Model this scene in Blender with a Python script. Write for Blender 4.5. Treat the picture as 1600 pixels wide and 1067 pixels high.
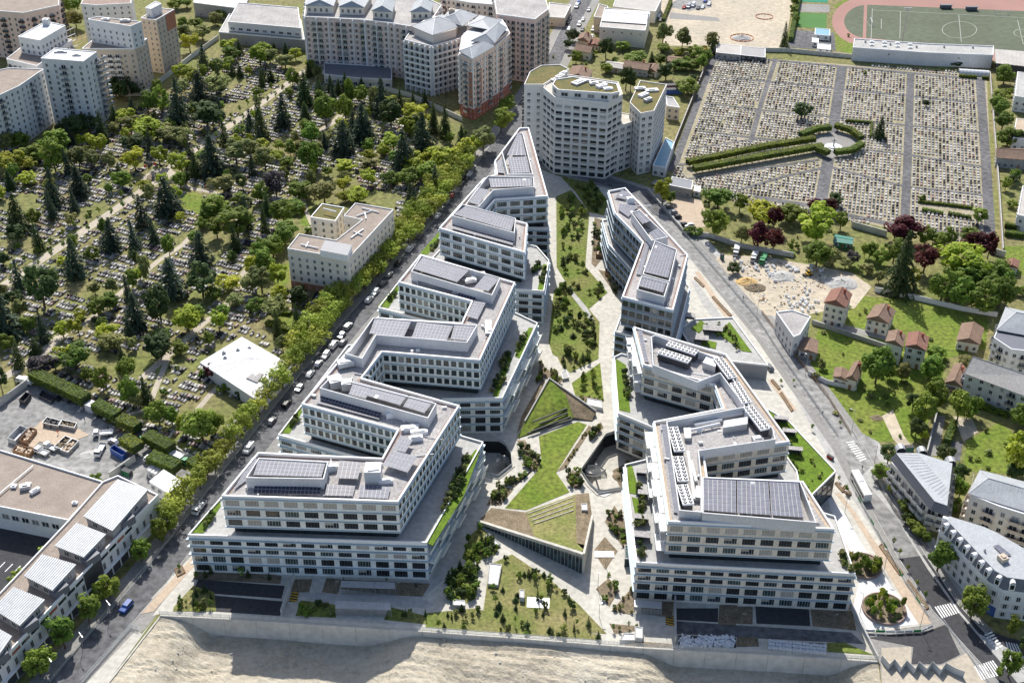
import bpy, math, random
from mathutils import Vector, Matrix
from mathutils.geometry import tessellate_polygon
for o in list(bpy.data.objects): bpy.data.objects.remove(o)
S = bpy.context.scene
C = S.collection
R = random.Random(11)
# ------------------------------------------------------------------ camera
FPX, PITCH, CAMH = 2000.0, math.radians(33.9), 256.0
cam = bpy.data.objects.new('camera', bpy.data.cameras.new('camera')); C.objects.link(cam)
cam.location = (0, 0, CAMH); cam.rotation_euler = (math.pi/2-PITCH, 0, 0)
cam.data.sensor_width = 36; cam.data.lens = 36*FPX/1600
cam.data.clip_start = 1; cam.data.clip_end = 8000
S.camera = cam
# ------------------------------------------------------------------ sky and sun
SUN_EL, SHADOW_AZ = math.radians(45.5), math.radians(-82)      # shadows fall towards the viewer, a little to the right
to_sun = Vector((-math.cos(SHADOW_AZ)*math.cos(SUN_EL), -math.sin(SHADOW_AZ)*math.cos(SUN_EL), math.sin(SUN_EL)))
w = bpy.data.worlds.new('World'); S.world = w; w.use_nodes = True
nt = w.node_tree; nt.nodes.clear()
sky = nt.nodes.new('ShaderNodeTexSky'); sky.sky_type = 'NISHITA'; sky.sun_disc = False
sky.sun_elevation = SUN_EL; sky.sun_rotation = math.atan2(to_sun.x, to_sun.y)
sky.air_density = 0.8; sky.dust_density = 1.6; sky.ozone_density = 0.6; sky.altitude = 100
bg = nt.nodes.new('ShaderNodeBackground'); bg.inputs[1].default_value = 0.112
ow = nt.nodes.new('ShaderNodeOutputWorld')
nt.links.new(sky.outputs[0], bg.inputs[0]); nt.links.new(bg.outputs[0], ow.inputs[0])
sl = bpy.data.lights.new('sun', 'SUN'); sl.energy = 4.0; sl.angle = math.radians(0.53); sl.color = (1, .965, .91)
so = bpy.data.objects.new('sun', sl); C.objects.link(so)
so.rotation_euler = to_sun.to_track_quat('Z', 'Y').to_euler()
S.view_settings.view_transform = 'Standard'; S.view_settings.look = 'None'
S.view_settings.exposure = 0.52; S.view_settings.gamma = 1; S.view_settings.use_curve_mapping = False
S.render.engine = 'CYCLES'
# ------------------------------------------------------------------ survey: photograph pixel + height above ground -> place on site
cP, sP = math.cos(PITCH), math.sin(PITCH)
def G(u, v, z=0.0):
    x = (u-800)/FPX; y = (533.5-v)/FPX
    t = (z-CAMH)/(-sP+y*cP)
    return Vector((x*t, (cP+y*sP)*t, z))
def PX(p):
    q = p[2]-CAMH; zc = p[1]*cP-q*sP; yc = p[1]*sP+q*cP
    return 800+FPX*p[0]/zc, 533.5-FPX*yc/zc
def zat(v, y):
    yy = (533.5-v)/FPX
    return CAMH+y*(-sP+yy*cP)/(cP+yy*sP)
def mpp(p):                                     # metres per photograph pixel at a point
    return (p[1]*cP-(p[2]-CAMH)*sP)/FPX
def W(pts, z=0.0):
    return [(g.x, g.y) for g in (G(u, v, z) for u, v in pts)]
def lerp(a, b, t): return a+(b-a)*t
def area2(p): return sum(p[i][0]*p[(i+1)%len(p)][1]-p[(i+1)%len(p)][0]*p[i][1] for i in range(len(p)))
def ccw(p): return list(p) if area2(p) > 0 else list(reversed(p))
def offset(poly, d):                            # CCW polygon, d > 0 grows it
    n = len(poly); out = []
    for i in range(n):
        p0, p1, p2 = (Vector(poly[(i+k-1) % n]) for k in range(3))
        a = (p1-p0).normalized(); b = (p2-p1).normalized()
        na = Vector((a.y, -a.x)); nb = Vector((b.y, -b.x))
        m = na+nb; k = max(.35, m.dot(na))
        q = p1+m*(d/k); out.append((q.x, q.y))
    return out
def inside(p, poly):
    x, y = p[0], p[1]; c = False; j = len(poly)-1
    for i in range(len(poly)):
        xi, yi = poly[i]; xj, yj = poly[j]
        if (yi > y) != (yj > y) and x < (xj-xi)*(y-yi)/(yj-yi)+xi: c = not c
        j = i
    return c
# ------------------------------------------------------------------ materials
MATS = {}
def mat(name, col, rough=.8, var=.12, scale=.6, metal=0, bump=0, col2=None, rnd=0, spec=.4, scale2=None, trans=0, detail=4):
    if name in MATS: return MATS[name]
    m = bpy.data.materials.new(name); m.use_nodes = True; n = m.node_tree; b = n.nodes['Principled BSDF']
    b.inputs['Roughness'].default_value = rough; b.inputs['Metallic'].default_value = metal
    b.inputs['Specular IOR Level'].default_value = spec
    geo = n.nodes.new('ShaderNodeNewGeometry')
    def noise(sc, det):
        t = n.nodes.new('ShaderNodeTexNoise'); t.inputs['Scale'].default_value = sc; t.inputs['Detail'].default_value = det
        n.links.new(geo.outputs['Position'], t.inputs['Vector']); return t
    t = noise(scale, detail)
    mr = n.nodes.new('ShaderNodeMapRange'); mr.inputs[1].default_value = .3; mr.inputs[2].default_value = .7
    n.links.new(t.outputs[0], mr.inputs[0])
    mx = n.nodes.new('ShaderNodeMix'); mx.data_type = 'RGBA'
    c2 = col2 or tuple(c*(1-var) for c in col)
    mx.inputs[6].default_value = (*[min(1, c*(1+var*.4)) for c in col], 1); mx.inputs[7].default_value = (*c2, 1)
    n.links.new(mr.outputs[0], mx.inputs[0])
    out = mx.outputs[2]
    if scale2:
        t2 = noise(scale2, 2); r2 = n.nodes.new('ShaderNodeMapRange')
        r2.inputs[1].default_value = .3; r2.inputs[2].default_value = .7; r2.inputs[3].default_value = 1-var*1.6; r2.inputs[4].default_value = 1+var*.6
        n.links.new(t2.outputs[0], r2.inputs[0])
        mm = n.nodes.new('ShaderNodeMix'); mm.data_type = 'RGBA'; mm.blend_type = 'MULTIPLY'; mm.inputs[0].default_value = 1
        n.links.new(out, mm.inputs[6]); n.links.new(r2.outputs[0], mm.inputs[7]); out = mm.outputs[2]
    if rnd:
        oi = n.nodes.new('ShaderNodeObjectInfo'); h = n.nodes.new('ShaderNodeHueSaturation')
        a = n.nodes.new('ShaderNodeMapRange'); a.inputs[3].default_value = 1-rnd; a.inputs[4].default_value = 1+rnd
        a2 = n.nodes.new('ShaderNodeMapRange'); a2.inputs[3].default_value = .5-rnd*.09; a2.inputs[4].default_value = .5+rnd*.06
        n.links.new(oi.outputs['Random'], a.inputs[0]); n.links.new(a.outputs[0], h.inputs['Value'])
        wn = n.nodes.new('ShaderNodeTexWhiteNoise'); wn.noise_dimensions = '1D'
        n.links.new(oi.outputs['Random'], wn.inputs['W']); n.links.new(wn.outputs['Value'], a2.inputs[0]); n.links.new(a2.outputs[0], h.inputs['Hue'])
        n.links.new(out, h.inputs['Color']); out = h.outputs[0]
    n.links.new(out, b.inputs['Base Color'])
    if bump:
        bp = n.nodes.new('ShaderNodeBump'); bp.inputs['Strength'].default_value = bump; bp.inputs['Distance'].default_value = .3
        tb = noise(scale*5, 6); n.links.new(tb.outputs[0], bp.inputs['Height']); n.links.new(bp.outputs[0], b.inputs['Normal'])
    if trans:
        tr = n.nodes.new('ShaderNodeBsdfTranslucent'); n.links.new(out, tr.inputs['Color'])
        ms = n.nodes.new('ShaderNodeMixShader'); ms.inputs[0].default_value = trans
        n.links.new(b.outputs[0], ms.inputs[1]); n.links.new(tr.outputs[0], ms.inputs[2])
        n.links.new(ms.outputs[0], n.nodes['Material Output'].inputs[0])
    MATS[name] = m; return m
M = MATS
mat('white', (.68,.68,.67), .6, .10, .3, scale2=1.2)
mat('office_white', (.86,.88,.83), .5, .09, .18, scale2=1.4)
mat('office_cool', (.82,.84,.83), .5, .09, .18, scale2=1.4)
mat('office_cream', (.78,.71,.60), .55, .09, .18, scale2=1.4)
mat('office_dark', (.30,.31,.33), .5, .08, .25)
mat('trim_blue', (.42,.52,.58), .4, .06, .3)
mat('trim_white', (.85,.85,.84), .5, .04, .5)
mat('glass', (.022,.030,.034), .08, .4, .5, spec=.8, rnd=.3)
mat('glass_teal', (.045,.075,.075), .1, .3, .4, spec=.8, rnd=.3)
mat('glass_blind', (.40,.38,.33), .4, .2, 1.2, rnd=.2)
mat('glass_core', (.03,.036,.04), .2, .3, .5)
mat('frame_dark', (.10,.10,.11), .5)
mat('panel', (.15,.16,.205), .5, .25, .5, spec=.25, detail=3)  # sky reflection on the glass put into the pale lavender base colour
mat('panel_dark', (.035,.04,.075), .45, .2, .4, spec=.3)
mat('panel_rail', (.44,.43,.43), .5, .1)
mat('roof_grey', (.46,.44,.42), .9, .22, .12, col2=(.36,.34,.33), scale2=1.6)
mat('roof_red', (.36,.26,.22), .9, .15, .4, scale2=2)
mat('plant_wall', (.70,.70,.70), .6, .08, .3, scale2=2)
mat('gravel_roof', (.36,.30,.25), .95, .16, .3, scale2=2.5, bump=.3)
mat('sedum', (.20,.155,.055), .95, .3, .25, col2=(.13,.14,.045), scale2=2)
mat('roof_lawn', (.14,.23,.015), .95, .25, .4, scale2=2)
mat('grass', (.12,.18,.02), .95, .3, .08, col2=(.23,.22,.07), scale2=.9, bump=.8, detail=7)
mat('grass_bright', (.12,.19,.015), .95, .3, .09, col2=(.21,.24,.04), scale2=.7, bump=.8, detail=7)
mat('grass_dry', (.27,.23,.10), .95, .25, .1, col2=(.15,.19,.035), scale2=1.0, bump=.4)
mat('cemetery_turf', (.16,.185,.045), .95, .3, .045, col2=(.26,.22,.10), scale2=.5, bump=.4)
mat('sandy_turf', (.40,.35,.26), .95, .25, .05, col2=(.33,.30,.18), scale2=.6)
mat('soil', (.27,.21,.14), .95, .3, .4, col2=(.17,.135,.085), scale2=2.5, bump=.5)
mat('asphalt', (.155,.155,.16), .9, .3, .05, scale2=.5, detail=9)
mat('asphalt_worn', (.33,.325,.31), .9, .26, .05, scale2=.45, detail=9)
mat('asphalt_new', (.055,.055,.06), .85, .2, .1, scale2=.8)
mat('pavement', (.30,.29,.27), .9, .12, .1, scale2=.9)
mat('concrete', (.57,.545,.475), .85, .13, .06, scale2=.6, detail=9)
mat('concrete_grey', (.46,.455,.43), .85, .12, .12, scale2=.6)
mat('concrete_wall', (.66,.63,.57), .85, .10, .12, scale2=.5)
mat('tan_path', (.53,.42,.31), .9, .1, .15, scale2=.9)
mat('gravel_path', (.50,.44,.35), .95, .12, .1, scale2=.9)
def pit_material():
    m = bpy.data.materials.new('pit_earth'); m.use_nodes = True; n = m.node_tree; b = n.nodes['Principled BSDF']; b.inputs['Roughness'].default_value = .95; b.inputs['Specular IOR Level'].default_value = .1
    geo = n.nodes.new('ShaderNodeNewGeometry')
    def nz(sc, det, rg=.6):
        t = n.nodes.new('ShaderNodeTexNoise'); t.inputs['Scale'].default_value = sc; t.inputs['Detail'].default_value = det; t.inputs['Roughness'].default_value = rg; n.links.new(geo.outputs['Position'], t.inputs['Vector']); return t
    r = n.nodes.new('ShaderNodeValToRGB'); e = r.color_ramp.elements
    e[0].position = .30; e[0].color = (.27,.235,.175,1); e[1].position = .60; e[1].color = (.62,.57,.46,1)
    for ps, c in ((.42,(.42,.37,.28,1)),(.50,(.54,.48,.37,1)),(.75,(.66,.61,.50,1))): q = e.new(ps); q.color = c
    a, c = nz(.05, 10, .7), nz(.7, 8, .75); mx = n.nodes.new('ShaderNodeMix'); mx.data_type = 'FLOAT'; mx.inputs[0].default_value = .5
    n.links.new(a.outputs[0], mx.inputs[2]); n.links.new(c.outputs[0], mx.inputs[3]); n.links.new(mx.outputs[0], r.inputs[0]); n.links.new(r.outputs[0], b.inputs['Base Color'])
    bp = n.nodes.new('ShaderNodeBump'); bp.inputs['Strength'].default_value = .9; bp.inputs['Distance'].default_value = .5; d = nz(1.6, 10, .7)
    n.links.new(d.outputs[0], bp.inputs['Height']); n.links.new(bp.outputs[0], b.inputs['Normal']); MATS['pit_earth'] = m
pit_material()
mat('bare_sand', (.56,.48,.36), .95, .14, .04, col2=(.45,.40,.31), scale2=.4)
mat('track', (.36,.20,.165), .9, .1, .05)
mat('pitch_paint', (.36,.38,.33), .8, .1, .5)
mat('turf_pitch', (.115,.135,.085), .9, .12, .03, scale2=.3)
mat('turf_bright', (.07,.19,.04), .9, .1, .05)
mat('court_green', (.02,.22,.13), .9, .1, .05)
mat('paint', (.78,.78,.76), .7, .1, 1.2)
mat('paint_yellow', (.62,.38,.03), .7)
mat('black', (.025,.025,.028), .6)
mat('dark', (.06,.06,.065), .7, .2)
mat('steel', (.42,.43,.44), .4, .1, .5, metal=.6)
mat('galv', (.47,.48,.49), .5, .1, .5, metal=.2)
mat('mesh_grey', (.56,.58,.58), .6)
mat('wood', (.30,.17,.09), .8, .25, .8)
mat('orange', (.75,.16,.02), .6)
mat('red', (.55,.03,.025), .5)
mat('blue', (.05,.12,.38), .5)
mat('green_paint', (.03,.25,.09), .5)
mat('teal_roof', (.05,.22,.17), .6)
mat('bin_blue', (.16,.36,.48), .5)
mat('bag', (.74,.75,.76), .7, .1, 2)
mat('car_white', (.78,.78,.77), .25, .03, spec=.6); mat('car_silver', (.42,.43,.45), .25, .05, metal=.5)
mat('car_grey', (.13,.135,.145), .25, .05, spec=.6); mat('car_black', (.02,.02,.023), .2, spec=.6)
mat('car_blue', (.03,.09,.33), .25, spec=.6); mat('car_red', (.38,.03,.025), .3, spec=.6)
mat('tyre', (.02,.02,.02), .9); mat('car_glass', (.015,.018,.022), .08, spec=.7)
mat('zinc', (.40,.42,.435), .5, .1, .3, scale2=1.5, metal=.1)
mat('zinc_dark', (.15,.16,.185), .5, .1, .3)
mat('tile_red', (.28,.14,.10), .9, .2, .6, scale2=3); mat('tile_brown', (.27,.18,.13), .9, .2, .6, scale2=3)
mat('cream', (.80,.74,.64), .8, .07, .15, scale2=1.2); mat('pale_pink', (.84,.64,.55), .8, .07, .15, scale2=1.2)
mat('pale_grey', (.78,.77,.75), .8, .07, .15, scale2=1.2); mat('beige', (.62,.52,.41), .8, .08, .15, scale2=1.2)
mat('white_wall', (.76,.755,.74), .8, .05, .12, scale2=1.0); mat('brick', (.40,.13,.08), .85, .12, .3, scale2=2)
mat('stone_white', (.80,.765,.72), .75, .05, .15, scale2=1.2); mat('yellow_wall', (.60,.40,.16), .8, .08, .2)
mat('terracotta', (.45,.19,.11), .8, .1, .2); mat('grey_wall', (.40,.39,.38), .85, .12, .15, scale2=1)
mat('shutter', (.60,.60,.58), .7, .06); mat('pane_dark', (.04,.045,.05), .15, .3, .4, spec=.7, rnd=.4)
mat('pane_pale', (.28,.28,.27), .3, .3, .4, rnd=.4)
mat('fibre', (.52,.49,.45), .9, .12, .2, scale2=1.5)
mat('granite_white', (.50,.48,.44), .6, .15, 1.5, spec=.3, rnd=.15); mat('granite_grey', (.30,.29,.28), .6, .25, 1.5, spec=.3, rnd=.2)
mat('granite_black', (.045,.045,.05), .5, .25, 1.5, spec=.35, rnd=.2); mat('granite_pink', (.33,.23,.20), .6, .25, 1.5, spec=.3, rnd=.2)
mat('bark', (.14,.10,.07), .95, .25, 2)
def leafmat(n, c, c2): mat(n, c, .7, .3, .22, col2=c2, scale2=1.5, rnd=.28, trans=.38, spec=.25)
leafmat('leaf_lime', (.42,.48,.045), (.30,.38,.04)); leafmat('leaf_mid', (.235,.335,.05), (.165,.25,.04))
leafmat('leaf_dark', (.095,.145,.042), (.062,.10,.032)); leafmat('leaf_cedar', (.10,.145,.085), (.065,.10,.06))
leafmat('leaf_olive', (.31,.33,.11), (.22,.245,.08)); leafmat('leaf_purple', (.14,.028,.026), (.08,.02,.02))
leafmat('leaf_plane', (.40,.46,.07), (.29,.36,.055)); leafmat('leaf_grey', (.14,.12,.12), (.09,.075,.08))
leafmat('leaf_hedge', (.27,.34,.04), (.18,.24,.03)); leafmat('leaf_yellow', (.42,.33,.02), (.25,.22,.02))
# ------------------------------------------------------------------ mesh builder
class MB:
    def __init__(s): s.v = []; s.f = []; s.m = []
    def poly(s, pts, mi=0):
        k = len(s.v); s.v += [tuple(p) for p in pts]; s.f.append(tuple(range(k, k+len(pts)))); s.m.append(mi)
    def prism(s, poly, z0, z1, mi=0, top=None, bot=True):
        poly = ccw(poly); n = len(poly); k = len(s.v)
        s.v += [(x, y, z0) for x, y in poly]+[(x, y, z1) for x, y in poly]
        for i in range(n):
            j = (i+1) % n; s.f.append((k+i, k+j, k+n+j, k+n+i)); s.m.append(mi)
        s.cap(k+n, [(x, y) for x, y in poly], mi if top is None else top)
        if bot: s.cap(k, [(x, y) for x, y in poly], mi, True)
    def cap(s, k, poly, mi, flip=False):
        n = len(poly)
        if n == 4:
            s.f.append(tuple(range(k, k+4)) if not flip else tuple(range(k+3, k-1, -1))); s.m.append(mi); return
        for t in tessellate_polygon([[Vector((x, y, 0)) for x, y in poly]]):
            a, b, c = t
            ar = (poly[b][0]-poly[a][0])*(poly[c][1]-poly[a][1])-(poly[c][0]-poly[a][0])*(poly[b][1]-poly[a][1])
            if (ar < 0) != flip: b, c = c, b
            s.f.append((k+a, k+b, k+c)); s.m.append(mi)
    def ring(s, outer, inner, z0, z1, mi=0):                 # wall following two matching outlines
        n = len(outer)
        for i in range(n):
            j = (i+1) % n
            a, b, c, d = outer[i], outer[j], inner[j], inner[i]
            s.poly([(*a, z0), (*b, z0), (*b, z1), (*a, z1)], mi); s.poly([(*d, z1), (*c, z1), (*c, z0), (*d, z0)], mi)
            s.poly([(*a, z1), (*b, z1), (*c, z1), (*d, z1)], mi); s.poly([(*a, z0), (*d, z0), (*c, z0), (*b, z0)], mi)
    def obox(s, o, dx, dy, dz, mi=0, top=None):              # box from a corner and three edge vectors
        o, dx, dy, dz = Vector(o), Vector(dx), Vector(dy), Vector(dz)
        k = len(s.v); s.v += [tuple(o+dx*a+dy*b+dz*c) for c in (0, 1) for b in (0, 1) for a in (0, 1)]
        for i, q in enumerate(((0,2,3,1), (4,5,7,6), (0,1,5,4), (2,6,7,3), (0,4,6,2), (1,3,7,5))):
            s.f.append(tuple(k+x for x in q)); s.m.append(mi if i != 1 or top is None else top)
    def box(s, c, l, wd, z0, z1, a=0, mi=0, top=None):       # box centred on c, length l along angle a
        d = Vector((math.cos(a), math.sin(a), 0)); e = Vector((-d.y, d.x, 0))
        o = Vector((c[0], c[1], z0))-d*l/2-e*wd/2
        s.obox(o, d*l, e*wd, (0, 0, z1-z0), mi, top)
    def bar(s, a, b, r, mi=0, n=5):                          # round bar between two points
        a, b = Vector(a), Vector(b); t = (b-a).normalized()
        x = t.orthogonal().normalized(); y = t.cross(x); k = len(s.v)
        r2 = r if not isinstance(r, tuple) else r[1]; r1 = r if not isinstance(r, tuple) else r[0]
        for p, rr in ((a, r1), (b, r2)):
            s.v += [tuple(p+(x*math.cos(6.2832*i/n)+y*math.sin(6.2832*i/n))*rr) for i in range(n)]
        for i in range(n):
            j = (i+1) % n; s.f.append((k+i, k+j, k+n+j, k+n+i)); s.m.append(mi)
        s.f.append(tuple(k+n+i for i in range(n))); s.m.append(mi)
    def mesh(s, name, mats, loc=(0, 0, 0)):
        me = bpy.data.meshes.new(name)
        lx, ly, lz = loc
        me.from_pydata([(a-lx, b-ly, c-lz) for a, b, c in s.v], [], s.f)
        for m_ in mats: me.materials.append(M[m_])
        me.polygons.foreach_set('material_index', s.m); me.update()
        return me
    def build(s, name, mats, parent=None, kind=None, smooth=False):
        if isinstance(mats, str): mats = [mats]
        loc = wloc(parent) if parent else (0, 0, 0)
        me = s.mesh(name, mats, loc)
        if smooth: me.polygons.foreach_set('use_smooth', [True]*len(me.polygons))
        return put(name, me, parent, kind)
def wloc(o):
    p = Vector(o.location)
    while o.parent: o = o.parent; p += o.location
    return tuple(p)
def put(name, me, parent=None, kind=None, loc=(0, 0, 0), rz=0, sc=(1, 1, 1)):
    o = bpy.data.objects.new(name, me); C.objects.link(o); o.parent = parent
    o.location = loc; o.rotation_euler = (0, 0, rz); o.scale = sc
    if kind: o['kind'] = kind
    return o
def tag(o, label, cat, group=None):
    o['label'] = label; o['category'] = cat
    if group: o['group'] = group
    return o
def thing(name, label, cat, loc=(0, 0, 0), group=None, rz=0, sc=(1, 1, 1)):
    o = put(name, None, None, None, loc, rz, sc); o.empty_display_size = .5
    return tag(o, label, cat, group)
ORD = ['first','second','third','fourth','fifth','sixth','seventh','eighth','ninth','tenth','eleventh','twelfth','thirteenth','fourteenth','fifteenth','sixteenth','seventeenth','eighteenth','nineteenth','twentieth']
def nth(i):
    if i < 20: return ORD[i]
    t = ['twenty','thirty','forty','fifty','sixty','seventy','eighty','ninety'][(i+1)//10-2]; r = (i+1) % 10
    return (t+'-'+ORD[r-1]) if r else {'twenty':'twentieth','thirty':'thirtieth','forty':'fortieth','fifty':'fiftieth','sixty':'sixtieth'}.get(t, t+'th')
def sheet(name, poly, z, m, holes=(), kind='structure', parent=None, skirt=0):
    polys = [ccw(poly)]+[list(reversed(ccw(h))) for h in holes]
    flat = [p for q in polys for p in q]
    b = MB(); b.v = [(x, y, z) for x, y in flat]
    for t in tessellate_polygon([[Vector((x, y, 0)) for x, y in q] for q in polys]):
        a, e, c = t
        if (flat[e][0]-flat[a][0])*(flat[c][1]-flat[a][1])-(flat[c][0]-flat[a][0])*(flat[e][1]-flat[a][1]) < 0: e, c = c, e
        b.f.append((a, e, c)); b.m.append(0)
    if skirt:
        for q in polys:
            for i in range(len(q)):
                p, r = q[i], q[(i+1) % len(q)]
                b.poly([(*p, z-skirt), (*r, z-skirt), (*r, z), (*p, z)])
    return b.build(name, m, parent, kind)
def strip(pts, wd):                             # polygon along a polyline of ground points
    L = []; Rr = []
    for i, p in enumerate(pts):
        p = Vector(p[:2]); a = Vector(pts[max(0, i-1)][:2]); c = Vector(pts[min(len(pts)-1, i+1)][:2])
        t = (c-a).normalized(); nrm = Vector((-t.y, t.x)); wv = wd[i] if isinstance(wd, (list, tuple)) else wd
        L.append(tuple(p+nrm*wv/2)); Rr.append(tuple(p-nrm*wv/2))
    return L+Rr[::-1]
# ------------------------------------------------------------------ ground, streets, lots
WALL = W([(250,962),(400,970),(660,987),(800,997),(1005,1013),(1200,1023),(1372,1034)])
pw = G(168,1067); pe = G(1378,1080)
dw = (Vector(pw[:2])-Vector(WALL[0])).normalized(); PITW = [tuple(Vector(WALL[0])+dw*70)]
PITE = [(pe.x, pe.y), (pe.x+2, 120)]
PATIO_E = W([(907,737),(946,682),(960,677),(1010,688),(1032,745),(975,764),(935,771),(921,758)])
PATIO_W = W([(756,741),(778,746),(800,728),(798,710),(789,696),(780,690),(746,689)])
notch = [PITW[0]]+WALL+PITE
sheet('ground', [(-3500,-300),(PITW[0][0],-300)]+notch+[(PITE[-1][0],-300),(3500,-300),(3500,5000),(-3500,5000)], 0, 'cemetery_turf', [PATIO_E, PATIO_W])
def Z(name, px, z, m, **k): return sheet(name, W(px), z, m, **k)
CEM_L = W([(-220,640),(30,592),(290,735),(345,690),(560,460),(735,250),(740,215),(500,125),(400,75),(330,95),(200,180),(60,235),(-220,330)])
sheet('cemetery_ground', CEM_L, .012, 'cemetery_turf')
WEST = [G(*p) for p in [(40,1130),(100,1067),(240,905),(335,782),(389,712),(448,637),(545,514),(620,430),(700,340),(748,275),(792,210),(835,145),(866,95),(884,55),(912,5),(935,-40)]]
EAST = [G(*p) for p in [(792,222),(830,244),(880,263),(945,283),(1005,302),(1035,335),(1060,368),(1131,442),(1190,508),(1270,613),(1330,697),(1385,800),(1425,870),(1478,950),(1545,1022),(1610,1090)]]
CAMPUS = W([(238,962),(300,880),(420,735),(480,650),(600,505),(720,355),(800,245),(870,275),(960,297),(1010,318),(1075,400),(1180,528),(1240,615),(1310,745),(1436,940),(1455,975),(1350,990),(1371,1030)])+W([(1200,1020),(1005,1010),(800,994),(660,984),(400,967),(250,959)])
sheet('paved_court', CAMPUS, .05, 'concrete', [PATIO_E, PATIO_W])
Z('pavement_junction', [(1290,770),(1345,745),(1400,800),(1500,950),(1620,1050),(1620,1110),(1380,1090),(1374,1034),(1352,986)], .008, 'pavement')
sheet('pavement_verge', strip(EAST[5:-2], 19), .010, 'concrete_grey')
sheet('pavement_west', strip(WEST, 17), .02, 'pavement')
sheet('pavement_east', strip(EAST, 13), .024, 'pavement')
sheet('street_west', strip(WEST, 8.2), .062, 'asphalt')
sheet('street_east', strip(EAST[:-3], 7.6), .066, 'asphalt_worn')
sheet('street_east_new', strip(EAST[-4:], 7.8), .07, 'asphalt_new')
sheet('street_north', strip(EAST[:6], 9), .074, 'asphalt')
for nm, line, wd in (('kerb', WEST, 8.2), ('kerb', EAST, 7.8)):      # kerbs both sides
    for sgn in (1, -1):
        b = MB(); c = strip(line, wd); n = len(line)
        e = c[:n] if sgn > 0 else c[n:][::-1]
        o = strip(line, wd+.5); oo = o[:n] if sgn > 0 else o[n:][::-1]
        for i in range(n-1):
            if nm == 'kerb' and line is EAST and sgn < 0 and 9 <= i <= 10: continue
            b.poly([(*e[i], .02), (*e[i+1], .02), (*e[i+1], .15), (*e[i], .15)]); b.poly([(*e[i], .15), (*e[i+1], .15), (*oo[i+1], .15), (*oo[i], .15)])
            b.poly([(*oo[i], .15), (*oo[i+1], .15), (*oo[i+1], .02), (*oo[i], .02)])
        b.build('kerb', 'concrete_grey', None, 'structure')
# side street and new-asphalt junction on the right
Z('street_side', [(1310,684),(1345,676),(1372,690),(1365,740),(1352,735),(1335,722)], .064, 'asphalt_worn')
Z('street_side', [(1356,996),(1427,1010),(1424,1037),(1470,1037),(1500,1022),(1478,975),(1452,985),(1400,990)], .072, 'asphalt_new')
Z('street_side', [(1545,985),(1580,997),(1640,1012),(1640,1040),(1590,1022),(1540,1010)], .061, 'asphalt_new')
Z('footpath_east', [(1070,370),(1078,368),(1190,494),(1232,549),(1282,606),(1330,680),(1318,682),(1268,610),(1218,556),(1180,500)], .055, 'asphalt')
Z('pavement_corner', [(1345,745),(1362,728),(1372,735),(1395,800),(1452,885),(1500,955),(1530,990),(1600,1025),(1620,1060),(1590,1067),(1560,1030),(1500,960),(1450,890),(1400,808)], .08, 'concrete_grey')
# painted crossings and bay marks
def stripes(pts, n, wd, z=.085):                 # zebra bars set out between two lines
    (a0, a1), (b0, b1) = [[G(*q) for q in s] for s in pts]
    for i in range(n):
        t = (i+.25)/n; t2 = (i+.25+wd)/n
        q = [a0.lerp(a1, t), a0.lerp(a1, t2), b0.lerp(b1, t2), b0.lerp(b1, t)]
        sheet('crossing_bar', [(p.x, p.y) for p in q], z, 'paint')
stripes((((1459,948),(1490,941)), ((1471,966),(1500,957))), 8, .55)
stripes((((1521,1041),(1552,1031)), ((1533,1063),(1568,1053))), 9, .55)
stripes((((1537,990),(1556,1016)), ((1549,985),(1568,1010))), 6, .55)
stripes((((1570,1002),(1590,1006)), ((1574,1016),(1597,1020))), 5, .5)
stripes((((1321,690),(1344,722)), ((1334,688),(1355,718))), 9, .45)
# plaza and tan path east of the office block
Z('plaza_east', [(1290,770),(1318,800),(1348,852),(1436,975),(1350,985),(1333,950),(1345,890),(1306,822)], .09, 'white')
Z('tan_path', [(1304,770),(1328,800),(1436,976),(1456,974),(1336,800),(1312,770)], .094, 'tan_path')
Z('tan_path', [(1085,425),(1093,425),(1135,487),(1150,500),(1140,505),(1120,478)], .094, 'tan_path')
Z('tan_path', [(1200,595),(1208,592),(1245,640),(1236,642)], .094, 'tan_path')
Z('plaza_east', [(1080,440),(1086,438),(1140,512),(1170,545),(1150,540),(1100,480)], .088, 'concrete_grey')
Z('tan_path', [(217,960),(300,872),(309,868),(309,878),(240,955)], .094, 'tan_path')
Z('footway_white', [(135,1067),(212,985),(222,990),(245,962),(168,1067)], .088, 'concrete')
Z('footway_white', [(236,935),(300,868),(307,860),(309,872),(250,935)], .088, 'concrete')
# left cemetery paths
EXC = []
def path(name, px, wd, z, m):
    EXC.append(strip([G(*p) for p in px], wd+2.0)); sheet(name, strip([G(*p) for p in px], wd), z, m)
path('cemetery_avenue', [(-40,480),(0,450),(175,331),(222,298),(250,280),(265,262),(322,222),(400,168),(446,134),(478,110)], 4.2, .03, 'gravel_path')
Z('cemetery_circle', [(215,300),(222,277),(240,265),(262,262),(275,270),(262,283),(240,290)], .034, 'gravel_path')
path('cemetery_path', [(262,280),(300,295),(330,300),(345,305)], 2.6, .026, 'gravel_path')
path('cemetery_path', [(112,520),(140,500),(195,452),(247,408),(285,383),(300,368)], 2.4, .026, 'gravel_path')
path('cemetery_path', [(220,592),(262,556),(318,505),(350,482),(372,450),(382,425),(395,415)], 2.8, .028, 'gravel_path')
path('cemetery_path', [(-20,600),(20,582),(55,560),(85,535),(100,520)], 4, .03, 'gravel_path')
path('cemetery_path', [(140,640),(190,650),(230,640),(262,560)], 2, .022, 'gravel_path')
path('cemetery_path', [(300,650),(325,620),(345,600)], 2, .022, 'gravel_path')
path('cemetery_path', [(590,238),(610,225),(625,212)], 3, .024, 'gravel_path')
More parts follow.
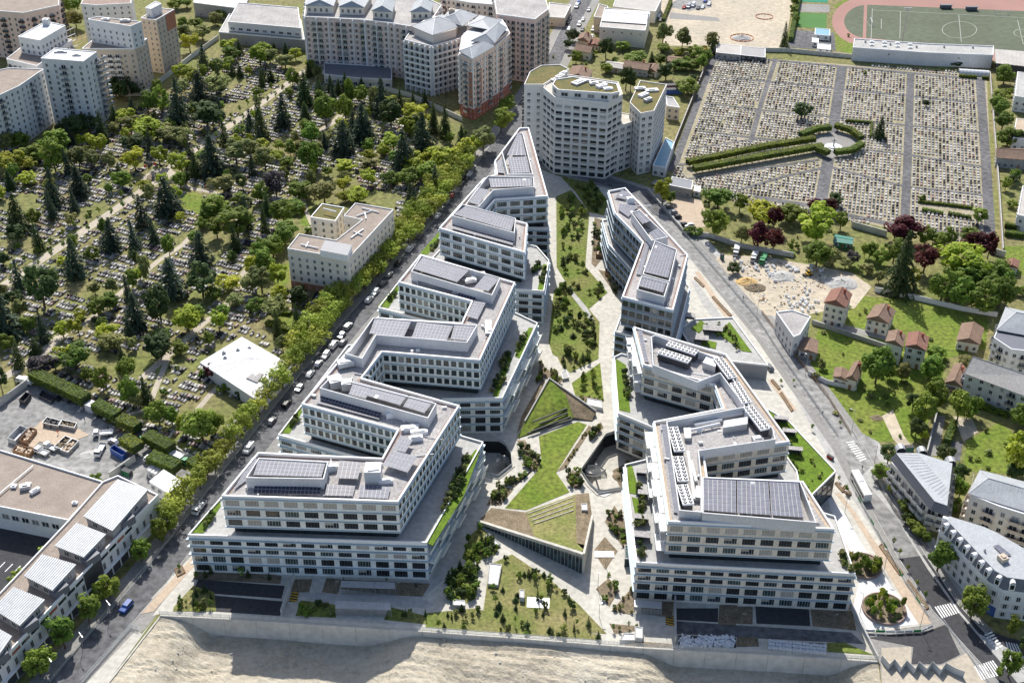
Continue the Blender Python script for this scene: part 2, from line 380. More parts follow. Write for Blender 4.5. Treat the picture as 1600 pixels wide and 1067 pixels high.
path('cemetery_path', [(500,205),(520,192),(532,180)], 3, .024, 'gravel_path')
path('garden_path', [(452,482),(475,490),(484,505),(478,522),(462,510)], 1.7, .03, 'tan_path')
path('garden_path', [(470,300),(480,335),(488,352),(476,360)], 1.8, .03, 'gravel_path')
Z('lawn', [(285,305),(305,300),(335,318),(312,336),(283,325)], .022, 'grass_bright')
Z('lawn', [(432,478),(470,486),(472,520),(450,520),(425,505)], .02, 'grass_bright')
Z('lawn', [(470,330),(492,345),(486,358),(470,350)], .02, 'grass_bright')
Z('lawn', [(425,420),(452,410),(452,440),(430,460)], .02, 'grass_bright')
# recycling yard and lots on the left
YARD = W([(-60,668),(45,602),(72,604),(290,735),(330,748),(245,830),(205,785),(160,752),(-60,690)])
sheet('yard_asphalt', YARD, .036, 'asphalt_worn')
Z('yard_slab', [(30,690),(66,657),(118,668),(140,680),(90,698),(62,690),(52,700)], .16, 'tan_path', skirt=.14)
# top of the picture: lots, stadium
Z('bare_lot', [(1035,72),(1040,52),(1012,-40),(1245,-40),(1238,5),(1226,76),(1115,72)], .02, 'bare_sand')
Z('parking_lot', [(1040,10),(1058,0),(1040,-30),(1110,-30),(1112,12),(1075,18)], .03, 'asphalt_worn')
Z('bare_lot', [(1048,20),(1122,28),(1125,34),(1045,30)], .034, 'pavement')
Z('sports_yard', [(1240,47),(1303,52),(1306,80),(1228,74)], .03, 'asphalt')
Z('five_a_side_pitch', [(1244,20),(1292,22),(1291,45),(1242,43)], .034, 'turf_bright')
Z('tennis_court', [(1248,-20),(1295,-18),(1293,5),(1247,3)], .034, 'court_green')
Z('court_apron', [(1246,6),(1296,8),(1296,20),(1244,19)], .03, 'pavement')
Z('lawn', [(1302,10),(1330,-6),(1370,-10),(1356,4),(1312,18)], .026, 'grass_bright')
Z('lawn', [(1306,52),(1336,60),(1334,86),(1306,78)], .026, 'grass_bright')
def ell(cx, cy, rx, ry, a0, a1, n=18): return [(cx+rx*math.cos(math.radians(lerp(a0, a1, i/n))), cy-ry*math.sin(math.radians(lerp(a0, a1, i/n)))) for i in range(n+1)]
trk = ell(1354,34,54,38,90,270); 
Z('running_track', trk+[(1750,118),(1750,2)], .028, 'track')
fld = ell(1356,34,37,26,90,270)
Z('track_infield', fld+[(1750,100),(1750,24)], .034, 'turf_pitch')
Z('long_jump_runway', [(1350,8),(1355,8),(1353,62),(1348,62)], .038, 'track')
def pline(px, wd=.35): sheet('pitch_line', strip([G(*p) for p in px], wd), .042, 'pitch_paint')
pline([(1363,14),(1361,62)]); pline([(1363,16),(1750,36)]); pline([(1498,24),(1502,66)]); pline([(1407,18),(1406,60)]); pline([(1377,30),(1377,46)]); pline([(1590,32),(1599,70)])
pline(ell(1499,47,27,13,0,360,24)); pline(ell(1596,52,12,6,60,300,12))
# right-hand cemetery
CEM_R = W([(1115,86),(1542,117),(1553,390),(1440,366),(1340,347),(1260,332),(1160,320),(1048,280)])
sheet('cemetery_ground', CEM_R, .016, 'sandy_turf')
ALLEYS = [([(1118,84),(1112,100),(1056,252),(1046,268)],3.4),([(1200,94),(1535,125)],2.8),([(1112,96),(1200,94)],2.6),([(1316,104),(1300,215),(1283,312),(1280,335)],5.2),([(1423,114),(1418,250),(1414,345)],3.8),
 ([(1531,122),(1541,265),(1548,388)],4.4),([(1212,92),(1190,160),(1172,225)],2.4),([(1108,120),(1200,128),(1315,140),(1425,151),(1535,163)],2.2),([(1100,162),(1195,173),(1305,184),(1422,197),(1536,208)],2.2),
 ([(1090,205),(1180,216),(1296,228),(1418,242),(1540,262)],2.2),([(1085,232),(1150,222),(1180,218)],1.6),([(1060,258),(1130,252),(1240,226),(1300,222)],2.2),([(1075,280),(1160,268),(1280,250)],2),([(1158,296),(1230,275),(1290,262)],2),
 ([(1300,262),(1414,292),(1545,306)],2),([(1180,308),(1270,322),(1340,340),(1440,360),(1545,372)],3.2)]
for px, wd in ALLEYS: path('cemetery_alley', px, wd, .036+.004*ALLEYS.index((px, wd)), 'asphalt')
Z('cemetery_circle', ell(1303,228,40,20,0,360,20), .11, 'pavement')
# east side: gravel works yard, car park, gardens
Z('works_yard', [(1128,398),(1200,402),(1330,426),(1362,448),(1335,482),(1290,486),(1235,497),(1196,492),(1165,462),(1118,405)], .03, 'bare_sand')
Z('car_park', [(1040,300),(1095,312),(1112,352),(1085,358),(1062,345)], .032, 'tan_path')
Z('garden_lawn', [(1280,505),(1340,462),(1420,468),(1545,497),(1540,545),(1480,560),(1470,600),(1440,690),(1330,690),(1262,585)], .02, 'grass_bright')
Z('garden_lawn', [(1335,378),(1385,380),(1388,430),(1330,425)], .022, 'grass')
Z('garden_lawn', [(1570,385),(1610,385),(1610,430),(1570,430)], .022, 'grass_bright')
Z('garden_lawn', [(1510,690),(1560,660),(1590,680),(1575,740),(1505,735)], .022, 'grass_bright')
Z('dirt_track', [(1378,650),(1395,640),(1412,680),(1430,705),(1415,708),(1395,685)], .026, 'bare_sand')
Z('dirt_track', [(1490,650),(1520,655),(1528,675),(1505,690)], .027, 'bare_sand')
Z('drive', [(1463,648),(1477,650),(1466,712),(1447,712)], .03, 'pavement')
Z('drive', [(1486,690),(1505,688),(1500,720),(1485,720)], .029, 'asphalt')
Z('lane', [(1285,510),(1400,535),(1400,528),(1300,502)], .028, 'pavement')
Z('hoarding_lot', [(1377,1012),(1424,1010),(1423,1040),(1470,1040),(1510,1020),(1535,1060),(1560,1090),(1378,1090)], .06, 'gravel_path')
# gardens between the offices: planted beds on the paving
beds = [('grass', [(875,309),(890,302),(915,334),(908,417),(942,457),(917,479),(897,452),(876,417)]),
 ('grass', [(872,455),(892,441),(896,464),(930,504),(928,559),(905,570),(870,552),(864,534)]),
 ('grass_dry', [(870,556),(922,562),(918,568),(891,583),(877,571)]),
 ('grass', [(885,281),(925,289),(944,315),(939,333),(925,330),(905,300)]), ('soil', [(929,340),(943,345),(948,395),(930,418),(924,412)]),
 ('soil', [(935,422),(950,425),(966,452),(962,462)]), ('grass_bright', [(901,600),(934,574),(936,622),(906,617)]), ('soil', [(900,617),(934,622),(932,634),(915,630)]),
 ('soil', [(845,560),(852,575),(880,593),(872,603),(860,596),(850,590),(838,600),(842,575)]),
 ('soil', [(818,662),(852,597),(848,592),(815,650),(807,680)]),
 ('grass_bright', [(842,682),(903,659),(917,664),(893,700),(869,739),(890,769),(822,797),(789,794),(838,738),(846,720)]),
 ('soil', [(808,688),(820,688),(840,715),(846,720),(838,737),(826,735)]), ('soil', [(871,737),(897,700),(920,665),(926,668),(905,700),(884,732)]), ('soil', [(807,696),(831,733),(803,762),(788,756),(830,738),(822,728)]),
 ('soil', [(779,760),(803,764),(782,790),(760,789)]), ('soil', [(884,745),(895,734),(912,752),(907,764),(893,762)]),
 ('soil', [(928,667),(939,660),(943,668),(930,683),(922,690),(920,682)]),
 ('soil', [(945,815),(960,790),(978,818),(982,852),(974,856)]), ('soil', [(945,839),(965,861),(946,890),(927,861)]), ('soil', [(951,903),(967,922),(952,948),(931,920)]),
 ('soil', [(955,955),(990,915),(992,955),(985,960)]), ('soil', [(952,974),(995,978),(998,985),(960,990)]),
 ('grass', [(735,836),(750,824),(782,852),(775,866),(735,880),(722,872)]), ('grass', [(702,900),(722,885),(748,884),(744,935),(722,945),(697,935)]),
 ('grass_dry', [(765,882),(800,866),(862,908),(905,945),(948,990),(870,986),(800,980),(755,955)]), ('grass_dry', [(665,958),(745,950),(800,972),(940,992),(935,1000),(800,990),(665,980)]),
 ('soil', [(460,905),(488,905),(483,925),(455,925)]), ('soil', [(510,903),(533,905),(528,928),(503,925)]), ('soil', [(530,905),(672,912),(660,932),(620,930),(532,920)]), ('grass', [(470,938),(525,945),(525,965),(462,962)]), ('grass', [(608,948),(665,962),(665,975),(600,968)]),
 ('soil', [(308,882),(440,900),(438,912),(302,905)]), ('grass_dry', [(272,948),(302,915),(335,925),(338,955),(270,955)]),
 ('soil', [(1000,938),(1052,940),(1050,965),(1002,958)]), ('soil', [(1124,945),(1152,945),(1150,976),(1122,976)]), ('soil', [(1145,948),(1176,948),(1176,975),(1146,974)]),
 ('soil', [(1266,950),(1332,955),(1338,985),(1270,978)]), ('soil', [(1152,994),(1184,996),(1186,1010),(1150,1010)]), ('grass', [(1292,1004),(1320,1004),(1365,1023),(1293,1018)]), ('soil', [(975,1000),(1050,1006),(1050,1014),(978,1010)])]
for i, (m, px) in enumerate(beds): sheet('planting_bed' if m == 'soil' else 'lawn', offset(ccw(W(px)), 1.6) if i in (0, 1, 3, 6) else W(px), .13+.004*(i % 3), m, skirt=.09)
Z('service_road', [(335,930),(450,940),(437,962),(330,955)], .06, 'asphalt_new'); Z('service_road', [(310,905),(445,915),(440,935),(300,925)], .062, 'asphalt_new')
Z('service_road', [(1055,950),(1122,950),(1122,972),(1055,968)], .058, 'asphalt_new'); Z('service_road', [(1055,970),(1330,988),(1350,1006),(1055,990)], .062, 'asphalt'); Z('service_road', [(1180,946),(1264,950),(1266,978),(1182,974)], .064, 'asphalt_new')
Z('service_road', [(1060,992),(1150,996),(1150,1012),(1060,1010)], .058, 'asphalt_new'); Z('service_road', [(1200,1000),(1290,1005),(1292,1018),(1200,1016)], .058, 'asphalt_new')
Z('service_path', [(640,908),(672,908),(690,880),(712,870),(722,880),(660,935),(680,945),(665,950),(525,945),(455,930),(460,924),(640,932)], .058, 'concrete_grey')
# hazard hatching on the two ramps
for px in ([(456,924),(468,924),(464,940),(451,940)], [(1040,961),(1052,962),(1053,978),(1040,976)]):
    q = [G(*p) for p in px]; sheet('ramp_hatching', [(p.x, p.y) for p in q], .10, 'black')
    for i in range(4):
        a, b_ = i/4+.02, i/4+.14
        sheet('hatch_bar', [tuple(p[:2]) for p in (q[0].lerp(q[3], a), q[1].lerp(q[2], a+.1), q[1].lerp(q[2], b_+.1), q[0].lerp(q[3], b_))], .105, 'paint_yellow')
# sunken patios
for nm, hp in (('patio_floor', PATIO_E), ('patio_floor', PATIO_W)):
    hp = ccw(hp); sheet(nm, offset(hp, .4), -4.6, 'concrete')
    b = MB(); n = len(hp)
    for i in range(n):
        a, c = hp[i], hp[(i+1) % n]; b.poly([(*c, -4.6), (*a, -4.6), (*a, .05), (*c, .05)])
    b.build('patio_wall', 'glass_core', None, 'structure')

# pit with graded earth below the retaining wall
def depth(u):
    K = [(150,-.4),(250,-.6),(335,-6.2),(560,-6.8),(655,-1.6),(800,-1.2),(1000,-1.6),(1065,-6),(1290,-6),(1345,-3),(1378,-.6),(1500,-.3)]
    for (a, x), (c, y) in zip(K, K[1:]):
        if u <= c: t = max(0, min(1, (u-a)/(c-a))); t = t*t*(3-2*t); return lerp(x, y, t)
    return -.3
from mathutils import noise as NZ
nx, ny = 330, 150; b = MB(); ids = {}
wl = sorted(WALL)
def wally(x):
    if x <= wl[0][0]: return wl[0][1]
    for (x0, y0), (x1, y1) in zip(wl, wl[1:]):
        if x <= x1: return lerp(y0, y1, (x-x0)/(x1-x0))
    return wl[-1][1]
for j in range(ny+1):
    for i in range(nx+1):
        x = lerp(-150, 112, i/nx); y1 = wally(x)-.02; y = lerp(y1, 125, j/ny)
        u = PX((x, y1, 0))[0]; z = depth(u); s = y1-y
        z -= min(4.5, max(0, s-7)*.22)*math.exp(-((u-820)/170)**2)
        xw = WALL[0][0]+dw.x/dw.y*(y-WALL[0][1]); dd = x-xw              # bank up to the street on the left
        if dd < 14: z = lerp(-.06, z, max(0, min(1, dd/14))**1.2)
        de = PITE[0][0]-x
        if de < 8: z = lerp(-.06, z, max(0, min(1, de/8)))
        z += .55*NZ.noise(Vector((x*.12, y*.12, 0)))*min(1, s*.3, max(0, dd)*.3)+.22*NZ.noise(Vector((x*.5, y*.5, 3)))*min(1, s*.3)+.10*math.sin((x*.5+y*2.2)+3*NZ.noise(Vector((x*.06, y*.06, 9))))*(1 if 600 < u < 1050 else 0)
        mm = min(1, s*.25, max(0, dd)*.25, max(0, de)*.25); z += mm*(.12*NZ.noise(Vector((x*1.1, y*1.1, 7)))+.08*NZ.noise(Vector((x*2.3, y*2.3, 2)))+.28*abs(NZ.noise(Vector((x*.22, y*.3, 4)))))
        for c0, fq in ((0, .55), (2.4, .55)):                             # wheel ruts
            q_ = math.sin((y+c0+6*math.sin(x*.045+1))*fq)
            if q_ > .93: z -= .22*mm
        if dd < 0 or de < 0: z = -.08
        b.v.append((x, y, min(z, -.05)))
for j in range(ny):
    for i in range(nx):
        k = j*(nx+1)+i; b.f.append((k, k+nx+1, k+nx+2, k+1)); b.m.append(0)
ex = b.build('excavation_ground', 'pit_earth', None, 'structure', smooth=False)
st_ = MB(); vv = list(b.v); rs = random.Random(8)
for i in range(2600):
    x, y, z = vv[rs.randrange(len(vv))]
    if z > -.3 or y < 170: continue
    k = rs.random()**3*.55+.10; st_.box((x+rs.uniform(-.4,.4), y+rs.uniform(-.4,.4)), k, k*rs.uniform(.5,1), z-.2, z+k*rs.uniform(.3,.7), rs.random()*3, rs.randrange(2))
tag(st_.build('loose_stones', ['concrete', 'concrete_grey'], None, 'stuff'), 'loose stones scattered over the excavated earth', 'stones')
# ------------------------------------------------------------------ windows, kept per thing and hung as parts
WM = {}
def winmesh(kind):
    if kind in WM: return WM[kind]
    b = MB()
    if kind.startswith('office'):                # broad light with narrow side lights
        g = {'office_dark': 'glass', 'office_teal': 'glass_teal', 'office_blind': 'glass_blind'}[kind]; fr = 'frame_dark' if kind != 'office_blind' else 'shutter'
        b.poly([(0,-.02,0),(1,-.02,0),(1,-.02,1),(0,-.02,1)], 0)
        for x in (.17, .39, .61, .83): b.obox((x-.012,-.08,0), (.024,0,0), (0,.06,0), (0,0,1), 1)
        for x in (0, .975): b.obox((x,-.08,0), (.025,0,0), (0,.06,0), (0,0,1), 1)
        for z in (0, .93): b.obox((0,-.09,z), (1,0,0), (0,.07,0), (0,0,.07), 1)
        me = b.mesh('window', [g, 'galv' if kind == 'office_teal' else fr])
    elif kind.startswith('slot'):                # tall narrow office light
        g = {'slot_dark': 'glass', 'slot_teal': 'glass_teal', 'slot_blind': 'glass_blind'}[kind]
        b.poly([(0,-.02,0),(1,-.02,0),(1,-.02,1),(0,-.02,1)], 0)
        for x in (0, .93): b.obox((x,-.07,0), (.07,0,0), (0,.05,0), (0,0,1), 1)
        for z in (0, .94): b.obox((0,-.08,z), (1,0,0), (0,.06,0), (0,0,.06), 1)
        me = b.mesh('window', [g, 'frame_dark'])
    elif kind.startswith('half'):                # broad light with its blind part-drawn
        b.poly([(0,-.02,0),(1,-.02,0),(1,-.02,1),(0,-.02,1)], 0); b.poly([(.02,-.03,.5),(.6,-.03,.5),(.6,-.03,.95),(.02,-.03,.95)], 2)
        for x in (.17, .39, .61, .83): b.obox((x-.012,-.08,0), (.024,0,0), (0,.06,0), (0,0,1), 1)
        for x in (0, .975): b.obox((x,-.08,0), (.025,0,0), (0,.06,0), (0,0,1), 1)
        for z in (0, .93): b.obox((0,-.09,z), (1,0,0), (0,.07,0), (0,0,.07), 1)
        me = b.mesh('window', ['glass_teal' if kind == 'half_teal' else 'glass', 'galv', 'glass_blind'])
    else:                                        # house and flat windows: frame proud of the wall, pane behind it
        g = {'flat': 'pane_dark', 'flat_pale': 'pane_pale', 'flat_open': 'pane_dark'}[kind]
        b.poly([(.06,-.03,.04),(.94,-.03,.04),(.94,-.03,.96),(.06,-.03,.96)], 0)
        for x in (0, .94): b.obox((x,-.10,0), (.06,0,0), (0,.11,0), (0,0,1), 1)
        b.obox((.47,-.09,.04), (.06,0,0), (0,.07,0), (0,0,.92), 1)
        b.obox((.06,-.10,.95), (.88,0,0), (0,.11,0), (0,0,.05), 1); b.obox((-.05,-.16,-.05), (1.1,0,0), (0,.17,0), (0,0,.07), 1)
        if kind == 'flat_open':
            for x in (-.45, 1.02): b.obox((x,-.07,0), (.43,0,0), (0,.08,0), (0,0,1), 1)
        me = b.mesh('window', [g, 'shutter'])
    WM[kind] = me; return me
WINS = {}
def addwin(th, o, d, wd, h, kind): WINS.setdefault(th.name, (th, []))[1].append((Vector(o), d, wd, h, kind))
def hang_windows(limit=300):
    for th, L in WINS.values():
        L.sort(key=lambda q: -q[2]*q[3]/mpp(q[0])**2)
        lo = Vector(wloc(th)); rest = MB(); rm = []
        for i, (o, d, wd, h, kind) in enumerate(L):
            me = winmesh(kind)
            if i < limit:
                put('window', me, th, None, o-lo, math.atan2(d.y, d.x), (wd, 1, h))
            else:
                k = len(rest.v); e = Vector((-d.y, d.x, 0)); d3 = Vector((d.x, d.y, 0))
                rest.v += [tuple(o+d3*(v.co.x*wd)+e*v.co.y+Vector((0, 0, v.co.z*h))) for v in me.vertices]
                ix = []
                for m_ in me.materials:
                    if m_.name not in rm: rm.append(m_.name)
                    ix.append(rm.index(m_.name))
                for p in me.polygons: rest.f.append(tuple(k+x for x in p.vertices)); rest.m.append(ix[p.material_index])
        if rest.v: rest.build('window_rows', rm, th, 'stuff')
def faces_cam(a, b):
    m = (Vector(a)+Vector(b))/2; d = (Vector(b)-Vector(a)).normalized(); n = Vector((d.y, -d.x))
    return n.dot(-m) > -.12*m.length             # seen, or nearly seen, from the viewpoint
# ------------------------------------------------------------------ the office blocks
def facade(th, poly, rows, bay, pier, pick, wall, zt, skip=(), pn='facade', alt=None):
    bay0, pier0, pick0 = bay, pier, pick
    """floor bands and piers as real walls in front of a glass core; rows = (sill, head) heights"""
    poly = ccw(poly); b = MB(); zs = [poly and rows[0][0]-.0]
    lo = rows[0][0]; prev = None
    for i, (z0, z1) in enumerate(rows):          # solid band under each row
        zb = rows[i-1][1] if i else zt[0]
        if z0-zb > .05: b.prism(poly, zb, z0, 0)
    b.prism(poly, rows[-1][1], zt[1], 0)
    n = len(poly)
    for i in range(n):
        a, c = Vector(poly[i]), Vector(poly[(i+1) % n]); L = (c-a).length
        if L < 1: continue
        d = (c-a)/L; nr = Vector((d.y, -d.x)); vis = faces_cam(a, c)
        bay, pier, pick = alt[1] if alt and alt[0]((a+c)/2, nr) else (bay0, pier0, pick0)
        nb = max(1, round(L/bay)); bw = L/nb
        for (z0, z1) in rows:
            p = pier
            for k in range(nb+1):
                x0 = max(.01, k*bw-p/2); x1 = min(L-.01, k*bw+p/2)
                o = a+d*x0; b.obox((o.x-nr.x*.012, o.y-nr.y*.012, z0-.02), (d.x*(x1-x0), d.y*(x1-x0), 0), (-nr.x*.3, -nr.y*.3, 0), (0, 0, z1-z0+.04), 0)
            if not vis: continue
            for k in range(nb):
                o = a+d*(k*bw+p/2)-nr*.16; addwin(th, (o.x, o.y, z0), d, bw-p, z1-z0, pick(i, rows.index((z0, z1)), k))
    b.build(pn, wall, th)
    g = MB(); g.prism(offset(poly, -.34), rows[0][0]-.05, rows[-1][1]+.05, 0); g.build('glass_core', 'glass_core', th)
def ledges(th, poly, zs, out=.35, m='trim_blue', h=.28):
    poly = ccw(poly)
    for z in zs:
        b = MB(); b.ring(offset(poly, out), offset(poly, .003), z, z+h); b.build('ledge', m, th)
def solar(th, quad, nu, nv, z, m='panel', tilt=0, gap=.06, name='solar_array'):
    """grid of framed panels over a roof quad (world points)"""
    b = MB(); a, c, d, e = [Vector((*p[:2], z)) for p in quad]
    for i in range(nu):
        for j in range(nv):
            if R.random() < .006: continue
            q = []
            for s, t in ((i+gap, j+gap), (i+1-gap, j+gap), (i+1-gap, j+1-gap), (i+gap, j+1-gap)):
                p = a.lerp(c, s/nu).lerp(e.lerp(d, s/nu), t/nv); p.z += tilt*t; q.append(p)
            n_ = (q[1]-q[0]).cross(q[3]-q[0]).normalized()*.05
            if n_.z < 0: n_ = -n_
            b.poly([p+n_ for p in q], 0)
            for k in range(4): b.poly([q[k], q[(k+1) % 4], q[(k+1) % 4]+n_, q[k]+n_], 1)
    q = [a, c, d, e]; up = [Vector((0,0,0)), Vector((0,0,0)), Vector((0,0,tilt*nv)), Vector((0,0,tilt*nv))]
    b.poly([p+u_+Vector((0,0,-.02)) for p, u_ in zip(q, up)], 1)
    for k in range(4):                            # short posts
        p = q[k]+up[k]; b.obox(p+Vector((-.05,-.05,-.6)), (.1,0,0), (0,.1,0), (0,0,.58), 1)
    return b.build(name, [m, 'panel_rail'], th)
def quadgrid(px, z): return W(px, z)
def array(th, px, z, m='panel', pu=1.15, pv=1.75, tilt=0):
    q = W(px, z); a, c, d, e = [Vector(p) for p in q]
    nu = max(1, round(((c-a).length+(d-e).length)/2/pu)); nv = max(1, round(((e-a).length+(d-c).length)/2/pv))
    return solar(th, q, nu, nv, z, m, tilt)
def plantroom(th, px, zt, z0, arrays=(), wall='plant_wall', open_top=True, louvres=()):
    """walled roof enclosure, its deck sunk a little, with solar arrays spanning it"""
    q = ccw(W(px, zt)); b = MB(); inn = offset(q, -.3)
    b.ring(q, inn, z0, zt); b.prism(offset(q, -.31), z0, z0+.3, 1)
    o = b.build('plant_room', [wall, 'roof_grey'], th)
    for ap, m in arrays: array(o, ap, zt-.25, m)
    for (u, v, wd, h) in louvres: pass
    return o
def chiller(th, a, c, wd, z0, n, h=2.2):          # long white chiller with two rows of fans
    a, c = Vector(a), Vector(c); d = (c-a); L = d.length; d /= L; e = Vector((-d.y, d.x)); b = MB()
    ang = math.atan2(d.y, d.x); mid = (a+c)/2
    b.box(mid, L, wd*.8, z0, z0+h*.8, ang, 1); b.box(mid, L+.1, wd, z0+h*.8, z0+h, ang, 0)
    o = b.build('chiller', ['trim_white', 'dark'], th)
    for k in range(n):
        for s in (-.25, .25):
            p = a+d*(L*(k+.5)/n)+e*(wd*s); f = MB(); r = min(L/n, wd/2)*.40
            f.bar((p.x, p.y, z0+h), (p.x, p.y, z0+h+.12), r, 0, 8); f.bar((p.x, p.y, z0+h+.12), (p.x, p.y, z0+h+.16), r*.35, 1, 6)
            f.build('fan', ['dark', 'trim_white'], o)
ZP, ZR = 13.4, 27.6                               # podium terrace and parapet heights
LOW = [(.7,3.0),(4.0,6.3),(7.6,9.2),(10.6,12.2)]
UP = [(17.0,19.1),(20.5,22.6),(24.0,26.1)]
def office(name, label, S_, P_, style_u, style_l, wall, dark=False, low=LOW, podium_holes=None, base=0, zr=ZR, alt=None):
    S_ = ccw(S_); P_ = ccw(P_); x = sum(p[0] for p in S_)/len(S_); y = sum(p[1] for p in S_)/len(S_)
    th = thing(name, label, 'office building', (x, y, 0))
    dz = zr-ZR; up = [(a+dz, c+dz) for a, c in UP]
    facade(th, P_, low, style_l[0], style_l[1], style_l[2], wall, (base, ZP+.0), pn='podium_facade')
    facade(th, S_, up, style_u[0], style_u[1], style_u[2], wall, (16.1+dz, zr-1.0), pn='upper_facade', alt=alt)
    b = MB(); b.prism(offset(S_, -1.3), ZP-.3, 16.2+dz, 0); b.build('recessed_storey', 'glass', th)
    b = MB(); b.ring(offset(S_, .02), offset(S_, -.45), zr-1.0, zr); b.build('parapet', 'trim_white', th)
    b = MB(); b.prism(offset(S_, -.46), zr-1.3, zr-.9, 0); b.build('roof_deck', 'roof_grey', th)
    b = MB(); b.prism(offset(P_, -.3), ZP-.02, ZP+.06, 0); b.build('terrace_deck', 'concrete_grey', th)
    b = MB(); b.ring(offset(P_, .03), offset(P_, -.28), ZP-.03, ZP+.75); b.build('terrace_parapet', 'trim_white', th)
    ledges(th, P_, [3.45, 6.85, 9.75, 12.5], .5); ledges(th, S_, [up[0][0]-.75, 19.45+dz, 22.95+dz, 26.45+dz], .3)
    return th
def rnd_pick(ws):                                 # weighted window kinds, steady per position
    def f(e, r, k):
        q = R.random(); s = 0
        for kd, p in ws:
            s += p
            if q < s: return kd
        return ws[-1][0]
    return f
front_pick = lambda e, r, k: 'office_blind' if (r == 2 or (r < 2 and k > 0 and R.random() < .12)) else ('office_teal' if R.random() < .25 else ('half' if R.random() < .2 else 'office_dark'))
S1 = W([(346,774),(622,783),(718,633),(565,590),(597,549),(750,562),(805,441),(657,397),(622,440),(737,470),(721,504),(588,496),(471,630),(621,671),(597,715),(403,706)], ZR)
P1 = W([(294,838),(667,850)], ZP)+[(-8.7,305.5),(-17.5,309.5),(-22,327.5)]+W([(785,624),(840,507)], ZP)+[(-3,382),(-41,400),(-47.2,381.5),(-20,369),(-24,358),(-55.5,358),(-71.5,309),(-38,295),(-41,288),(-80,289)]
th1 = office('office_building', 'long white zigzag office block with teal-tinted front, left of the central garden', S1, P1,
    (2.35, .75, rnd_pick([('slot_dark', .48), ('slot_teal', .42), ('slot_blind', .1)])), (5.05, 1.45, rnd_pick([('office_dark', .5), ('office_teal', .22), ('half', .14), ('half_teal', .08), ('office_blind', .06)])), 'office_white', alt=(lambda m_, nr_: m_.y < 268 and nr_.y < -.8, (5.3, 1.5, front_pick)))
S3 = W([(686,356),(820,394),(824,349),(757,330),(774,311),(856,306),(826,199),(811,200),(773,251),(776,272),(755,279)], ZR)
P3 = [(-37.5,399)]+W([(850,457),(858,409)], ZP)+[(9.5,425),(-4.5,432.5),(-2.5,440.5)]+[(S3[5][0]+.8, S3[5][1]-.8),(S3[6][0]+1, S3[6][1]+1),(S3[7][0]-1, S3[7][1]+1),(S3[8][0]-2.5, S3[8][1]),(S3[10][0]-2, S3[10][1])]
th3 = office('office_building', 'white office block tapering to a point at the north end of the garden', S3, P3,
    (5.0, 1.3, rnd_pick([('office_dark', .4), ('office_teal', .35), ('half_teal', .25)])), (5.0, 1.5, rnd_pick([('office_dark', .8), ('office_teal', .2)])), 'office_cool')
S2 = W([(1044,814),(1304,826),(1255,751),(1105,745),(1100,708),(1234,689),(1135,553),(990,510),(1005,569),(1116,600),(1130,637),(1021,658)], ZR)
P2 = W([(990,881),(1336,899)], ZP)+[(90.5,270.5),(84,276),(86,288)]+W([(1306,737)], ZP)[:0]+[(77.5,333),(68,346),(37,352.5)]+W([(962,563),(966,650)], ZP)+[(36,318)][:0]+[(33.3,309.5),(33.6,296)]+W([(978,742)], ZP)
P2 = W([(994,881),(1336,899)], ZP)+[(91,272),(83,276),(84,292),(72,336),(62,341),(36.5,353)]+W([(959,560),(966,648)], ZP)+[(50,308),(50,301)]+W([(976,728)], ZP)
th2 = office('office_building', 'cream office block with white fan-topped chillers on the roof, right of the garden', S2, P2,
    (5.1, 1.4, front_pick), (4.95, 1.35, rnd_pick([('office_dark', .6), ('office_teal', .18), ('half', .14), ('office_blind', .08)])), 'office_cream')
S4 = W([(950,298),(977,293),(1075,398),(1052,484),(972,463),(1004,378),(960,332)], ZR)
P4 = offset(ccw(S4), 1.6)
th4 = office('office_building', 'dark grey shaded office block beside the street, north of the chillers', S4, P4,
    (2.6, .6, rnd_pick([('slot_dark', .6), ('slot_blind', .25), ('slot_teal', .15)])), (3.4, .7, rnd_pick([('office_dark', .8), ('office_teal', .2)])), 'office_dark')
# plant rooms and solar arrays, block by block (photograph points at roof height)
ZA = 30.4; zd = ZR-.9
def PR(th, px, arrays, zt=ZA): return plantroom(th, px, zt, zd-.1, [(a, 'panel') for a in arrays])
PR(th1, [(384,746),(506,748),(513,721),(404,715)], [[(396,742),(502,745),(508,724),(404,718)]])
array(th1, [(364,766),(384,751),(402,717),(393,715)], ZR-.3, 'panel', 1.1, 1.7)
array(th1, [(396,771),(500,773),(502,762),(398,757)], ZR-.3, 'panel_dark', 1.1, 1.7, .1)
array(th1, [(505,774),(551,775),(555,760),(508,757)], ZR-.3, 'panel_dark', 1.1, 1.7, .1)
array(th1, [(560,777),(606,779),(610,762),(563,758)], ZR-.3, 'panel', 1.1, 1.7, .1)
array(th1, [(525,747),(559,748),(565,722),(531,719)], ZR+1.2, 'panel_dark', 1.15, 1.75)
array(th1, [(598,726),(637,738),(652,713),(612,703)], ZR+1.0, 'panel', 1.15, 1.75); array(th1, [(612.5,702),(633,707),(645,687),(625,681)], ZR+1.0, 'panel', 1.15, 1.75)
PR(th1, [(499,606),(669,653),(682,630),(517,588)], [[(545,616),(571,623),(583,603),(553,595)], [(573,618),(625,633),(637,617),(585,603)], [(630,635),(663,645),(677,627),(641,618)]])
array(th1, [(494,629),(592,655),(597,644),(502,616)], ZR-.3, 'panel_dark', 1.1, 1.7, .1)
PR(th1, [(588,523),(730,535),(746,508),(583,496),(546,548),(538,552),(566,560)], [[(577,521),(631,526),(642,503),(586,497)], [(644,526),(697,533),(708,509),(652,503)], [(704,530),(733,533),(742,510),(710,508)]])
PR(th1, [(642,424),(769,461),(782,434),(658,399)], [[(646,420),(714,441),(734,421),(662,400)], [(741,449),(763,455),(782,434),(759,428)]])
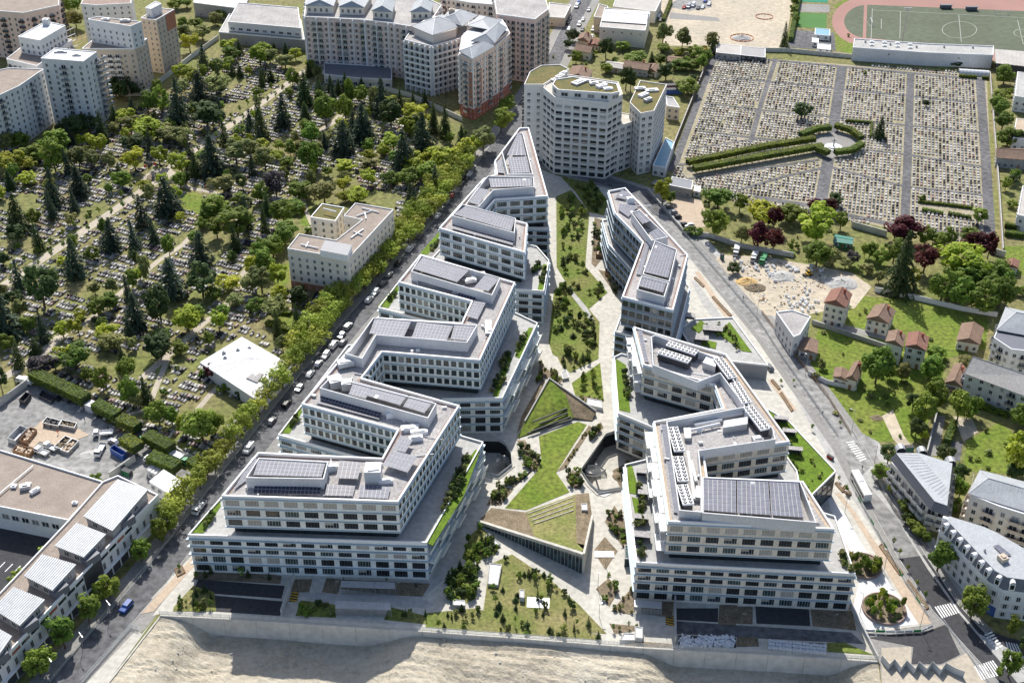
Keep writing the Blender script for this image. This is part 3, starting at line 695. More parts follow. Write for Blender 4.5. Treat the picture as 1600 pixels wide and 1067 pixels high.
array(th1, [(652,440),(706,457),(710,452),(656,436)], ZR-.3, 'panel_dark', 1.1, 1.7, .1); array(th1, [(714,462),(742,470),(744,464),(718,456)], ZR-.3, 'panel_dark', 1.1, 1.7, .1)
array(th1, [(729,494),(746,499),(759,473),(741,470)], ZR+.3, 'panel', 1.1, 1.7)
PR(th3, [(706,337),(804,364),(806,341),(722,319)], [[(709,335),(799,361),(804,342),(729,321)]])
array(th3, [(706,357),(801,383),(803,378),(708,352)], ZR-.2, 'panel_dark', 1.1, 1.7, .1)
PR(th3, [(733,322),(748,323),(771,297),(835,292),(834,277),(762,275),(756,282),(727,320)], [[(730,315),(748,321),(764,297),(745,293)], [(767,293),(832,291),(831,279),(764,279)]])
PR(th3, [(784,237),(793,272),(833,272),(817,208),(806,209)], [[(798,271),(828,270),(823,245),(793,246)], [(792,243),(822,243),(815,211),(808,210)]])
array(th3, [(778,270),(788,271),(783,248),(776,253)], ZR-.2, 'panel', 1.1, 1.7)
plantroom(th2, [(1097.5,801),(1276,816),(1251,752),(1097.5,745)], ZA, zd-.1, [([(1100,797),(1150,801),(1150,748.2),(1099,746.5)], 'panel'), ([(1152,801),(1204,804.5),(1200,750),(1152,748.2)], 'panel'), ([(1206,804.7),(1255,808),(1247,753),(1202,750.2)], 'panel')])
array(th2, [(1062,809),(1280,821),(1281,817),(1064,805)], ZR-.3, 'panel_dark', 1.1, 1.7)
array(th2, [(1053,800),(1060,802),(1043,663),(1032,662)], ZR-.4, 'panel', 1.2, 1.7)
plantroom(th2, [(1092,704),(1212,686),(1208,668),(1166,643),(1164,635),(1041,658),(1047,700),(1061,797),(1096.7,800),(1096.7,745)], ZA-.6, zd-.1)
plantroom(th2, [(1020,570),(1090,597),(1125,583),(1165,637),(1172,634),(1128,562),(1024,523),(1017,526)], ZA-.6, zd-.1)
array(th2, [(1022,574),(1104,603),(1106,599),(1024,570)], ZR-.3, 'panel_dark', 1.1, 1.7); array(th2, [(1007,566),(1014,566),(1003,516),(996,517)], ZR-.4, 'panel', 1.1, 1.7)
for (a, c, wd, n) in [((1051,664),(1062,701),3.1,7),((1059,710),(1068,748),3.1,7),((1066,754),(1076,784),3.1,6),((1122,556),(1145,587),3,8),((1148,595),(1167,626),3,8),((1169,632),(1196,667),3,8),((1031,545),(1078,560),2.9,8),((1044,533),(1089,548),2.9,8)]:
    q = W([a, c], ZA+.3); chiller(th2, q[0], q[1], wd, zd+.4, n, 3.0)
b = MB()
for px, h in [([(1130,668),(1168,662),(1168,651),(1131,657)],2.4),([(1098,566),(1118,573),(1122,556),(1106,553)],2.6),([(1068,668),(1080,668),(1080,684),(1070,684)],1.6),([(1086,776),(1098,778),(1098,760),(1088,758)],1.8)]:
    b = MB(); b.prism(W(px, zd+h), zd-.05, zd+h); b.build('air_handler', 'galv', th2)
for ln in [[(1080,672),(1125,662)],[(1085,664),(1128,656)],[(1075,705),(1085,780)],[(1080,720),(1088,752)],[(1100,655),(1160,645)]]:
    b = MB(); p, q = G(*ln[0], zd+1.2), G(*ln[1], zd+1.2); b.bar(p, q, .45, 0, 6); b.build('duct', 'trim_white', th2)
PR(th4, [(1004,428),(1046,440),(1058,390),(1023,376)], [[(1006,425),(1044,434),(1055,392),(1025,379)]]); PR(th4, [(995,452),(1038,464),(1045,442),(1002,431)], [[(999,447),(1036,457),(1041,441),(1003,432)]])
PR(th4, [(986,332),(1018,376),(1044,370),(1000,328)], [[(988,331),(1004,350),(1018,345),(1000,328)], [(1014,364),(1022,374),(1042,370),(1027,357)]])
array(th4, [(966,328),(982,339),(997,322),(968,318)], ZR-.1, 'panel', 1.1, 1.7); array(th4, [(960,308),(977,312),(988,303),(972,297)], ZR-.1, 'panel', 1.1, 1.7)
array(th4, [(994,428),(1002,430),(1016,378),(1009,377)], ZR-.3, 'panel', 1.1, 1.7); array(th4, [(994,462),(1043,478),(1045,473),(996,457)], ZR-.3, 'panel', 1.1, 1.7)
# small rooftop kit
def kit(th, u, v, l, wd, h, z=zd, m='trim_white', nm='vent_unit'):
    p = G(u, v, z); b = MB(); b.box(p, l, wd, z-.05, z+h, .4*R.random(), 0); b.box((p.x, p.y), l*.7, wd*.7, z+h, z+h+.25, .2, 0); b.build(nm, m, th)
kit(th1,584,748,4.5,4.5,4.2,m='plant_wall',nm='stair_head'); kit(th1,609,652,2,1.6,1.6); kit(th1,517,735,4,1.4,1.6); kit(th1,603,754,4,1.2,1.2); kit(th1,650,688,4,1.3,1.4); kit(th1,655,678,5,1.2,1.2); kit(th1,640,672,5,2.2,1.2)
kit(th1,524,602,4,4,2.6,zd+1,'galv','condenser'); kit(th1,542,606,3,3,2.4,zd+1,'galv','condenser'); kit(th1,540,570,5,3,1.6,zd+.6,'white','vent_unit'); kit(th1,763,514,2,8,1,m='galv'); kit(th1,747,432,5,2,1.2,zd+1); kit(th1,735,440,4,2,1,zd+1)
kit(th4,1027,380,3,1.5,1.5,zd+1); kit(th4,985,317,3,2,2.2); kit(th2,1183,690,3,2,1.6,m='galv'); kit(th3,757,290,3,2,1.5)
# terrace lawns, beds and sheds on the podiums
def terrace(th, px, m='roof_lawn'): sheet('terrace_lawn' if m == 'roof_lawn' else 'terrace_bed', W(px, ZP+.2), ZP+.2, m, kind=None, parent=th, skirt=.16)
for px in ([(300,832),(318,832),(345,790),(343,780)],[(440,676),(452,677),(472,643),(469,633)],[(590,478),(607,481),(625,452),(620,444)],[(725,774),(750,705),(743,702),(735,712),(705,768),(690,800),(668,848),(676,852)],[(778,620),(800,560),(793,556),(770,618)],[(812,560),(833,512),(826,512),(804,556)]): terrace(th1, px)
for px in ([(656,396),(668,398),(690,368),(686,362)],[(840,452),(850,455),(857,415),(849,412)]): terrace(th3, px)
for px in ([(982,770),(1000,772),(988,728),(980,726)],[(996,820),(1008,820),(1003,780),(987,776)],[(966,640),(985,644),(978,570),(962,560)]): terrace(th2, px)
for px in ([(1082,520),(1135,505),(1180,560),(1160,570)],): pass
# podium of the east garden terrace and its glass end
b = MB(); EP = W([(1248,795),(1306,738),(1233,660),(1198,640)], 9.0)
th5 = thing('garden_podium', 'low glazed podium with lawn roof beside the street, right of the cream offices', 'building', (EP[0][0], EP[0][1], 0))
facade(th5, EP, [(.3,2.9),(3.2,5.8),(6.1,8.4)], 3.4, .12, rnd_pick([('slot_teal', .8), ('slot_dark', .2)]), 'frame_dark', (0, 9.0), pn='facade')
b = MB(); b.ring(offset(ccw(EP), .05), offset(ccw(EP), -.3), 8.95, 9.6); b.build('parapet', 'trim_white', th5)
sheet('roof_lawn', offset(ccw(EP), -.4), 9.25, 'roof_lawn', kind=None, parent=th5)
EP2 = W([(1090,560),(1200,572),(1145,497),(1085,500),(1062,515)], 6.0)
th6 = thing('garden_podium', 'low podium roof garden with sheds, between the dark offices and the street', 'building', (EP2[0][0], EP2[0][1], 0))
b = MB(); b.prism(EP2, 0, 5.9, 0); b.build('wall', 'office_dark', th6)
b = MB(); b.ring(offset(ccw(EP2), .05), offset(ccw(EP2), -.3), 5.85, 6.5); b.build('parapet', 'trim_white', th6)
sheet('terrace_deck', offset(ccw(EP2), -.35), 6.0, 'concrete_grey', kind=None, parent=th6)
for px in ([(1080,513),(1095,500),(1105,508),(1092,520)],[(1120,520),(1140,503),(1175,550),(1160,548)],[(1100,530),(1120,535),(1118,545),(1095,538)]): sheet('roof_lawn', W(px, 6.2), 6.2, 'roof_lawn', kind=None, parent=th6, skirt=.2)
for th, u, v, l, wd, z in [(th5,1221,652,4.4,1.8,9.2),(th5,1234,672,4.4,1.8,9.2),(th5,1243,700,4.4,1.8,9.2),(th6,1114,512,7,3.4,6),(th6,1078,492,4,3,6),(th6,1096,527,5,3,6),(th2,1003,806,4,2,ZP),(th2,1003,735,3,2,ZP),(th2,1004,834,4.5,2.4,ZP),(th2,1005,768,3,2,ZP)]:
    p = G(u, v, z+2.4); b = MB(); b.box(p, l, wd, z+2.2, z+2.4, -.15, 0)
    for s in (-.45, .45):
        for t in (-.42, .42): b.box((p.x+l*s, p.y+wd*t), .15, .15, z, z+2.2, 0, 1)
    b.box((p.x, p.y+wd*.3), l*.9, .1, z, z+2.2, -.15, 1); b.build('terrace_shelter', ['roof_grey', 'dark'], th)
# walkway balconies stepping along the garden sides
for th, line, n in ((th2, [(1021,658),(1044,814)], 6),(th2, [(990,512),(1005,568)], 5)):
    a, c = G(*line[0], ZR), G(*line[1], ZR)
    for r in range(3):
        z = 19.6+3.5*r-.0
        for k in range(n):
            p0, p1 = a.lerp(c, k/n), a.lerp(c, (k+.92)/n); off = Vector((-1.5-.5*((k+r) % 3), 0, 0)); b = MB()
            p0.z = p1.z = z-3.2
            b.obox(p0, p1-p0, off, (0, 0, .25), 0); b.obox(p0+off, p1-p0, (.06,0,0), (0, 0, 1.3), 0); b.build('walkway_balcony', 'trim_white', th)
for th, line, n, z0 in ((th1, [(667,850),(754,698)], 7, ZP),(th1, [(785,624),(840,508)], 6, ZP)):
    a, c = G(*line[0], z0), G(*line[1], z0); dd = (c-a).normalized(); nn = Vector((dd.y, -dd.x, 0))
    for r in range(3):
        for k in range(n):
            p0, p1 = a.lerp(c, k/n), a.lerp(c, (k+.9)/n); off = nn*(1.1+.9*((k+r) % 2)); b = MB(); p0.z = p1.z = 3.2+3.3*r
            b.obox(p0, p1-p0, off, (0, 0, .25), 0); b.obox(p0+off, p1-p0, -nn*.06, (0, 0, 1.1), 0); b.build('walkway_balcony', 'office_white', th)

# scattered small roof kit: pipes, hatches, cable trays on each deck
def roofkit(th, S_, n):
    S_ = ccw(S_); inn = offset(S_, -1.2); xs = [p[0] for p in inn]; ys = [p[1] for p in inn]; k = 0; t = 0
    while k < n and t < 900:
        t += 1; p = Vector((R.uniform(min(xs), max(xs)), R.uniform(min(ys), max(ys)), zd))
        if not inside(p, inn): continue
        b = MB(); k += 1; q = R.random(); a = R.choice((.15, 1.7, -.3))
        if q < .4: b.box(p, R.uniform(.6,1.4), R.uniform(.5,1), zd-.02, zd+R.uniform(.3,1.0), a); b.build('roof_hatch', R.choice(('galv','trim_white')), th)
        elif q < .75: e = Vector((math.cos(a), math.sin(a), 0))*R.uniform(2, 6); b.bar(p+Vector((0,0,.3)), p+e+Vector((0,0,.3)), R.uniform(.1,.22), 0, 5); b.build('pipe', R.choice(('galv','trim_white')), th)
        else: b.bar(p, p+Vector((0,0,R.uniform(.6,1.3))), .2, 0, 6); b.build('flue', 'galv', th)
roofkit(th1, S1, 70); roofkit(th2, S2, 60); roofkit(th3, S3, 30); roofkit(th4, S4, 26)
for th, S_, m in ((th1, S1, 'roof_red'), (th2, S2, 'tan_path'), (th3, S3, 'roof_red'), (th4, S4, 'roof_red')):   # gravel margin inside the parapet
    b = MB(); b.ring(offset(ccw(S_), -.47), offset(ccw(S_), -1.25), zd-.05, zd+.03); b.build('gravel_margin', m, th)
# ------------------------------------------------------------------ other buildings
def unitmesh(fn):
    c = {}
    def g(*a):
        if a not in c: c[a] = fn(*a)
        return c[a]
    return g
@unitmesh
def balcmesh(slab, rail):
    b = MB(); b.obox((0,-1,-.18), (1,0,0), (0,1,0), (0,0,.18), 0); b.obox((0,-1,0), (1,0,0), (0,.05,0), (0,0,1.0), 1)
    for x in (0, .97): b.obox((x,-.95,0), (.03,0,0), (0,.95,0), (0,0,1.0), 1)
    return b.mesh('balcony', [slab, rail])
def block(name, label, cat, px, zt, wall='cream', roof='gravel_roof', fh=2.9, bay=3.2, win=(1.3,1.5), kinds=(('flat',.75),('flat_pale',.25)), z0=0, par=.5, z_first=None, balc=None, balc_mat=('trim_white','steel'), bd=1.2, th=None, part='wall', rows=None, skip=lambda e, r, k: False, world=None, band=None, trim='trim_white', pil=None, accent=None):
    poly = ccw(world if world else W(px, zt)); cx = sum(p[0] for p in poly)/len(poly); cy = sum(p[1] for p in poly)/len(poly)
    th = th or thing(name, label, cat, (cx, cy, 0))
    b = MB(); b.prism(poly, z0, zt-par, 0); b.build(part, wall, th)
    b = MB(); b.ring(offset(poly, .04), offset(poly, -.3), zt-par-.02, zt); b.build('parapet', trim, th)
    b = MB(); b.prism(offset(poly, -.31), zt-par-.05, zt-par+.08, 0); b.build('roof', roof, th)
    zf = z0+.9 if z_first is None else z_first
    nr = rows or max(1, int((zt-par-zf-.2)/fh+.25)); n = len(poly); pk = rnd_pick(kinds)
    for i in range(n):
        a, c = Vector(poly[i]), Vector(poly[(i+1) % n]); L = (c-a).length
        if L < 2.2 or not faces_cam(a, c): continue
        d = (c-a)/L; nrm = Vector((d.y, -d.x)); nb = max(1, round(L/bay)); bw = L/nb
        if accent:
            for k in range(accent[2], nb, accent[0]):
                o = a+d*(k*bw+.25)+nrm*.004; ab = MB(); ab.obox((o.x, o.y, z0+accent[3]), (d.x*(bw-.5), d.y*(bw-.5), 0), (nrm.x*.015, nrm.y*.015, 0), (0, 0, accent[4]-accent[3])); ab.build('colour_panel', accent[1][(k//accent[0]) % len(accent[1])], th)
        if pil:
            for k in range(0, nb+1, pil[0]):
                o = a+d*min(L-.25, max(.25, k*bw))+nrm*.003; pb = MB(); pb.obox((o.x-d.x*pil[1]/2, o.y-d.y*pil[1]/2, z0+pil[3]), (d.x*pil[1], d.y*pil[1], 0), (nrm.x*pil[2], nrm.y*pil[2], 0), (0, 0, zt-par-z0-pil[3])); pb.build('pilaster', trim, th)
        for r in range(nr):
            z = zf+r*fh
            for k in range(nb):
                if balc and r > 0 and balc(i, r, k):
                    o = a+d*(k*bw+bw*.08)
                    put('balcony', balcmesh(*balc_mat), th, None, Vector((o.x, o.y, z-.75))-Vector(th.location), math.atan2(d.y, d.x), (bw*.84, bd, 1))
                    ww = min(bw*.74, win[0]*1.9); o = a+d*(k*bw+(bw-ww)/2)+nrm*.02; addwin(th, (o.x, o.y, z-.7), d, ww, win[1]+.7, pk(i, r, k)); continue
                if skip(i, r, k): continue
                ww = min(win[0], bw*.8); o = a+d*(k*bw+(bw-ww)/2)+nrm*.02; addwin(th, (o.x, o.y, z), d, ww, win[1], pk(i, r, k))
    if band:
        for z in band: bb = MB(); bb.ring(offset(poly, .12), offset(poly, .004), z, z+.3); bb.build('string_course', trim, th)
    return th
def hip(th, px, z, rise, m, over=.5, k=.5, world=None, name='roof'):
    q = [Vector(p) for p in offset(ccw(world or W(px, z)), over)]
    if (q[1]-q[0]).length+(q[3]-q[2]).length < (q[2]-q[1]).length+(q[0]-q[3]).length: q = q[1:]+q[:1]
    w2 = ((q[2]-q[1]).length)/2; L = (q[1]-q[0]).length
    m0, m1 = (q[0]+q[3])/2, (q[1]+q[2])/2; t = min(.5, k*w2/L)
    r0 = m0.lerp(m1, t); r1 = m1.lerp(m0, t); b = MB()
    P = [(p.x, p.y, z) for p in q]; A, B = (r0.x, r0.y, z+rise), (r1.x, r1.y, z+rise)
    b.poly([P[0], P[1], B, A]); b.poly([P[2], P[3], A, B]); b.poly([P[1], P[2], B]); b.poly([P[3], P[0], A])
    for i in range(4): p, r = P[i], P[(i+1) % 4]; b.poly([(p[0], p[1], z-.25), (r[0], r[1], z-.25), r, p])
    b.poly([(p[0], p[1], z-.25) for p in P[::-1]])
    o = b.build(name, m, th)
    bb = MB(); bb.bar(A, B, .14, 0, 5)
    for c_, e in ((P[0], A), (P[3], A), (P[1], B), (P[2], B)):
        if k > .05: bb.bar(c_, e, .1, 0, 4)
    bb.build('ridge', m, o); return o
def kitbox(th, u, v, z, l, wd, h, m='trim_white', a=0, nm='vent_unit'):
    p = G(u, v, z); b = MB(); b.box(p, l, wd, z-.1, z+h, a, 0); b.box(p, l*.5, wd*.5, z+h, z+h+.3, a, 0); b.build(nm, m, th)
def house(label, px, ze, rise, wall, roof, k=.02, fh=2.7, cat='house', chim=True, name='house', bay=2.8):
    poly = ccw(W(px, ze)); cx = sum(p[0] for p in poly)/4; cy = sum(p[1] for p in poly)/4
    th = thing(name, label, cat, (cx, cy, 0)); b = MB(); b.prism(poly, 0, ze-.26); b.build('wall', wall, th)
    rf = hip(th, None, ze, rise, roof, .4, k, world=poly)
    if k < .1:                                     # gable infill
        q = [Vector(p) for p in poly]
        if (q[1]-q[0]).length+(q[3]-q[2]).length < (q[2]-q[1]).length+(q[0]-q[3]).length: q = q[1:]+q[:1]
        for a, c in ((q[1], q[2]), (q[3], q[0])):
            m_ = (a+c)/2; inn = ((q[0]+q[1]+q[2]+q[3])/4-m_).normalized()*.25; b = MB()
            b.poly([(a.x, a.y, ze-.25), (c.x, c.y, ze-.25), (m_.x, m_.y, ze+rise*.93)]); b.build('gable', wall, th)
    if chim:
        c_ = Vector((cx, cy)).lerp(Vector(poly[2]), .45); b = MB(); b.box(c_, .7, .6, ze, ze+rise+.8, .2); b.box(c_, .85, .75, ze+rise+.8, ze+rise+.95, .2); b.build('chimney', 'brick', rf)
    n = 4
    for i in range(n):
        a, c = Vector(poly[i]), Vector(poly[(i+1) % n]); L = (c-a).length
        if not faces_cam(a, c): continue
        d = (c-a)/L; nrm = Vector((d.y, -d.x)); nb = max(1, round(L/bay)); bw = L/nb; nr = max(1, int(ze/fh))
        for r in range(nr):
            for q_ in range(nb):
                if r == 0 and q_ == nb//2 and i == 0:
                    o = a+d*(q_*bw+bw*.3)+nrm*.02; dm = MB(); dm.obox((o.x, o.y, .02), (d.x*1.0, d.y*1.0, 0), (nrm.x*.06, nrm.y*.06, 0), (0, 0, 2.1)); dm.build('door', 'wood', th); continue
                o = a+d*(q_*bw+bw*.27)+nrm*.02; addwin(th, (o.x, o.y, .9+r*fh), d, bw*.42, 1.3, 'flat_open' if R.random() < .4 else 'flat')
    return th
# --- towers at the left edge
t = block('apartment_tower', 'pale white apartment tower with stacked balconies at left, beside the cemetery', 'apartment building', [(64,91),(130,96),(151,81),(86,75)], 33.5, 'pale_grey', 'white', 2.85, 4.2, (1.2,1.5),
    balc=lambda e, r, k: (k == 2) or (k % 4 == 3 and R.random() < .0), bd=1.6)
for r in range(10):                                # side balconies on the street end
    p = G(151,81,33.5); z = 3.2+2.85*r; put('balcony', balcmesh('trim_white','galv'), t, None, Vector((p.x-1.5, p.y+.2, z))-Vector(t.location), math.radians(62), (5.5, 1.7, 1))
kitbox(t,95,83,33,6,1.2,.8,'galv'); kitbox(t,120,88,33,4,1,.7,'galv')
t = block('apartment_tower', 'beige apartment tower with white stepped top storeys, behind the pale tower', 'apartment building', [(128,76),(211,76),(230,60),(150,58)], 25, 'beige', 'gravel_roof', 2.8, 3.6, (1.1,1.4), balc=lambda e, r, k: k in (3, 4) and e == 0, bd=1.5)
block('', '', '', [(137,30),(204,41),(221,34),(152,26)], 36.5, 'pale_grey', 'gravel_roof', 2.8, 3.6, (.9,1.3), z0=24.5, th=t, part='upper_storeys')
kitbox(t,196,34,36.2,5,2,1,'galv'); kitbox(t,165,32,36.2,4,2,.8,'galv')
t = block('apartment_tower', 'beige and white tower with an orange upper corner, right of the stepped tower', 'apartment building', [(220,28),(244,31),(272,15),(246,12)], 29, 'beige', 'gravel_roof', 2.8, 3.4, (.9,1.3))
block('', '', '', [(227,12),(236,14),(252,6),(243,2)], 33.5, 'pale_grey', 'white', 3, 5, (.6,.8), z0=28.4, th=t, part='stair_tower')
pt = W([(258,23.2),(272,15.2)], 29); b = MB(); a, c = Vector(pt[0]), Vector(pt[1]); d = (c-a); nr = Vector((d.y,-d.x)).normalized(); b.obox((a.x+nr.x*.02,a.y+nr.y*.02,20), (d.x,d.y,0), (nr.x*.12,nr.y*.12,0), (0,0,8.6)); b.build('orange_panel', 'terracotta', t)
block('apartment_building', 'white apartment block with red brick panels at the left picture edge', 'apartment building', [(-60,176),(30,134),(68,108),(15,106),(-60,120)], 27, 'white_wall', 'gravel_roof', 2.85, 3.4, (1.0,1.4), balc=lambda e, r, k: k % 4 == 2, balc_mat=('trim_white','steel'), kinds=(('flat',.8),('flat_pale',.2)))
t = MB(); 
t = block('apartment_building', 'white terraced block wrapped in scaffold netting, far left', 'apartment building', [(10,92),(58,103),(112,62),(60,52)], 25, 'pale_grey', 'gravel_roof', 2.9, 3.4, (1.1,1.4), balc=lambda e, r, k: r > 5, balc_mat=('trim_white','galv'))
block('', '', '', [(28,57),(62,63),(102,40),(72,33)], 33, 'pale_grey', 'white', 2.9, 3.2, (1.2,1.5), z0=24.4, th=t, part='upper_storeys'); kitbox(t,73,39,32.6,3,3,3,'white')
q = W([(62,62),(112,40)], 31); a, c = Vector(q[0]), Vector(q[1]); b = MB()
for i in range(9):
    p = a.lerp(c, i/8)+Vector((1.2,-1.0)); b.bar((p.x,p.y,0), (p.x,p.y,33), .06, 0, 4)
for z in range(3, 33, 3): p0 = a+Vector((1.2,-1)); p1 = c+Vector((1.2,-1)); b.obox((p0.x,p0.y,z), (p1.x-p0.x,p1.y-p0.y,0), (0,.8,0), (0,0,.08), 0)
b.build('scaffold', 'mesh_grey', t)
t = block('apartment_building', 'orange-brown block with balcony stack in the far top left corner', 'apartment building', [(-40,14),(36,20),(92,8),(92,-20),(-40,-20)], 26, 'pale_pink', 'gravel_roof', 2.9, 3.4, (1.1,1.4), balc=lambda e, r, k: k % 3 == 1, balc_mat=('terracotta','dark'))
block('apartment_building', 'cream low block with brown roof at the far left edge', 'apartment building', [(-40,50),(0,56),(24,40),(14,30),(-40,30)], 12, 'beige', 'white', 3, 3.5)
block('apartment_building', 'grey block with green corner panel behind the stepped tower', 'apartment building', [(126,6),(150,8),(205,5),(205,-20),(140,-20)], 27, 'pale_grey', 'roof_red', 2.9, 3.6, (.9,1.2))
t = block('parking_deck', 'white two-level parking deck with red base wall, top left behind the cemetery', 'building', [(342,50),(476,62),(470,30),(358,22)], 6.5, 'grey_wall', 'concrete_grey', 3, 6, (1,1), par=.6)
block('', '', '', [(356,34),(470,44),(466,12),(372,4)], 11.5, 'pale_grey', 'roof_grey', 3, 4.5, (2.5,1.2), z0=6.2, th=t, part='upper_deck')
block('warehouse', 'long pale warehouse with white roof at the top left of the photo', 'warehouse', [(302,4),(380,14),(388,-2),(360,-20),(310,-20)], 8, 'grey_wall', 'white', 4, 9, (1.2,1))
# --- pink and cream residential complex
def pinkpick(e, r, k): return k % 3 == 1
t = block('apartment_complex', 'long pink and cream apartment slab with loggias and zinc attic, above the cemetery', 'apartment building', [(475,26),(570,31),(616,37),(665,45),(690,8),(640,-16),(480,-16)], 29, 'pale_pink', 'roof_grey', 3.0, 3.3, (1.1,1.6), balc=lambda e, r, k: k % 4 in (1, 2), balc_mat=('trim_white','steel'), bd=.95, band=(6, 9, 12, 15, 18, 21, 24, 27), pil=(2, .45, 1.0, 5), accent=(4, ('cream','terracotta','yellow_wall','cream'), 1, 6, 27))
for (u0, v0, u1, v1, u2, v2, u3, v3) in [(478,8,520,9,527,-10,486,-14),(530,10,568,11,580,-8,540,-10),(582,16,612,18,616,2,590,0),(642,18,672,18,676,4,650,2)]:
    q = W([(u0,v0),(u1,v1),(u2,v2),(u3,v3)], 33); b = MB(); b.prism(q, 28.5, 32.8); b.build('attic', 'cream', t); hip(t, None, 32.8, 2.4, 'zinc', .5, .3, world=ccw(q), name='zinc_roof')
    qq = ccw(q)
    for i in range(4):
        a, c = Vector(qq[i]), Vector(qq[(i+1) % 4])
        if faces_cam(a, c):
            L = (c-a).length; d = (c-a)/L
            for s in range(int(L/3)): o = a+d*(1+3*s); addwin(t, (o.x+d.y*.02, o.y-d.x*.02, 29.6), d, 1.2, 1.8, 'flat')
for u0, u1 in ((486,508),(534,546)):              # white arched strips and colour panels on the slab
    pass
q = W([(515,133),(600,140),(640,146),(640,128),(600,112),(515,108)], 4.5)
block('', '', '', None, 5, 'cream', 'zinc_dark', 3, 4, (2.2,1.6), th=t, part='ground_wing', world=ccw(W([(506,116),(560,122),(612,124),(612,104),(506,98)], 5)))
t = block('apartment_building', 'cream corner apartment block with white loggia frame and hipped zinc roof', 'apartment building', [(632,62),(674,72),(726,58),(735,30),(660,20)], 26, 'cream', 'roof_grey', 3.0, 3.0, (1.3,1.8), balc=lambda e, r, k: True, balc_mat=('cream','trim_white'), bd=1.5, accent=(3, ('yellow_wall','pale_pink'), 1, 5, 25), pil=(1, .4, 1.5, 0), band=(5.5, 11.5, 17.5, 23.5), kinds=(('flat',.9),('flat_pale',.1)))
qa = ccw(W([(647,42),(677,55),(712,45),(716,28),(672,24)], 30)); b = MB(); b.prism(qa, 25.5, 29.8); b.build('attic', 'cream', t)
hip(t, [(645,41),(676,54),(720,40),(690,24)], 30, 4, 'zinc', .8, .9, name='zinc_roof'); hip(t, [(690,30),(722,40),(745,24),(705,16)], 31, 3, 'zinc', .6, .6, name='zinc_roof')
kitbox(t,706,22,32,3,2,2.5,'beige',nm='chimney'); kitbox(t,697,18,33,.8,.8,1.5,'dark',nm='chimney')
q = ccw(W([(632,62),(674,72),(726,58)], 26)); 
t = block('apartment_building', 'tall pink apartment tower with red brick base beside the street corner', 'apartment building', [(717,84),(738,93),(776,70),(797,52),(786,30),(745,40),(722,56)], 31, 'pale_pink', 'roof_grey', 2.9, 2.9, (1.0,1.5), balc=lambda e, r, k: k % 4 == 1, balc_mat=('trim_white','steel'), bd=1.1, band=(6, 24.5, 27.4), pil=(4, .5, .35, 5.8), accent=(4, ('terracotta','cream','pale_grey'), 2, 6, 24))
poly = ccw(W([(717,84),(738,93),(776,70),(797,52),(786,30),(745,40),(722,56)], 31)); b = MB(); b.prism(offset(poly, .1), .0, 5.8); b.build('brick_base', 'brick', t)
b = MB(); b.prism(offset(poly, -.8), 30.3, 32.2, 0, 1); b.build('attic', ['pale_pink','zinc'], t)
hip(t, [(719,80),(738,91),(772,72),(752,66)], 32.3, 2.6, 'zinc', .6, .9, name='zinc_roof'); hip(t, [(738,64),(772,67),(790,44),(775,38)], 33.5, 2.8, 'zinc', .6, .8, name='zinc_roof'); hip(t, [(732,40),(765,46),(782,32),(750,25)], 34, 2.4, 'zinc', .6, .8, name='zinc_roof')
t = block('apartment_building', 'red and cream tower with black balconies beyond the street, top centre', 'apartment building', [(776,22),(836,30),(857,14),(850,-12),(770,-15)], 34, 'pale_pink', 'roof_grey', 2.9, 2.7, (1.1,1.5), balc=lambda e, r, k: k % 2 == 1, balc_mat=('cream','steel'), bd=1)
b = MB(); q = W([(792,22.4),(812,25.4)], 34); a, c = Vector(q[0]), Vector(q[1]); d = c-a; n_ = Vector((d.y,-d.x)).normalized(); b.obox((a.x+n_.x*.03,a.y+n_.y*.03,0), (d.x,d.y,0), (n_.x*.12,n_.y*.12,0), (0,0,31)); b.build('red_panel', 'terracotta', t)
t = block('apartment_building', 'low octagonal corner wing with grey roof at the foot of the red tower', 'apartment building', [(798,74),(834,78),(838,68),(820,62),(800,63)], 12, 'beige', 'zinc_dark', 2.9, 2.4, (1.3,1.8), balc=lambda e, r, k: False)
block('apartment_building', 'cream apartment row at the top edge behind the pink slab', 'apartment building', [(690,-4),(735,4),(780,8),(780,-20),(690,-20)], 30, 'cream', 'zinc', 2.9, 3, (1.1,1.5), balc=lambda e, r, k: k % 3 == 0)
# --- white stone residence in the middle
t = block('residence', 'white stone residence with stepped wings and sedum roofs, above the pointed offices', 'apartment building', [(849,137),(867,152),(950,160),(973,147),(966,128),(892,117),(858,122)], 36.5, 'stone_white', 'concrete', 3.05, 3.9, (2.7,1.8), kinds=(('office_dark',.85),('office_blind',.15)), band=[4.2+3.05*i for i in range(11)], trim='stone_white')
block('', '', '', [(863,132),(872,140),(955,146),(968,143),(964,131),(895,120),(868,124)], 40, 'stone_white', 'sedum', 3, 6, (3,1.6), z0=36, th=t, part='attic', z_first=37.2)
block('', '', '', [(819,132),(849,132),(889,108),(875,101),(846,102),(828,112)], 37, 'stone_white', 'sedum', 3.05, 3.4, (1.4,1.6), th=t, part='west_wing', band=[4.2+3.05*i for i in range(10)], trim='stone_white')
block('', '', '', [(984,160),(1001,177),(1022,173),(1042,132),(1000,126)], 29.5, 'stone_white', 'sedum', 3.05, 3.0, (1.7,1.8), th=t, part='east_wing', band=[4.2+3.05*i for i in range(8)], trim='stone_white')
block('', '', '', [(944,195),(958,200),(988,190),(984,178),(960,175)], 22.5, 'stone_white', 'concrete', 3.05, 3.6, (2.4,1.7), th=t, part='link_wing', band=[4.2+3.05*i for i in range(6)], trim='stone_white')
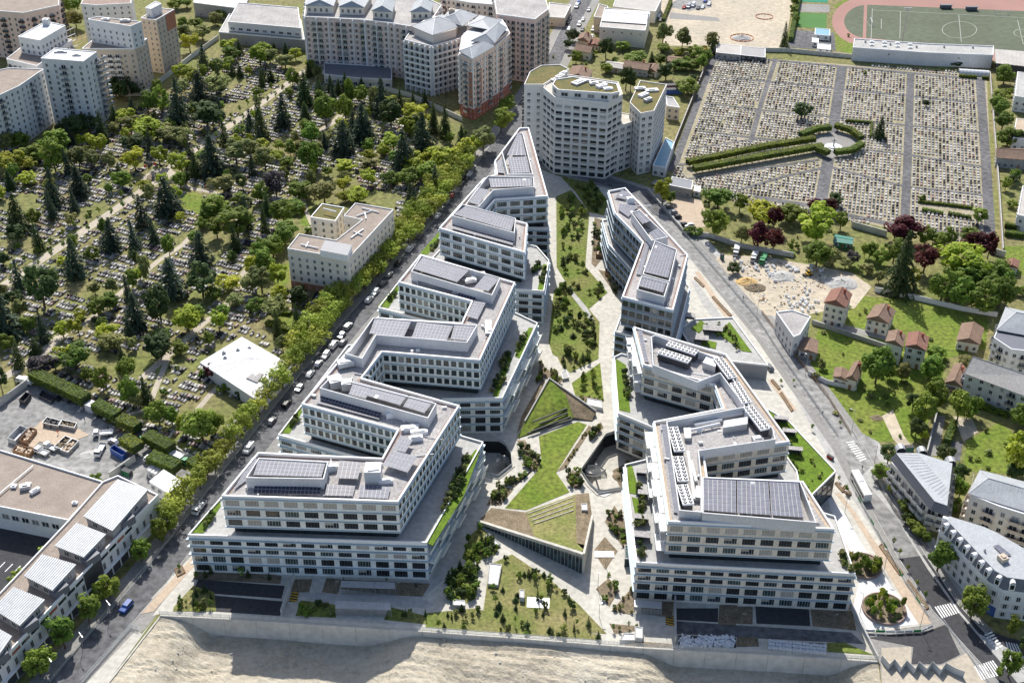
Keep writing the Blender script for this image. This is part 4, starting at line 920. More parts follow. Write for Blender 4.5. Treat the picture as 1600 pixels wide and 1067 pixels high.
for u, v, z, l in [(875,122,36.6,5),(868,125,36.6,4),(905,130,39.6,7),(928,132,39.6,4),(940,136,39.6,5),(950,140,39.6,4),(918,128,39.6,3),(1000,140,29.2,5),(1005,150,29.2,5),(1012,158,29.2,4),(1018,142,29.2,6),(880,118,36.6,4)]: kitbox(t,u,v,z,l,l*.5,.5+R.random()*1.2,R.choice(['trim_white','galv','galv']),R.random())
for r in range(9):
    p = G(820,131,37); put('balcony', balcmesh('stone_white','dark'), t, None, Vector((p.x+.2, p.y+6, 6+3.05*r))-Vector(t.location), math.radians(-92), (3.2, 1.3, 1))
block('workshop', 'small grey workshop with flat roof right of the white residence', 'workshop', [(1042,165),(1062,168),(1052,152),(1040,150)], 7, 'beige', 'grey_wall', 3, 4)
block('canopy_shop', 'low glass-roofed hall at the foot of the white residence', 'building', [(1020,258),(1040,262),(1054,222),(1040,215)], 5, 'pale_grey', 'bin_blue', 3.2, 3)
# --- cream residence inside the cemetery
t = block('residence', 'cream five-storey residence with brown gravel roof beside the leafy street', 'apartment building', [(449,388),(544,404),(615,327),(555,317),(537,337),(566,343),(525,375),(467,365)], 17, 'cream', 'gravel_roof', 2.9, 3.3, (1.0,1.5), band=(13.6,), trim='pale_grey')
block('', '', '', [(485,339),(524,345),(538,324),(503,318)], 15.5, 'cream', 'sedum', 2.9, 4, (1.0,1.5), th=t, part='rear_wing')
b = MB(); b.prism(W([(500,391),(543,399),(550,383),(508,375)], 19.2), 16.4, 19.2, 0, 1); b.build('lift_room', ['trim_white', 'zinc_dark'], t)
b = MB(); b.prism(offset(ccw(W([(449,388),(544,404),(530,385),(467,365)], 17)), .06), 0, 2.8); b.build('red_base', 'terracotta', t)
for ln in [[(470,382),(497,388)],[(482,378),(478,386)],[(548,372),(568,358)],[(552,362),(566,368)],[(557,338),(580,330)],[(570,332),(572,342)],[(565,325),(592,332)],[(505,326),(525,331)]]:
    b = MB(); b.bar(G(*ln[0],17), G(*ln[1],17), .3, 0, 5); b.build('duct', 'trim_white', t)
# --- white pavilion
q = [G(312,567,5.5), G(403,627,5.5), G(457,572,5.5), G(378,527,5.5)]; pk = (q[0]+q[1]+q[2]+q[3])/4; pk = G(398,560,7.4)
t = thing('pavilion', 'low white pavilion with folded metal roof among the graves', 'pavilion', (pk.x, pk.y, 0))
b = MB(); b.prism(offset(ccw([(p.x, p.y) for p in q]), -.6), 0, 5.0); b.build('wall', 'white_wall', t)
for i in range(4):
    a, c = q[i], q[(i+1) % 4]; m_ = a.lerp(c, .5); b = MB(); u3 = Vector((0,0,.25))
    for k in range(6):
        s0, s1 = k/6, (k+1)/6; p0, p1 = a.lerp(c, s0), a.lerp(c, s1)
        b.poly([p0+u3, p1+u3, pk+u3]) ; b.bar(p1+u3, pk+u3, .07, 0, 4)
    b.poly([a-u3, c-u3, c+u3, a+u3]); b.build('roof_plane', 'white', t)
b = MB(); b.poly([p-Vector((0,0,.25)) for p in q[::-1]]); b.build('soffit', 'white', t)
for u, v in ((350,552),(352,560),(372,548),(390,545)): kitbox(t,u,v,6.3,1.2,.9,.9,'galv')
b = MB(); b.prism([(p.x,p.y) for p in (G(385,592,6.3),G(402,600,6.2),G(412,585,6.5),G(398,582,6.6))], 6.0, 6.85); b.build('roof_well', 'roof_grey', t)
# --- housing over shops at bottom left
STREETF = [(-70,1105),(0,1032),(205,815),(247,772)]
poly = W(STREETF+[(184,742),(160,752),(107,812),(0,925),(-70,1000)], 10.5)
t = block('housing_block', 'long white street block with slot windows and roof pavilions, bottom left', 'apartment building', None, 10.5, 'white_wall', 'gravel_roof', 4.2, 3.1, (1.0,2.4), world=ccw(poly), z_first=4.6, rows=1, par=.7, kinds=(('flat',1),))
a, c = G(0,1032,10.5), G(205,815,10.5); d = (c-a); L = d.length; d /= L; nr = Vector((d.y,-d.x,0))
for z, m, h in ((8.3,'glass',.9),(.2,'dark',3.1)):
    for k in range(-3, 15):
        o = a+d*(k*L/15+.3)+nr*.03; o.z = z; b = MB(); b.obox(o, d*(L/15-.6), nr*.06, (0,0,h)); b.build('window_band' if m == 'glass' else 'shopfront', m if not (m == 'glass' and k % 4 == 1) else 'brick', t)
b = MB(); o = a-d*20+nr*.02; o.z = 3.7; b.obox(o, d*(L+30), nr*.7, (0,0,.25)); b.build('canopy', 'trim_white', t)
o = a+d*(L*.60)+nr*.05; o.z = 3.5; b = MB(); b.obox(o, d*7.5, nr*.1, (0,0,6.3)); b.build('open_hall', 'dark', t)
for px in ([(130,806),(176,829),(232,764),(184,748)],[(85,852),(131,870),(166,834),(120,816)],[(37,899),(82,922),(120,881),(66,865)],[(-12,950),(31,977),(71,936),(21,916)],[(-60,995),(-5,1028),(19,993),(-30,965)]):
    q = W(px, 13.6); b = MB(); b.prism(offset(ccw(q), -.5), 9.7, 13.2); o = b.build('roof_pavilion', 'grey_wall', t)
    b = MB(); qq = [Vector((*p, 13.2)) for p in ccw(q)]; n = 16                     # ribbed white roof
    for k in range(n):
        s0, s1 = k/n, (k+.82)/n
        A, B_ = qq[0].lerp(qq[1], s0), qq[0].lerp(qq[1], s1); D, E_ = qq[3].lerp(qq[2], s0), qq[3].lerp(qq[2], s1)
        b.obox(A, B_-A, D-A, (0,0,.35))
    b.prism(offset(ccw(q), -.1), 13.1, 13.4); b.build('ribbed_roof', 'zinc', o)
    cx = sum(p[0] for p in q)/4; cy = sum(p[1] for p in q)/4; b = MB(); b.box((cx+3.5, cy-4.5), 4.5, 3.2, 9.7, 12.2, math.radians(52)); b.build('entry_lobby', 'zinc_dark', o)
    qc = ccw(q)
    for i in range(4):
        p0, p1 = Vector(qc[i]), Vector(qc[(i+1) % 4])
        if faces_cam(p0, p1) and p0.x < 0:
            dd = (p1-p0).normalized(); nn = Vector((dd.y,-dd.x)); LL = (p1-p0).length
            for s in (.25, .6): oo = p0+dd*(LL*s)-nn*.46; addwin(t, (oo.x, oo.y, 10.9), dd, 1.8, 1.5, 'flat')
gp = W([(-80,690),(-40,690),(163,752),(107,812),(-80,775)], 9)
t = block('school_building', 'low school block with wide brown gravel roof beside the recycling yard', 'school', None, 9, 'white_wall', 'gravel_roof', 3.6, 3.2, (2.4,1.8), world=ccw(gp), par=.7, skip=lambda e, r, k: r == 0)
q = [G(0,788,7.6), G(106,814,7.6)]; d = q[1]-q[0]
for k in range(14):
    b = MB(); o = q[0]+d*((k+.1)/14)+Vector((0,-.25,0)); o.z = 4.6; b.obox(o, d*(.5/14), (0,.15,0), (0,0,2.6)); b.build('red_fin', 'red' if k % 2 else 'terracotta', t)
kitbox(t,40,762,8.7,3,2,1.1,'galv',.3); kitbox(t,55,768,8.7,3,1.2,.9,'trim_white',.9); kitbox(t,22,760,8.7,1.6,1.6,.5); kitbox(t,44,757,8.7,1.8,1.3,.5); kitbox(t,117,786,8.7,1.6,1,.5)
b = MB(); b.bar(G(-20,787,9.1),G(52,727,9.1),.2,0,4); b.build('roof_joint', 'trim_white', t)
sheet('school_court', W([(-80,800),(100,822),(60,870),(-80,1000)]), .05, 'asphalt_new')
for k in range(7):
    p = G(-20+14*k, 868-1*k); sheet('bay_line', strip([G(-16+12*k,872+3*k), G(-28+12*k,884+3*k)], .3), .09, 'paint')
# --- site cabins and yard walls
for px, zt, lab in (([(233,752),(262,770),(287,752),(256,733)],6,'two white site cabins stacked beside the street trees'),([(229,733),(243,740),(252,730),(238,724)],3.2,'small white cabin behind the stacked site cabins')):
    q = ccw(W(px, zt)); t = thing('site_cabin', lab, 'cabin', (q[0][0], q[0][1], 0)); n = 2 if zt > 4 else 1
    for k in range(n):
        b = MB(); b.prism(q if k == n-1 else offset(q, .15), k*3.0+.02, k*3.0+2.95); b.build('cabin_box', 'white', t)
    b = MB()
    for k in range(4): A = Vector(q[0]).lerp(Vector(q[1]), k/3.0); B_ = Vector(q[3]).lerp(Vector(q[2]), k/3.0); b.bar((A.x,A.y,zt-.03), (B_.x,B_.y,zt-.03), .08, 0, 4)
    b.build('roof_seam', 'galv', t)
    d = (Vector(q[1])-Vector(q[0])).normalized(); nn = Vector((d.y,-d.x))
    for k in range(n):
        for s in (1, 4): addwin(t, (*(Vector(q[0])+d*s+nn*.17), k*3+1.1), d, 1.4, 1.0, 'flat')
# --- stadium stand and sports buildings
t = block('stadium_stand', 'long pale stadium stand with white back wall behind the cemetery', 'stadium', [(1335,60),(1447,68),(1553,72),(1552,86),(1447,82),(1333,74)], 7.5, 'pale_grey', 'concrete_grey', 3, 40, (.8,.8), par=.6, rows=1, z_first=4.5)
for u, v in ((1362,66),(1362,71),(1382,67),(1382,72),(1402,68),(1402,73),(1422,70),(1422,75)): kitbox(t,u,v,7.2,2.2,1.6,.4)
for u, v in ((1352,66),(1391,70),(1432,74),(1475,74),(1520,75)): kitbox(t,u,v,7.2,.9,.9,.8,'galv')
t = thing('stand_roof', 'ribbed grey canopy right of the stadium stand', 'canopy', tuple(G(1600,95)))
q = W([(1554,77),(1640,84),(1640,108),(1556,99)], 7); b = MB(); b.prism(q, 6.7, 7.0)
for k in range(14): A = Vector(q[0]).lerp(Vector(q[1]), k/13); B_ = Vector(q[3]).lerp(Vector(q[2]), k/13); b.bar((A.x,A.y,7.05), (B_.x,B_.y,7.05), .15, 0, 4)
b.build('roof', 'fibre', t); b = MB(); b.prism(offset(ccw(q), -1.5), 0, 6.7); b.build('wall', 'dark', t)
t = thing('polytunnel', 'translucent white polytunnel by the stadium wall, top right', 'greenhouse', tuple(G(1520,118)))
a, c = G(1498,118), G(1545,121); d = (c-a); e = Vector((-d.y,d.x,0)).normalized()*4.5; b = MB(); n = 8
for k in range(n):
    f0, f1 = math.pi*k/n, math.pi*(k+1)/n
    p0 = a+e*(.5-.5*math.cos(f0))+Vector((0,0,2.6*math.sin(f0))); p1 = a+e*(.5-.5*math.cos(f1))+Vector((0,0,2.6*math.sin(f1)))
    b.poly([p0, p0+d, p1+d, p1])
b.build('cover', 'bag', t); b = MB()
for k in range(9):
    for j in range(n):
        f0, f1 = math.pi*j/n, math.pi*(j+1)/n; o = a+d*(k/8)
        b.bar(o+e*(.5-.52*math.cos(f0))+Vector((0,0,2.68*math.sin(f0))), o+e*(.5-.52*math.cos(f1))+Vector((0,0,2.68*math.sin(f1))), .08, 0, 4)
b.build('hoop', 'galv', t)
for lab, px, zt, wall, roof in (('white sports hut with blue roof beside the small pitch', [(1273,54),(1297,56),(1297,46),(1274,44)],3,'white_wall','bin_blue'),('small white equipment hut in the sports yard', [(1269,66),(1279,67),(1279,60),(1269,59)],2.5,'white_wall','white'),('flat white changing hut by the sports yard fence', [(1277,76),(1298,78),(1298,70),(1278,68)],2.6,'white_wall','white'),
    ('long grey shed against the cemetery wall beside the sand lot', [(1119,82),(1158,86),(1158,72),(1120,68)],3.5,'grey_wall','fibre'),('low rubble-roofed shed at the cemetery corner', [(1157,86),(1196,90),(1196,76),(1158,72)],3,'dark','grey_wall'),
    ('grey-roofed caretaker lodge at the cemetery gate', [(1046,289),(1081,296),(1083,283),(1050,276)],4.5,'grey_wall','zinc_dark'),('tiny white kiosk at the cemetery gate', [(1084,298),(1094,300),(1095,291),(1086,289)],2.8,'white_wall','white'),
    ('white flat-roofed house at the right picture edge near the polytunnel', [(1586,150),(1630,156),(1630,118),(1590,112)],8,'white_wall','concrete_grey'),('pale house with a sand-coloured yard at the right edge', [(1583,215),(1630,220),(1630,190),(1588,185)],6,'pale_grey','tan_path')):
    block('shed' if zt < 5 else 'house', lab, 'building', px, zt, wall, roof, 2.8, 3.5, (1.2,1.2), par=.25)
t = block('warehouse', 'cream warehouse with white ribbed roof above the small red-roofed houses', 'warehouse', [(937,42),(1008,48),(1016,20),(945,12)], 10, 'cream', 'fibre', 3, 5, (.9,.8), rows=1, z_first=7.2)
hip(t, [(940,33),(1010,38),(1015,18),(948,15)], 10.2, 1.6, 'white', .1, .02, name='ribbed_roof')
block('warehouse', 'brown flat-roofed warehouse annexe left of the cream warehouse', 'warehouse', [(928,26),(944,28),(950,10),(936,6)], 9, 'beige', 'gravel_roof', 3, 5, (.8,.8))
block('warehouse', 'pale warehouse behind the cream warehouse, top centre', 'warehouse', [(958,10),(1024,18),(1034,-2),(965,-12)], 7, 'cream', 'fibre', 3, 6, (.9,.8))
block('warehouse', 'beige workshop with brown roof beside the far end of the street', 'warehouse', [(856,26),(882,28),(892,8),(858,4)], 5.5, 'beige', 'fibre', 3, 4, (1,1))
for lab, px, ze, ri, wl_, rf in (('small house with red tiled roof beside the far street, upper one', [(903,62),(920,66),(925,57),(908,53)],5,2,'beige','tile_brown'),('small white house with red tiled roof beside the far street, lower one', [(898,78),(922,83),(928,74),(905,69)],4.5,2,'cream','tile_brown'),('small outbuilding with orange roof right of the red-roofed houses', [(922,70),(936,72),(936,63),(924,62)],3,1,'cream','tile_red'),
    ('long low cottage with brown roof in the overgrown gardens', [(974,104),(1012,110),(1018,100),(980,95)],4,1.6,'grey_wall','tile_brown'),('short brown-roofed cottage joined to the long low cottage', [(1010,108),(1026,113),(1032,106),(1018,100)],3.2,1.2,'cream','tile_brown'),('grey tin-roofed shed in the overgrown gardens', [(945,103),(974,108),(977,99),(950,96)],3,.8,'grey_wall','fibre'),
    ('red-roofed house hidden behind the white residence', [(888,118),(918,124),(925,112),(895,104)],4.5,2,'cream','tile_brown'),('little red-roofed garden hut near the yellow shrub', [(1040,95),(1062,98),(1066,90),(1046,88)],2.5,.8,'white_wall','tile_brown'),
    ('brown-roofed barn at the right edge beside the big cemetery', [(1558,246),(1630,252),(1630,234),(1558,232)],5,2.2,'grey_wall','tile_brown')):
    house(lab, px, ze, ri, wl_, rf, chim=ze > 3.9)
# --- houses on the right
H = [('tall house with orange tiled roof beside the works yard', [(1289,472),(1321,480),(1330,460),(1300,453)],9.5,2.2,'cream','tile_red'),('cream house with brown gabled roof on the lawn', [(1355,497),(1388,505),(1398,486),(1368,478)],5.6,2.2,'cream','tile_brown'),
 ('white house with red roof, left of a joined pair', [(1385,533),(1410,541),(1414,524),(1390,518)],8,1.6,'white_wall','tile_brown'),('white house with orange roof and blue balcony, right of a joined pair', [(1416,540),(1446,547),(1450,527),(1420,520)],8.5,1.6,'white_wall','tile_red'),
 ('low house with faded red roof at the lawn corner', [(1496,531),(1530,537),(1536,513),(1504,506)],4,1.8,'cream','tile_brown'),('cottage with brown roof and small wing inside a walled plot', [(1323,590),(1338,594),(1348,573),(1335,567)],4.6,1.8,'cream','tile_brown'),
 ('small brown-roofed wing beside the walled cottage', [(1303,588),(1324,594),(1326,580),(1306,575)],3.4,1.0,'cream','tile_brown'),('narrow house with brown roof beside the slate-roofed flats', [(1478,597),(1502,603),(1510,578),(1492,570)],5,1.8,'cream','tile_brown'),
 ('small brown-roofed extension below the narrow house', [(1476,610),(1499,614),(1503,600),(1482,597)],3,.8,'cream','tile_brown'),('small red-roofed garden house near the conifers, right edge', [(1571,415),(1590,418),(1592,408),(1573,406)],3.2,1,'white_wall','tile_red'),('wooden-sided hut with tin roof by the street bend', [(1248,545),(1276,551),(1277,532),(1256,528)],3.6,.6,'grey_wall','tile_brown')]
for lab, px, ze, ri, wl_, rf in H: house(lab, px, ze, ri, wl_, rf, chim=ze > 4)
t = block('house', 'white wedge-shaped house with flat grey roof beside the works yard', 'house', [(1213,487),(1240,526),(1250,522),(1267,494),(1238,484)], 8.5, 'white_wall', 'roof_grey', 2.8, 3.2, (1.1,1.4), par=.5)
t = block('apartment_building', 'white apartment block with grey slate roof and front balconies, right side', 'apartment building', [(1509,583),(1545,590),(1592,612),(1640,630),(1640,600),(1520,560)], 9.5, 'white_wall', 'zinc_dark', 2.9, 3.4, (1.2,1.4), balc=lambda e, r, k: k % 4 == 2, par=.3)
hip(t, [(1509,583),(1600,617),(1618,590),(1522,561)], 9.6, 4, 'fibre', .4, .1, name='slate_roof')
t = block('apartment_building', 'cream balconied flats with curved zinc roof beside the bus', 'apartment building', [(1393,722),(1450,786),(1482,795),(1490,728),(1437,712),(1408,706)], 9.5, 'cream', 'zinc', 2.8, 3.2, (1.4,1.5), balc=lambda e, r, k: True, balc_mat=('cream','shutter'), bd=1.3, par=.3)
for px, z, ri in (([(1400,708),(1460,783),(1480,790),(1488,724),(1436,708)],9.6,1.2),):
    q = ccw(W(px, 12.5)); b = MB(); lo_ = offset(ccw(W(px, 12.5)), .9)
    n = len(q)
    for i in range(n): b.poly([(*lo_[i],9.6), (*lo_[(i+1)%n],9.6), (*q[(i+1)%n],12.5), (*q[i],12.5)], 1)
    b.prism(q, 12.4, 12.6, 0); o = b.build('mansard_roof', ['zinc','zinc_dark'], t)
    A = [Vector((*p, 12.62)) for p in q]; ax = G(1404,706,12.6), G(1437,709,12.6)
    for k in range(16): p0 = G(1403+4.8*k, 709+4.8*k if 709+4.8*k < 785 else 785, 12.7); p1 = G(1437+3.2*k, 711+4.2*k*.9 if 711+3.8*k < 770 else 770, 12.7); bb = MB(); bb.bar(p0, p1, .06, 0, 3); bb.build('standing_seam', 'galv', o)
for u, v in ((1407,702),(1485,722),(1464,786),(1440,706)):
    p = G(u, v, 11); b = MB()
    b.bar((p.x,p.y-1.2,11), (p.x,p.y+1.2,11), 1.5, 0, 10); b.box((p.x,p.y-1.25), 1.9, .1, 9.6, 11, 0, 1); b.build('round_dormer', ['zinc','glass'], t)
t = block('apartment_building', 'cream flats with ribbed zinc roof and curved balconies at the right edge', 'apartment building', [(1516,772),(1560,790),(1640,815),(1640,770),(1533,738)], 13, 'cream', 'zinc', 2.9, 3.4, (1.2,1.5), balc=lambda e, r, k: k % 3 != 0, balc_mat=('cream','beige'), bd=1.4, par=.2)
hip(t, [(1516,770),(1630,806),(1640,764),(1533,736)], 13.2, 2.6, 'zinc', .5, .5, name='zinc_roof')
q0, q1 = [G(1516,770,13.2), G(1630,806,13.2)]
for k in range(18): p = q0.lerp(q1, k/18); b = MB(); b.bar(p+Vector((0,0,.05)), p+Vector((2.2,5.6,2.6)), .06, 0, 3); b.build('standing_seam', 'galv', t)
MP = [(1468,826),(1545,908),(1568,921),(1640,930),(1640,890),(1558,842),(1536,832),(1474,813)]
t = block('apartment_building', 'white corner block with slate mansard, dormers and blue gate by the crossing', 'apartment building', MP, 10.5, 'white_wall', 'zinc', 3.0, 2.9, (1.1,1.6), kinds=(('flat_open',.8),('flat',.2)), par=.3, band=(3.4, 9.6))
lo_ = offset(ccw(W(MP, 10.5)), .1); hi_ = offset(lo_, -1.5); b = MB(); n = len(lo_)
for i in range(n): b.poly([(*lo_[i],10.5), (*lo_[(i+1)%n],10.5), (*hi_[(i+1)%n],13.6), (*hi_[i],13.6)], 1)
b.prism(hi_, 13.5, 13.8, 0); ms = b.build('mansard_roof', ['zinc','zinc_dark'], t)
for i in range(n):
    a, c = Vector(lo_[i]), Vector(lo_[(i+1)%n]); L = (c-a).length
    if L < 4 or not faces_cam(a, c): continue
    d = (c-a)/L; nn = Vector((d.y,-d.x)); nb = int(L/3.0)
    for k in range(nb):
        p = a+d*((k+.5)*L/nb)-nn*.75; b = MB(); ang = math.atan2(d.y, d.x); b.box(p, 1.5, 1.5, 10.6, 12.9, ang, 0); b.bar((p.x+nn.x*.8,p.y+nn.y*.8,12.85), (p.x-nn.x*.8,p.y-nn.y*.8,12.85), .78, 0, 8)
        f = p+nn*.77; b.box(f, 1.0, .06, 11.0, 12.6, ang, 1); b.build('dormer', ['trim_white','glass'], ms)
cA, cB = Vector(hi_[0]), Vector(hi_[1])
for k in range(44):
    o = G(1472+2.4*k, 822+2.0*k if k < 43 else 905, 13.85); bb = MB(); e = G(1478+2.6*k, 815+1.15*k, 13.85)
    if inside((o.x,o.y), hi_) and inside((e.x,e.y), hi_): bb.bar(o, e, .05, 0, 3); bb.build('standing_seam', 'galv', ms)
array(ms, [(1570,870),(1580,866),(1560,850),(1552,852)], 14.2, 'panel', 1.1, 1.7)
q_ = W([MP[1], MP[2]], 10.5); a, c = Vector((*q_[0], .02)), Vector((*q_[1], .02)); dd = (c-a).normalized(); nn = Vector((dd.y, -dd.x, 0)); b = MB(); b.obox(a+dd*.4+nn*.05, dd*3.4, nn*.12, (0,0,3.4)); b.build('gate', 'blue', t)
kitbox(t,1566,876,13.6,2.2,2.2,1.6,'beige',.4,'chimney'); kitbox(t,1538,862,13.6,.5,.5,1,'galv',0,'flue')
t = block('apartment_building', 'white flats with blue-grey slate roof at the right edge above the lawns', 'apartment building', [(1553,527),(1580,545),(1640,552),(1640,500),(1568,490)], 10, 'white_wall', 'zinc_dark', 2.9, 3, (1.2,1.4), par=.3, balc=lambda e, r, k: k % 3 == 1)
hip(t, [(1558,515),(1640,530),(1640,495),(1572,480)], 10.5, 3.5, 'zinc', .2, .6, name='slate_roof')
block('house', 'white terraced house at the right edge beside the small cemetery wall', 'house', [(1590,335),(1630,345),(1630,300),(1598,290)], 7, 'white_wall', 'fibre', 2.8, 3, (1.1,1.3))
house('stone outbuilding with red roof left of the parking cars, cemetery gate', [(1055,292),(1066,294),(1067,288),(1057,286)], 2.6, .7, 'grey_wall', 'tile_brown', chim=False)
house('green tin-roofed shed at the edge of the small lawn', [(1303,377),(1331,381),(1332,372),(1306,367)], 2.8, .5, 'green_paint', 'teal_roof', chim=False, name='shed', cat='shed')
# ------------------------------------------------------------------ trees: a few crowns of each habit, shared by many trees
def leafquad(b, p, n, s, r):
    n = n.normalized(); x = n.orthogonal().normalized(); a = r.random()*6.283; y = n.cross(x)
    u, v = x*math.cos(a)+y*math.sin(a), y*math.cos(a)-x*math.sin(a)
    k = len(b.v); b.v += [tuple(p+u*s), tuple(p+v*s*.8), tuple(p-u*s), tuple(p-v*s*.8)]; b.f.append((k, k+1, k+2, k+3)); b.m.append(0)
def rv(r):
    while 1:
        q = Vector((r.uniform(-1,1), r.uniform(-1,1), r.uniform(-1,1)))
        if .05 < q.length < 1: return q
def crown_round(seed, n=1500, clumps=30, zc=.60, rz=.40, leaf=.056, base=.3, shell=.55):
    r = random.Random(seed); b = MB(); cs = []
    for i in range(clumps):
        q = rv(r).normalized()*r.uniform(shell, .92); f = 1+.16*math.sin(3*math.atan2(q.y, q.x)+seed)
        cs.append((Vector((q.x*.40*f, q.y*.40*f, zc+q.z*rz*.80)), r.uniform(.09, .17)))
    for i in range(n):
        c, cr = cs[int(r.random()*clumps)]; q = rv(r); q = q.normalized()*(q.length**.4)
        p = c+Vector((q.x*cr, q.y*cr, q.z*cr*.8)); p.z = max(base, p.z)
        leafquad(b, p, q+Vector((0,0,.5))+rv(r)*.5, leaf*r.uniform(.55, 1.1), r)
    return b
def crown_cone(seed, n=1500, tiers=13, droop=.12, wid=1.0, leaf=.05, ragged=.3):
    r = random.Random(seed); b = MB()
    for t in range(tiers):
        zt = .10+.86*t/(tiers-1); rad = .5*wid*(1-zt)**.8+.03; nb = max(4, int(11*(1-zt)+3))
        for k in range(nb):
            a = 6.283*(k+r.random()*.6)/nb+t; L = rad*r.uniform(1-ragged, 1.05)
            m = int(n/tiers/nb*(1.6*(1-zt)+.3))
            for j in range(max(3, m)):
                s = r.random()**.6; p = Vector((math.cos(a)*L*s, math.sin(a)*L*s, zt-droop*s*s+r.uniform(-.012,.02))); q = rv(r)*.05*(1.2-s*.6); q.z *= .5
                leafquad(b, p+q, Vector((math.cos(a)*.5, math.sin(a)*.5, 1))+rv(r)*.5, leaf*r.uniform(.5, 1.0)*(1.1-.5*zt), r)
    return b
def crown_thin(seed, n=420): return crown_round(seed, n, 14, .62, .36, .055, .28, .3)
def trunkmesh(seed, h=.55, limbs=5, r0=.028):
    r = random.Random(seed); b = MB(); b.bar((0,0,-.01), (r.uniform(-.02,.02), r.uniform(-.02,.02), h), (r0, r0*.55), 0, 6)
    for i in range(limbs):
        a = 6.283*i/limbs+r.random(); z = h*r.uniform(.55, .95); L = r.uniform(.18, .30)
        b.bar((0,0,z), (math.cos(a)*L, math.sin(a)*L, z+L*.75), (r0*.45, r0*.15), 0, 4)
    return b
KIND = {'c': ('cedar_tree','dark blue-green cedar','leaf_cedar'), 'k': ('conifer_tree','dark green conifer','leaf_dark'), 'd': ('broadleaf_tree','mid-green leafy tree','leaf_mid'), 'l': ('lime_tree','bright yellow-green tree','leaf_lime'),
 'o': ('olive_tree','olive-grey leafy tree','leaf_olive'), 'p': ('purple_tree','dark red-purple leaved tree','leaf_purple'), 'g': ('plum_tree','grey-purple rounded tree','leaf_grey'), 'y': ('yellow_shrub','bright yellow shrub','leaf_yellow'),
 'e': ('evergreen_tree','dark rounded evergreen','leaf_dark'), 'b': ('bush','small green bush','leaf_mid'), 's': ('plane_tree','pale olive street plane tree','leaf_plane'), 't': ('sapling','thin young sapling','leaf_mid'), 'j': ('young_conifer','small upright young conifer','leaf_dark'), 'q': ('dark_bush','small dark bush','leaf_dark'), 'h': ('olive_bush','low olive-green shrub','leaf_olive')}
PROTO = {}
for kd, (nm, ds, lm) in KIND.items():
    PROTO[kd] = []
    for v in range(5):
        rr_ = random.Random(v*7+ord(kd)); vz, vs, vn = rr_.uniform(-.05,.05), rr_.uniform(-.18,.12), rr_.uniform(.65,1.1)
        sd = hash_ = sum(map(ord, kd))*10+v
        if kd == 'c': b = crown_cone(sd, 1900, 12, .06, 1.1, .055, .4)
        elif kd == 'k': b = crown_cone(sd, 1900, 15, .14, 1.0, .05, .3)
        elif kd == 'j': b = crown_cone(sd, 500, 9, .10, .9, .075, .3)
        elif kd == 't': b = crown_thin(sd)
        elif kd == 's': b = crown_round(sd, 1050, 30, .60, .42, .040, .2, .35)
        elif kd in 'byhq': b = crown_round(sd, 700, 16, .46, .52, .07, .02, .5)
        elif kd == 'l': b = crown_round(sd, int(1350*vn), int(26*vn), .58+vz, .42+vz*.5, .052, .15, .5+vs)
        else: b = crown_round(sd, int(1700*vn), int(32*vn), .58+vz, .44+vz*.5, .05, .12, .55+vs)
        tm = trunkmesh(sd, .85 if kd in 'ckj' else (.25 if kd in 'byhq' else .52), 0 if kd in 'ckj' else (3 if kd in 'byhq' else 5), .022 if kd in 'ckjt' else .03)
        PROTO[kd].append((b.mesh('crown', [lm]), tm.mesh('trunk', ['bark'])))
TREES = []
def tree(kd, p, h, w_, zone=None):
    root = thing(KIND[kd][0], '', 'tree' if kd not in 'byhq' else 'shrub', p, None, R.random()*6.283, (w_*R.uniform(.88,1.12), w_*R.uniform(.88,1.12), h))
    root.rotation_euler.x = R.uniform(-.05,.05); root.rotation_euler.y = R.uniform(-.05,.05)
    cm, tm = R.choice(PROTO[kd]); put('crown', cm, root); put('trunk', tm, root, None, (0,0,-.01))
    TREES.append((root, kd, PX(p), zone, h)); return root
def T(ox, oy, txt, s=4.0):
    for e in txt.split(';'):
        q = e.split()
        if len(q) != 5: continue
        kd = q[0]; x, y, h, w_ = map(float, q[1:]); u, v = ox+x/s, oy+y/s
        p = G(u, v); m = mpp(p); zz = max(1.2, zat(v-h/s, p.y)); wd = w_/s*m
        tree(kd, p, zz*R.uniform(1.08, 1.22), max(1.0, wd*(1.38 if kd in 'ckdloe' else 1.25)))
T(0,0,'c 1120 790 270 150;c 1265 665 190 150;e 840 960 110 130;k 640 890 180 90;k 720 790 130 70;k 1505 485 90 50;k 1455 475 80 45;d 1270 500 90 60;k 1500 345 90 50;d 1360 470 95 95;l 1215 560 130 110;l 1140 500 90 90;o 1135 610 100 100;d 1020 710 170 100;d 930 720 140 110;o 1360 600 120 150;e 1300 800 150 190;l 800 790 110 110;o 825 850 110 120;l 940 870 120 180;o 1050 890 90 130;o 1130 890 90 120;l 600 990 150 130;o 580 1060 110 100;o 500 1050 120 110;o 690 1067 110 80;d 380 950 140 130;d 350 1080 190 150;d 215 1020 110 140;l 90 1080 120 180;d 270 970 90 70;l 850 1070 130 140;l 1000 1040 110 100;l 1140 1090 130 110;c 1340 1090 220 160;o 1480 1030 140 170;o 1580 1000 110 100;l 1440 330 80 100;d 1450 380 80 90;e 790 640 130 110;e 730 620 120 110;e 850 600 90 100;e 480 860 120 120;e 560 830 110 120;e 420 840 90 90;d 1150 200 90 70;k 1155 190 70 50;d 1230 190 70 80;o 1160 260 90 100;l 1190 330 110 100;o 1270 250 90 100;o 1350 160 80 70;l 1400 120 60 80;d 450 90 130 120;o 480 180 110 100;d 430 170 90 80;d 1100 60 60 90;d 1170 50 60 80;l 1420 460 60 60;d 1440 420 60 70;o 30 960 120 120;d 130 930 100 110;l 1560 470 60 50;d 1380 700 60 50;l 160 1067 90 120')
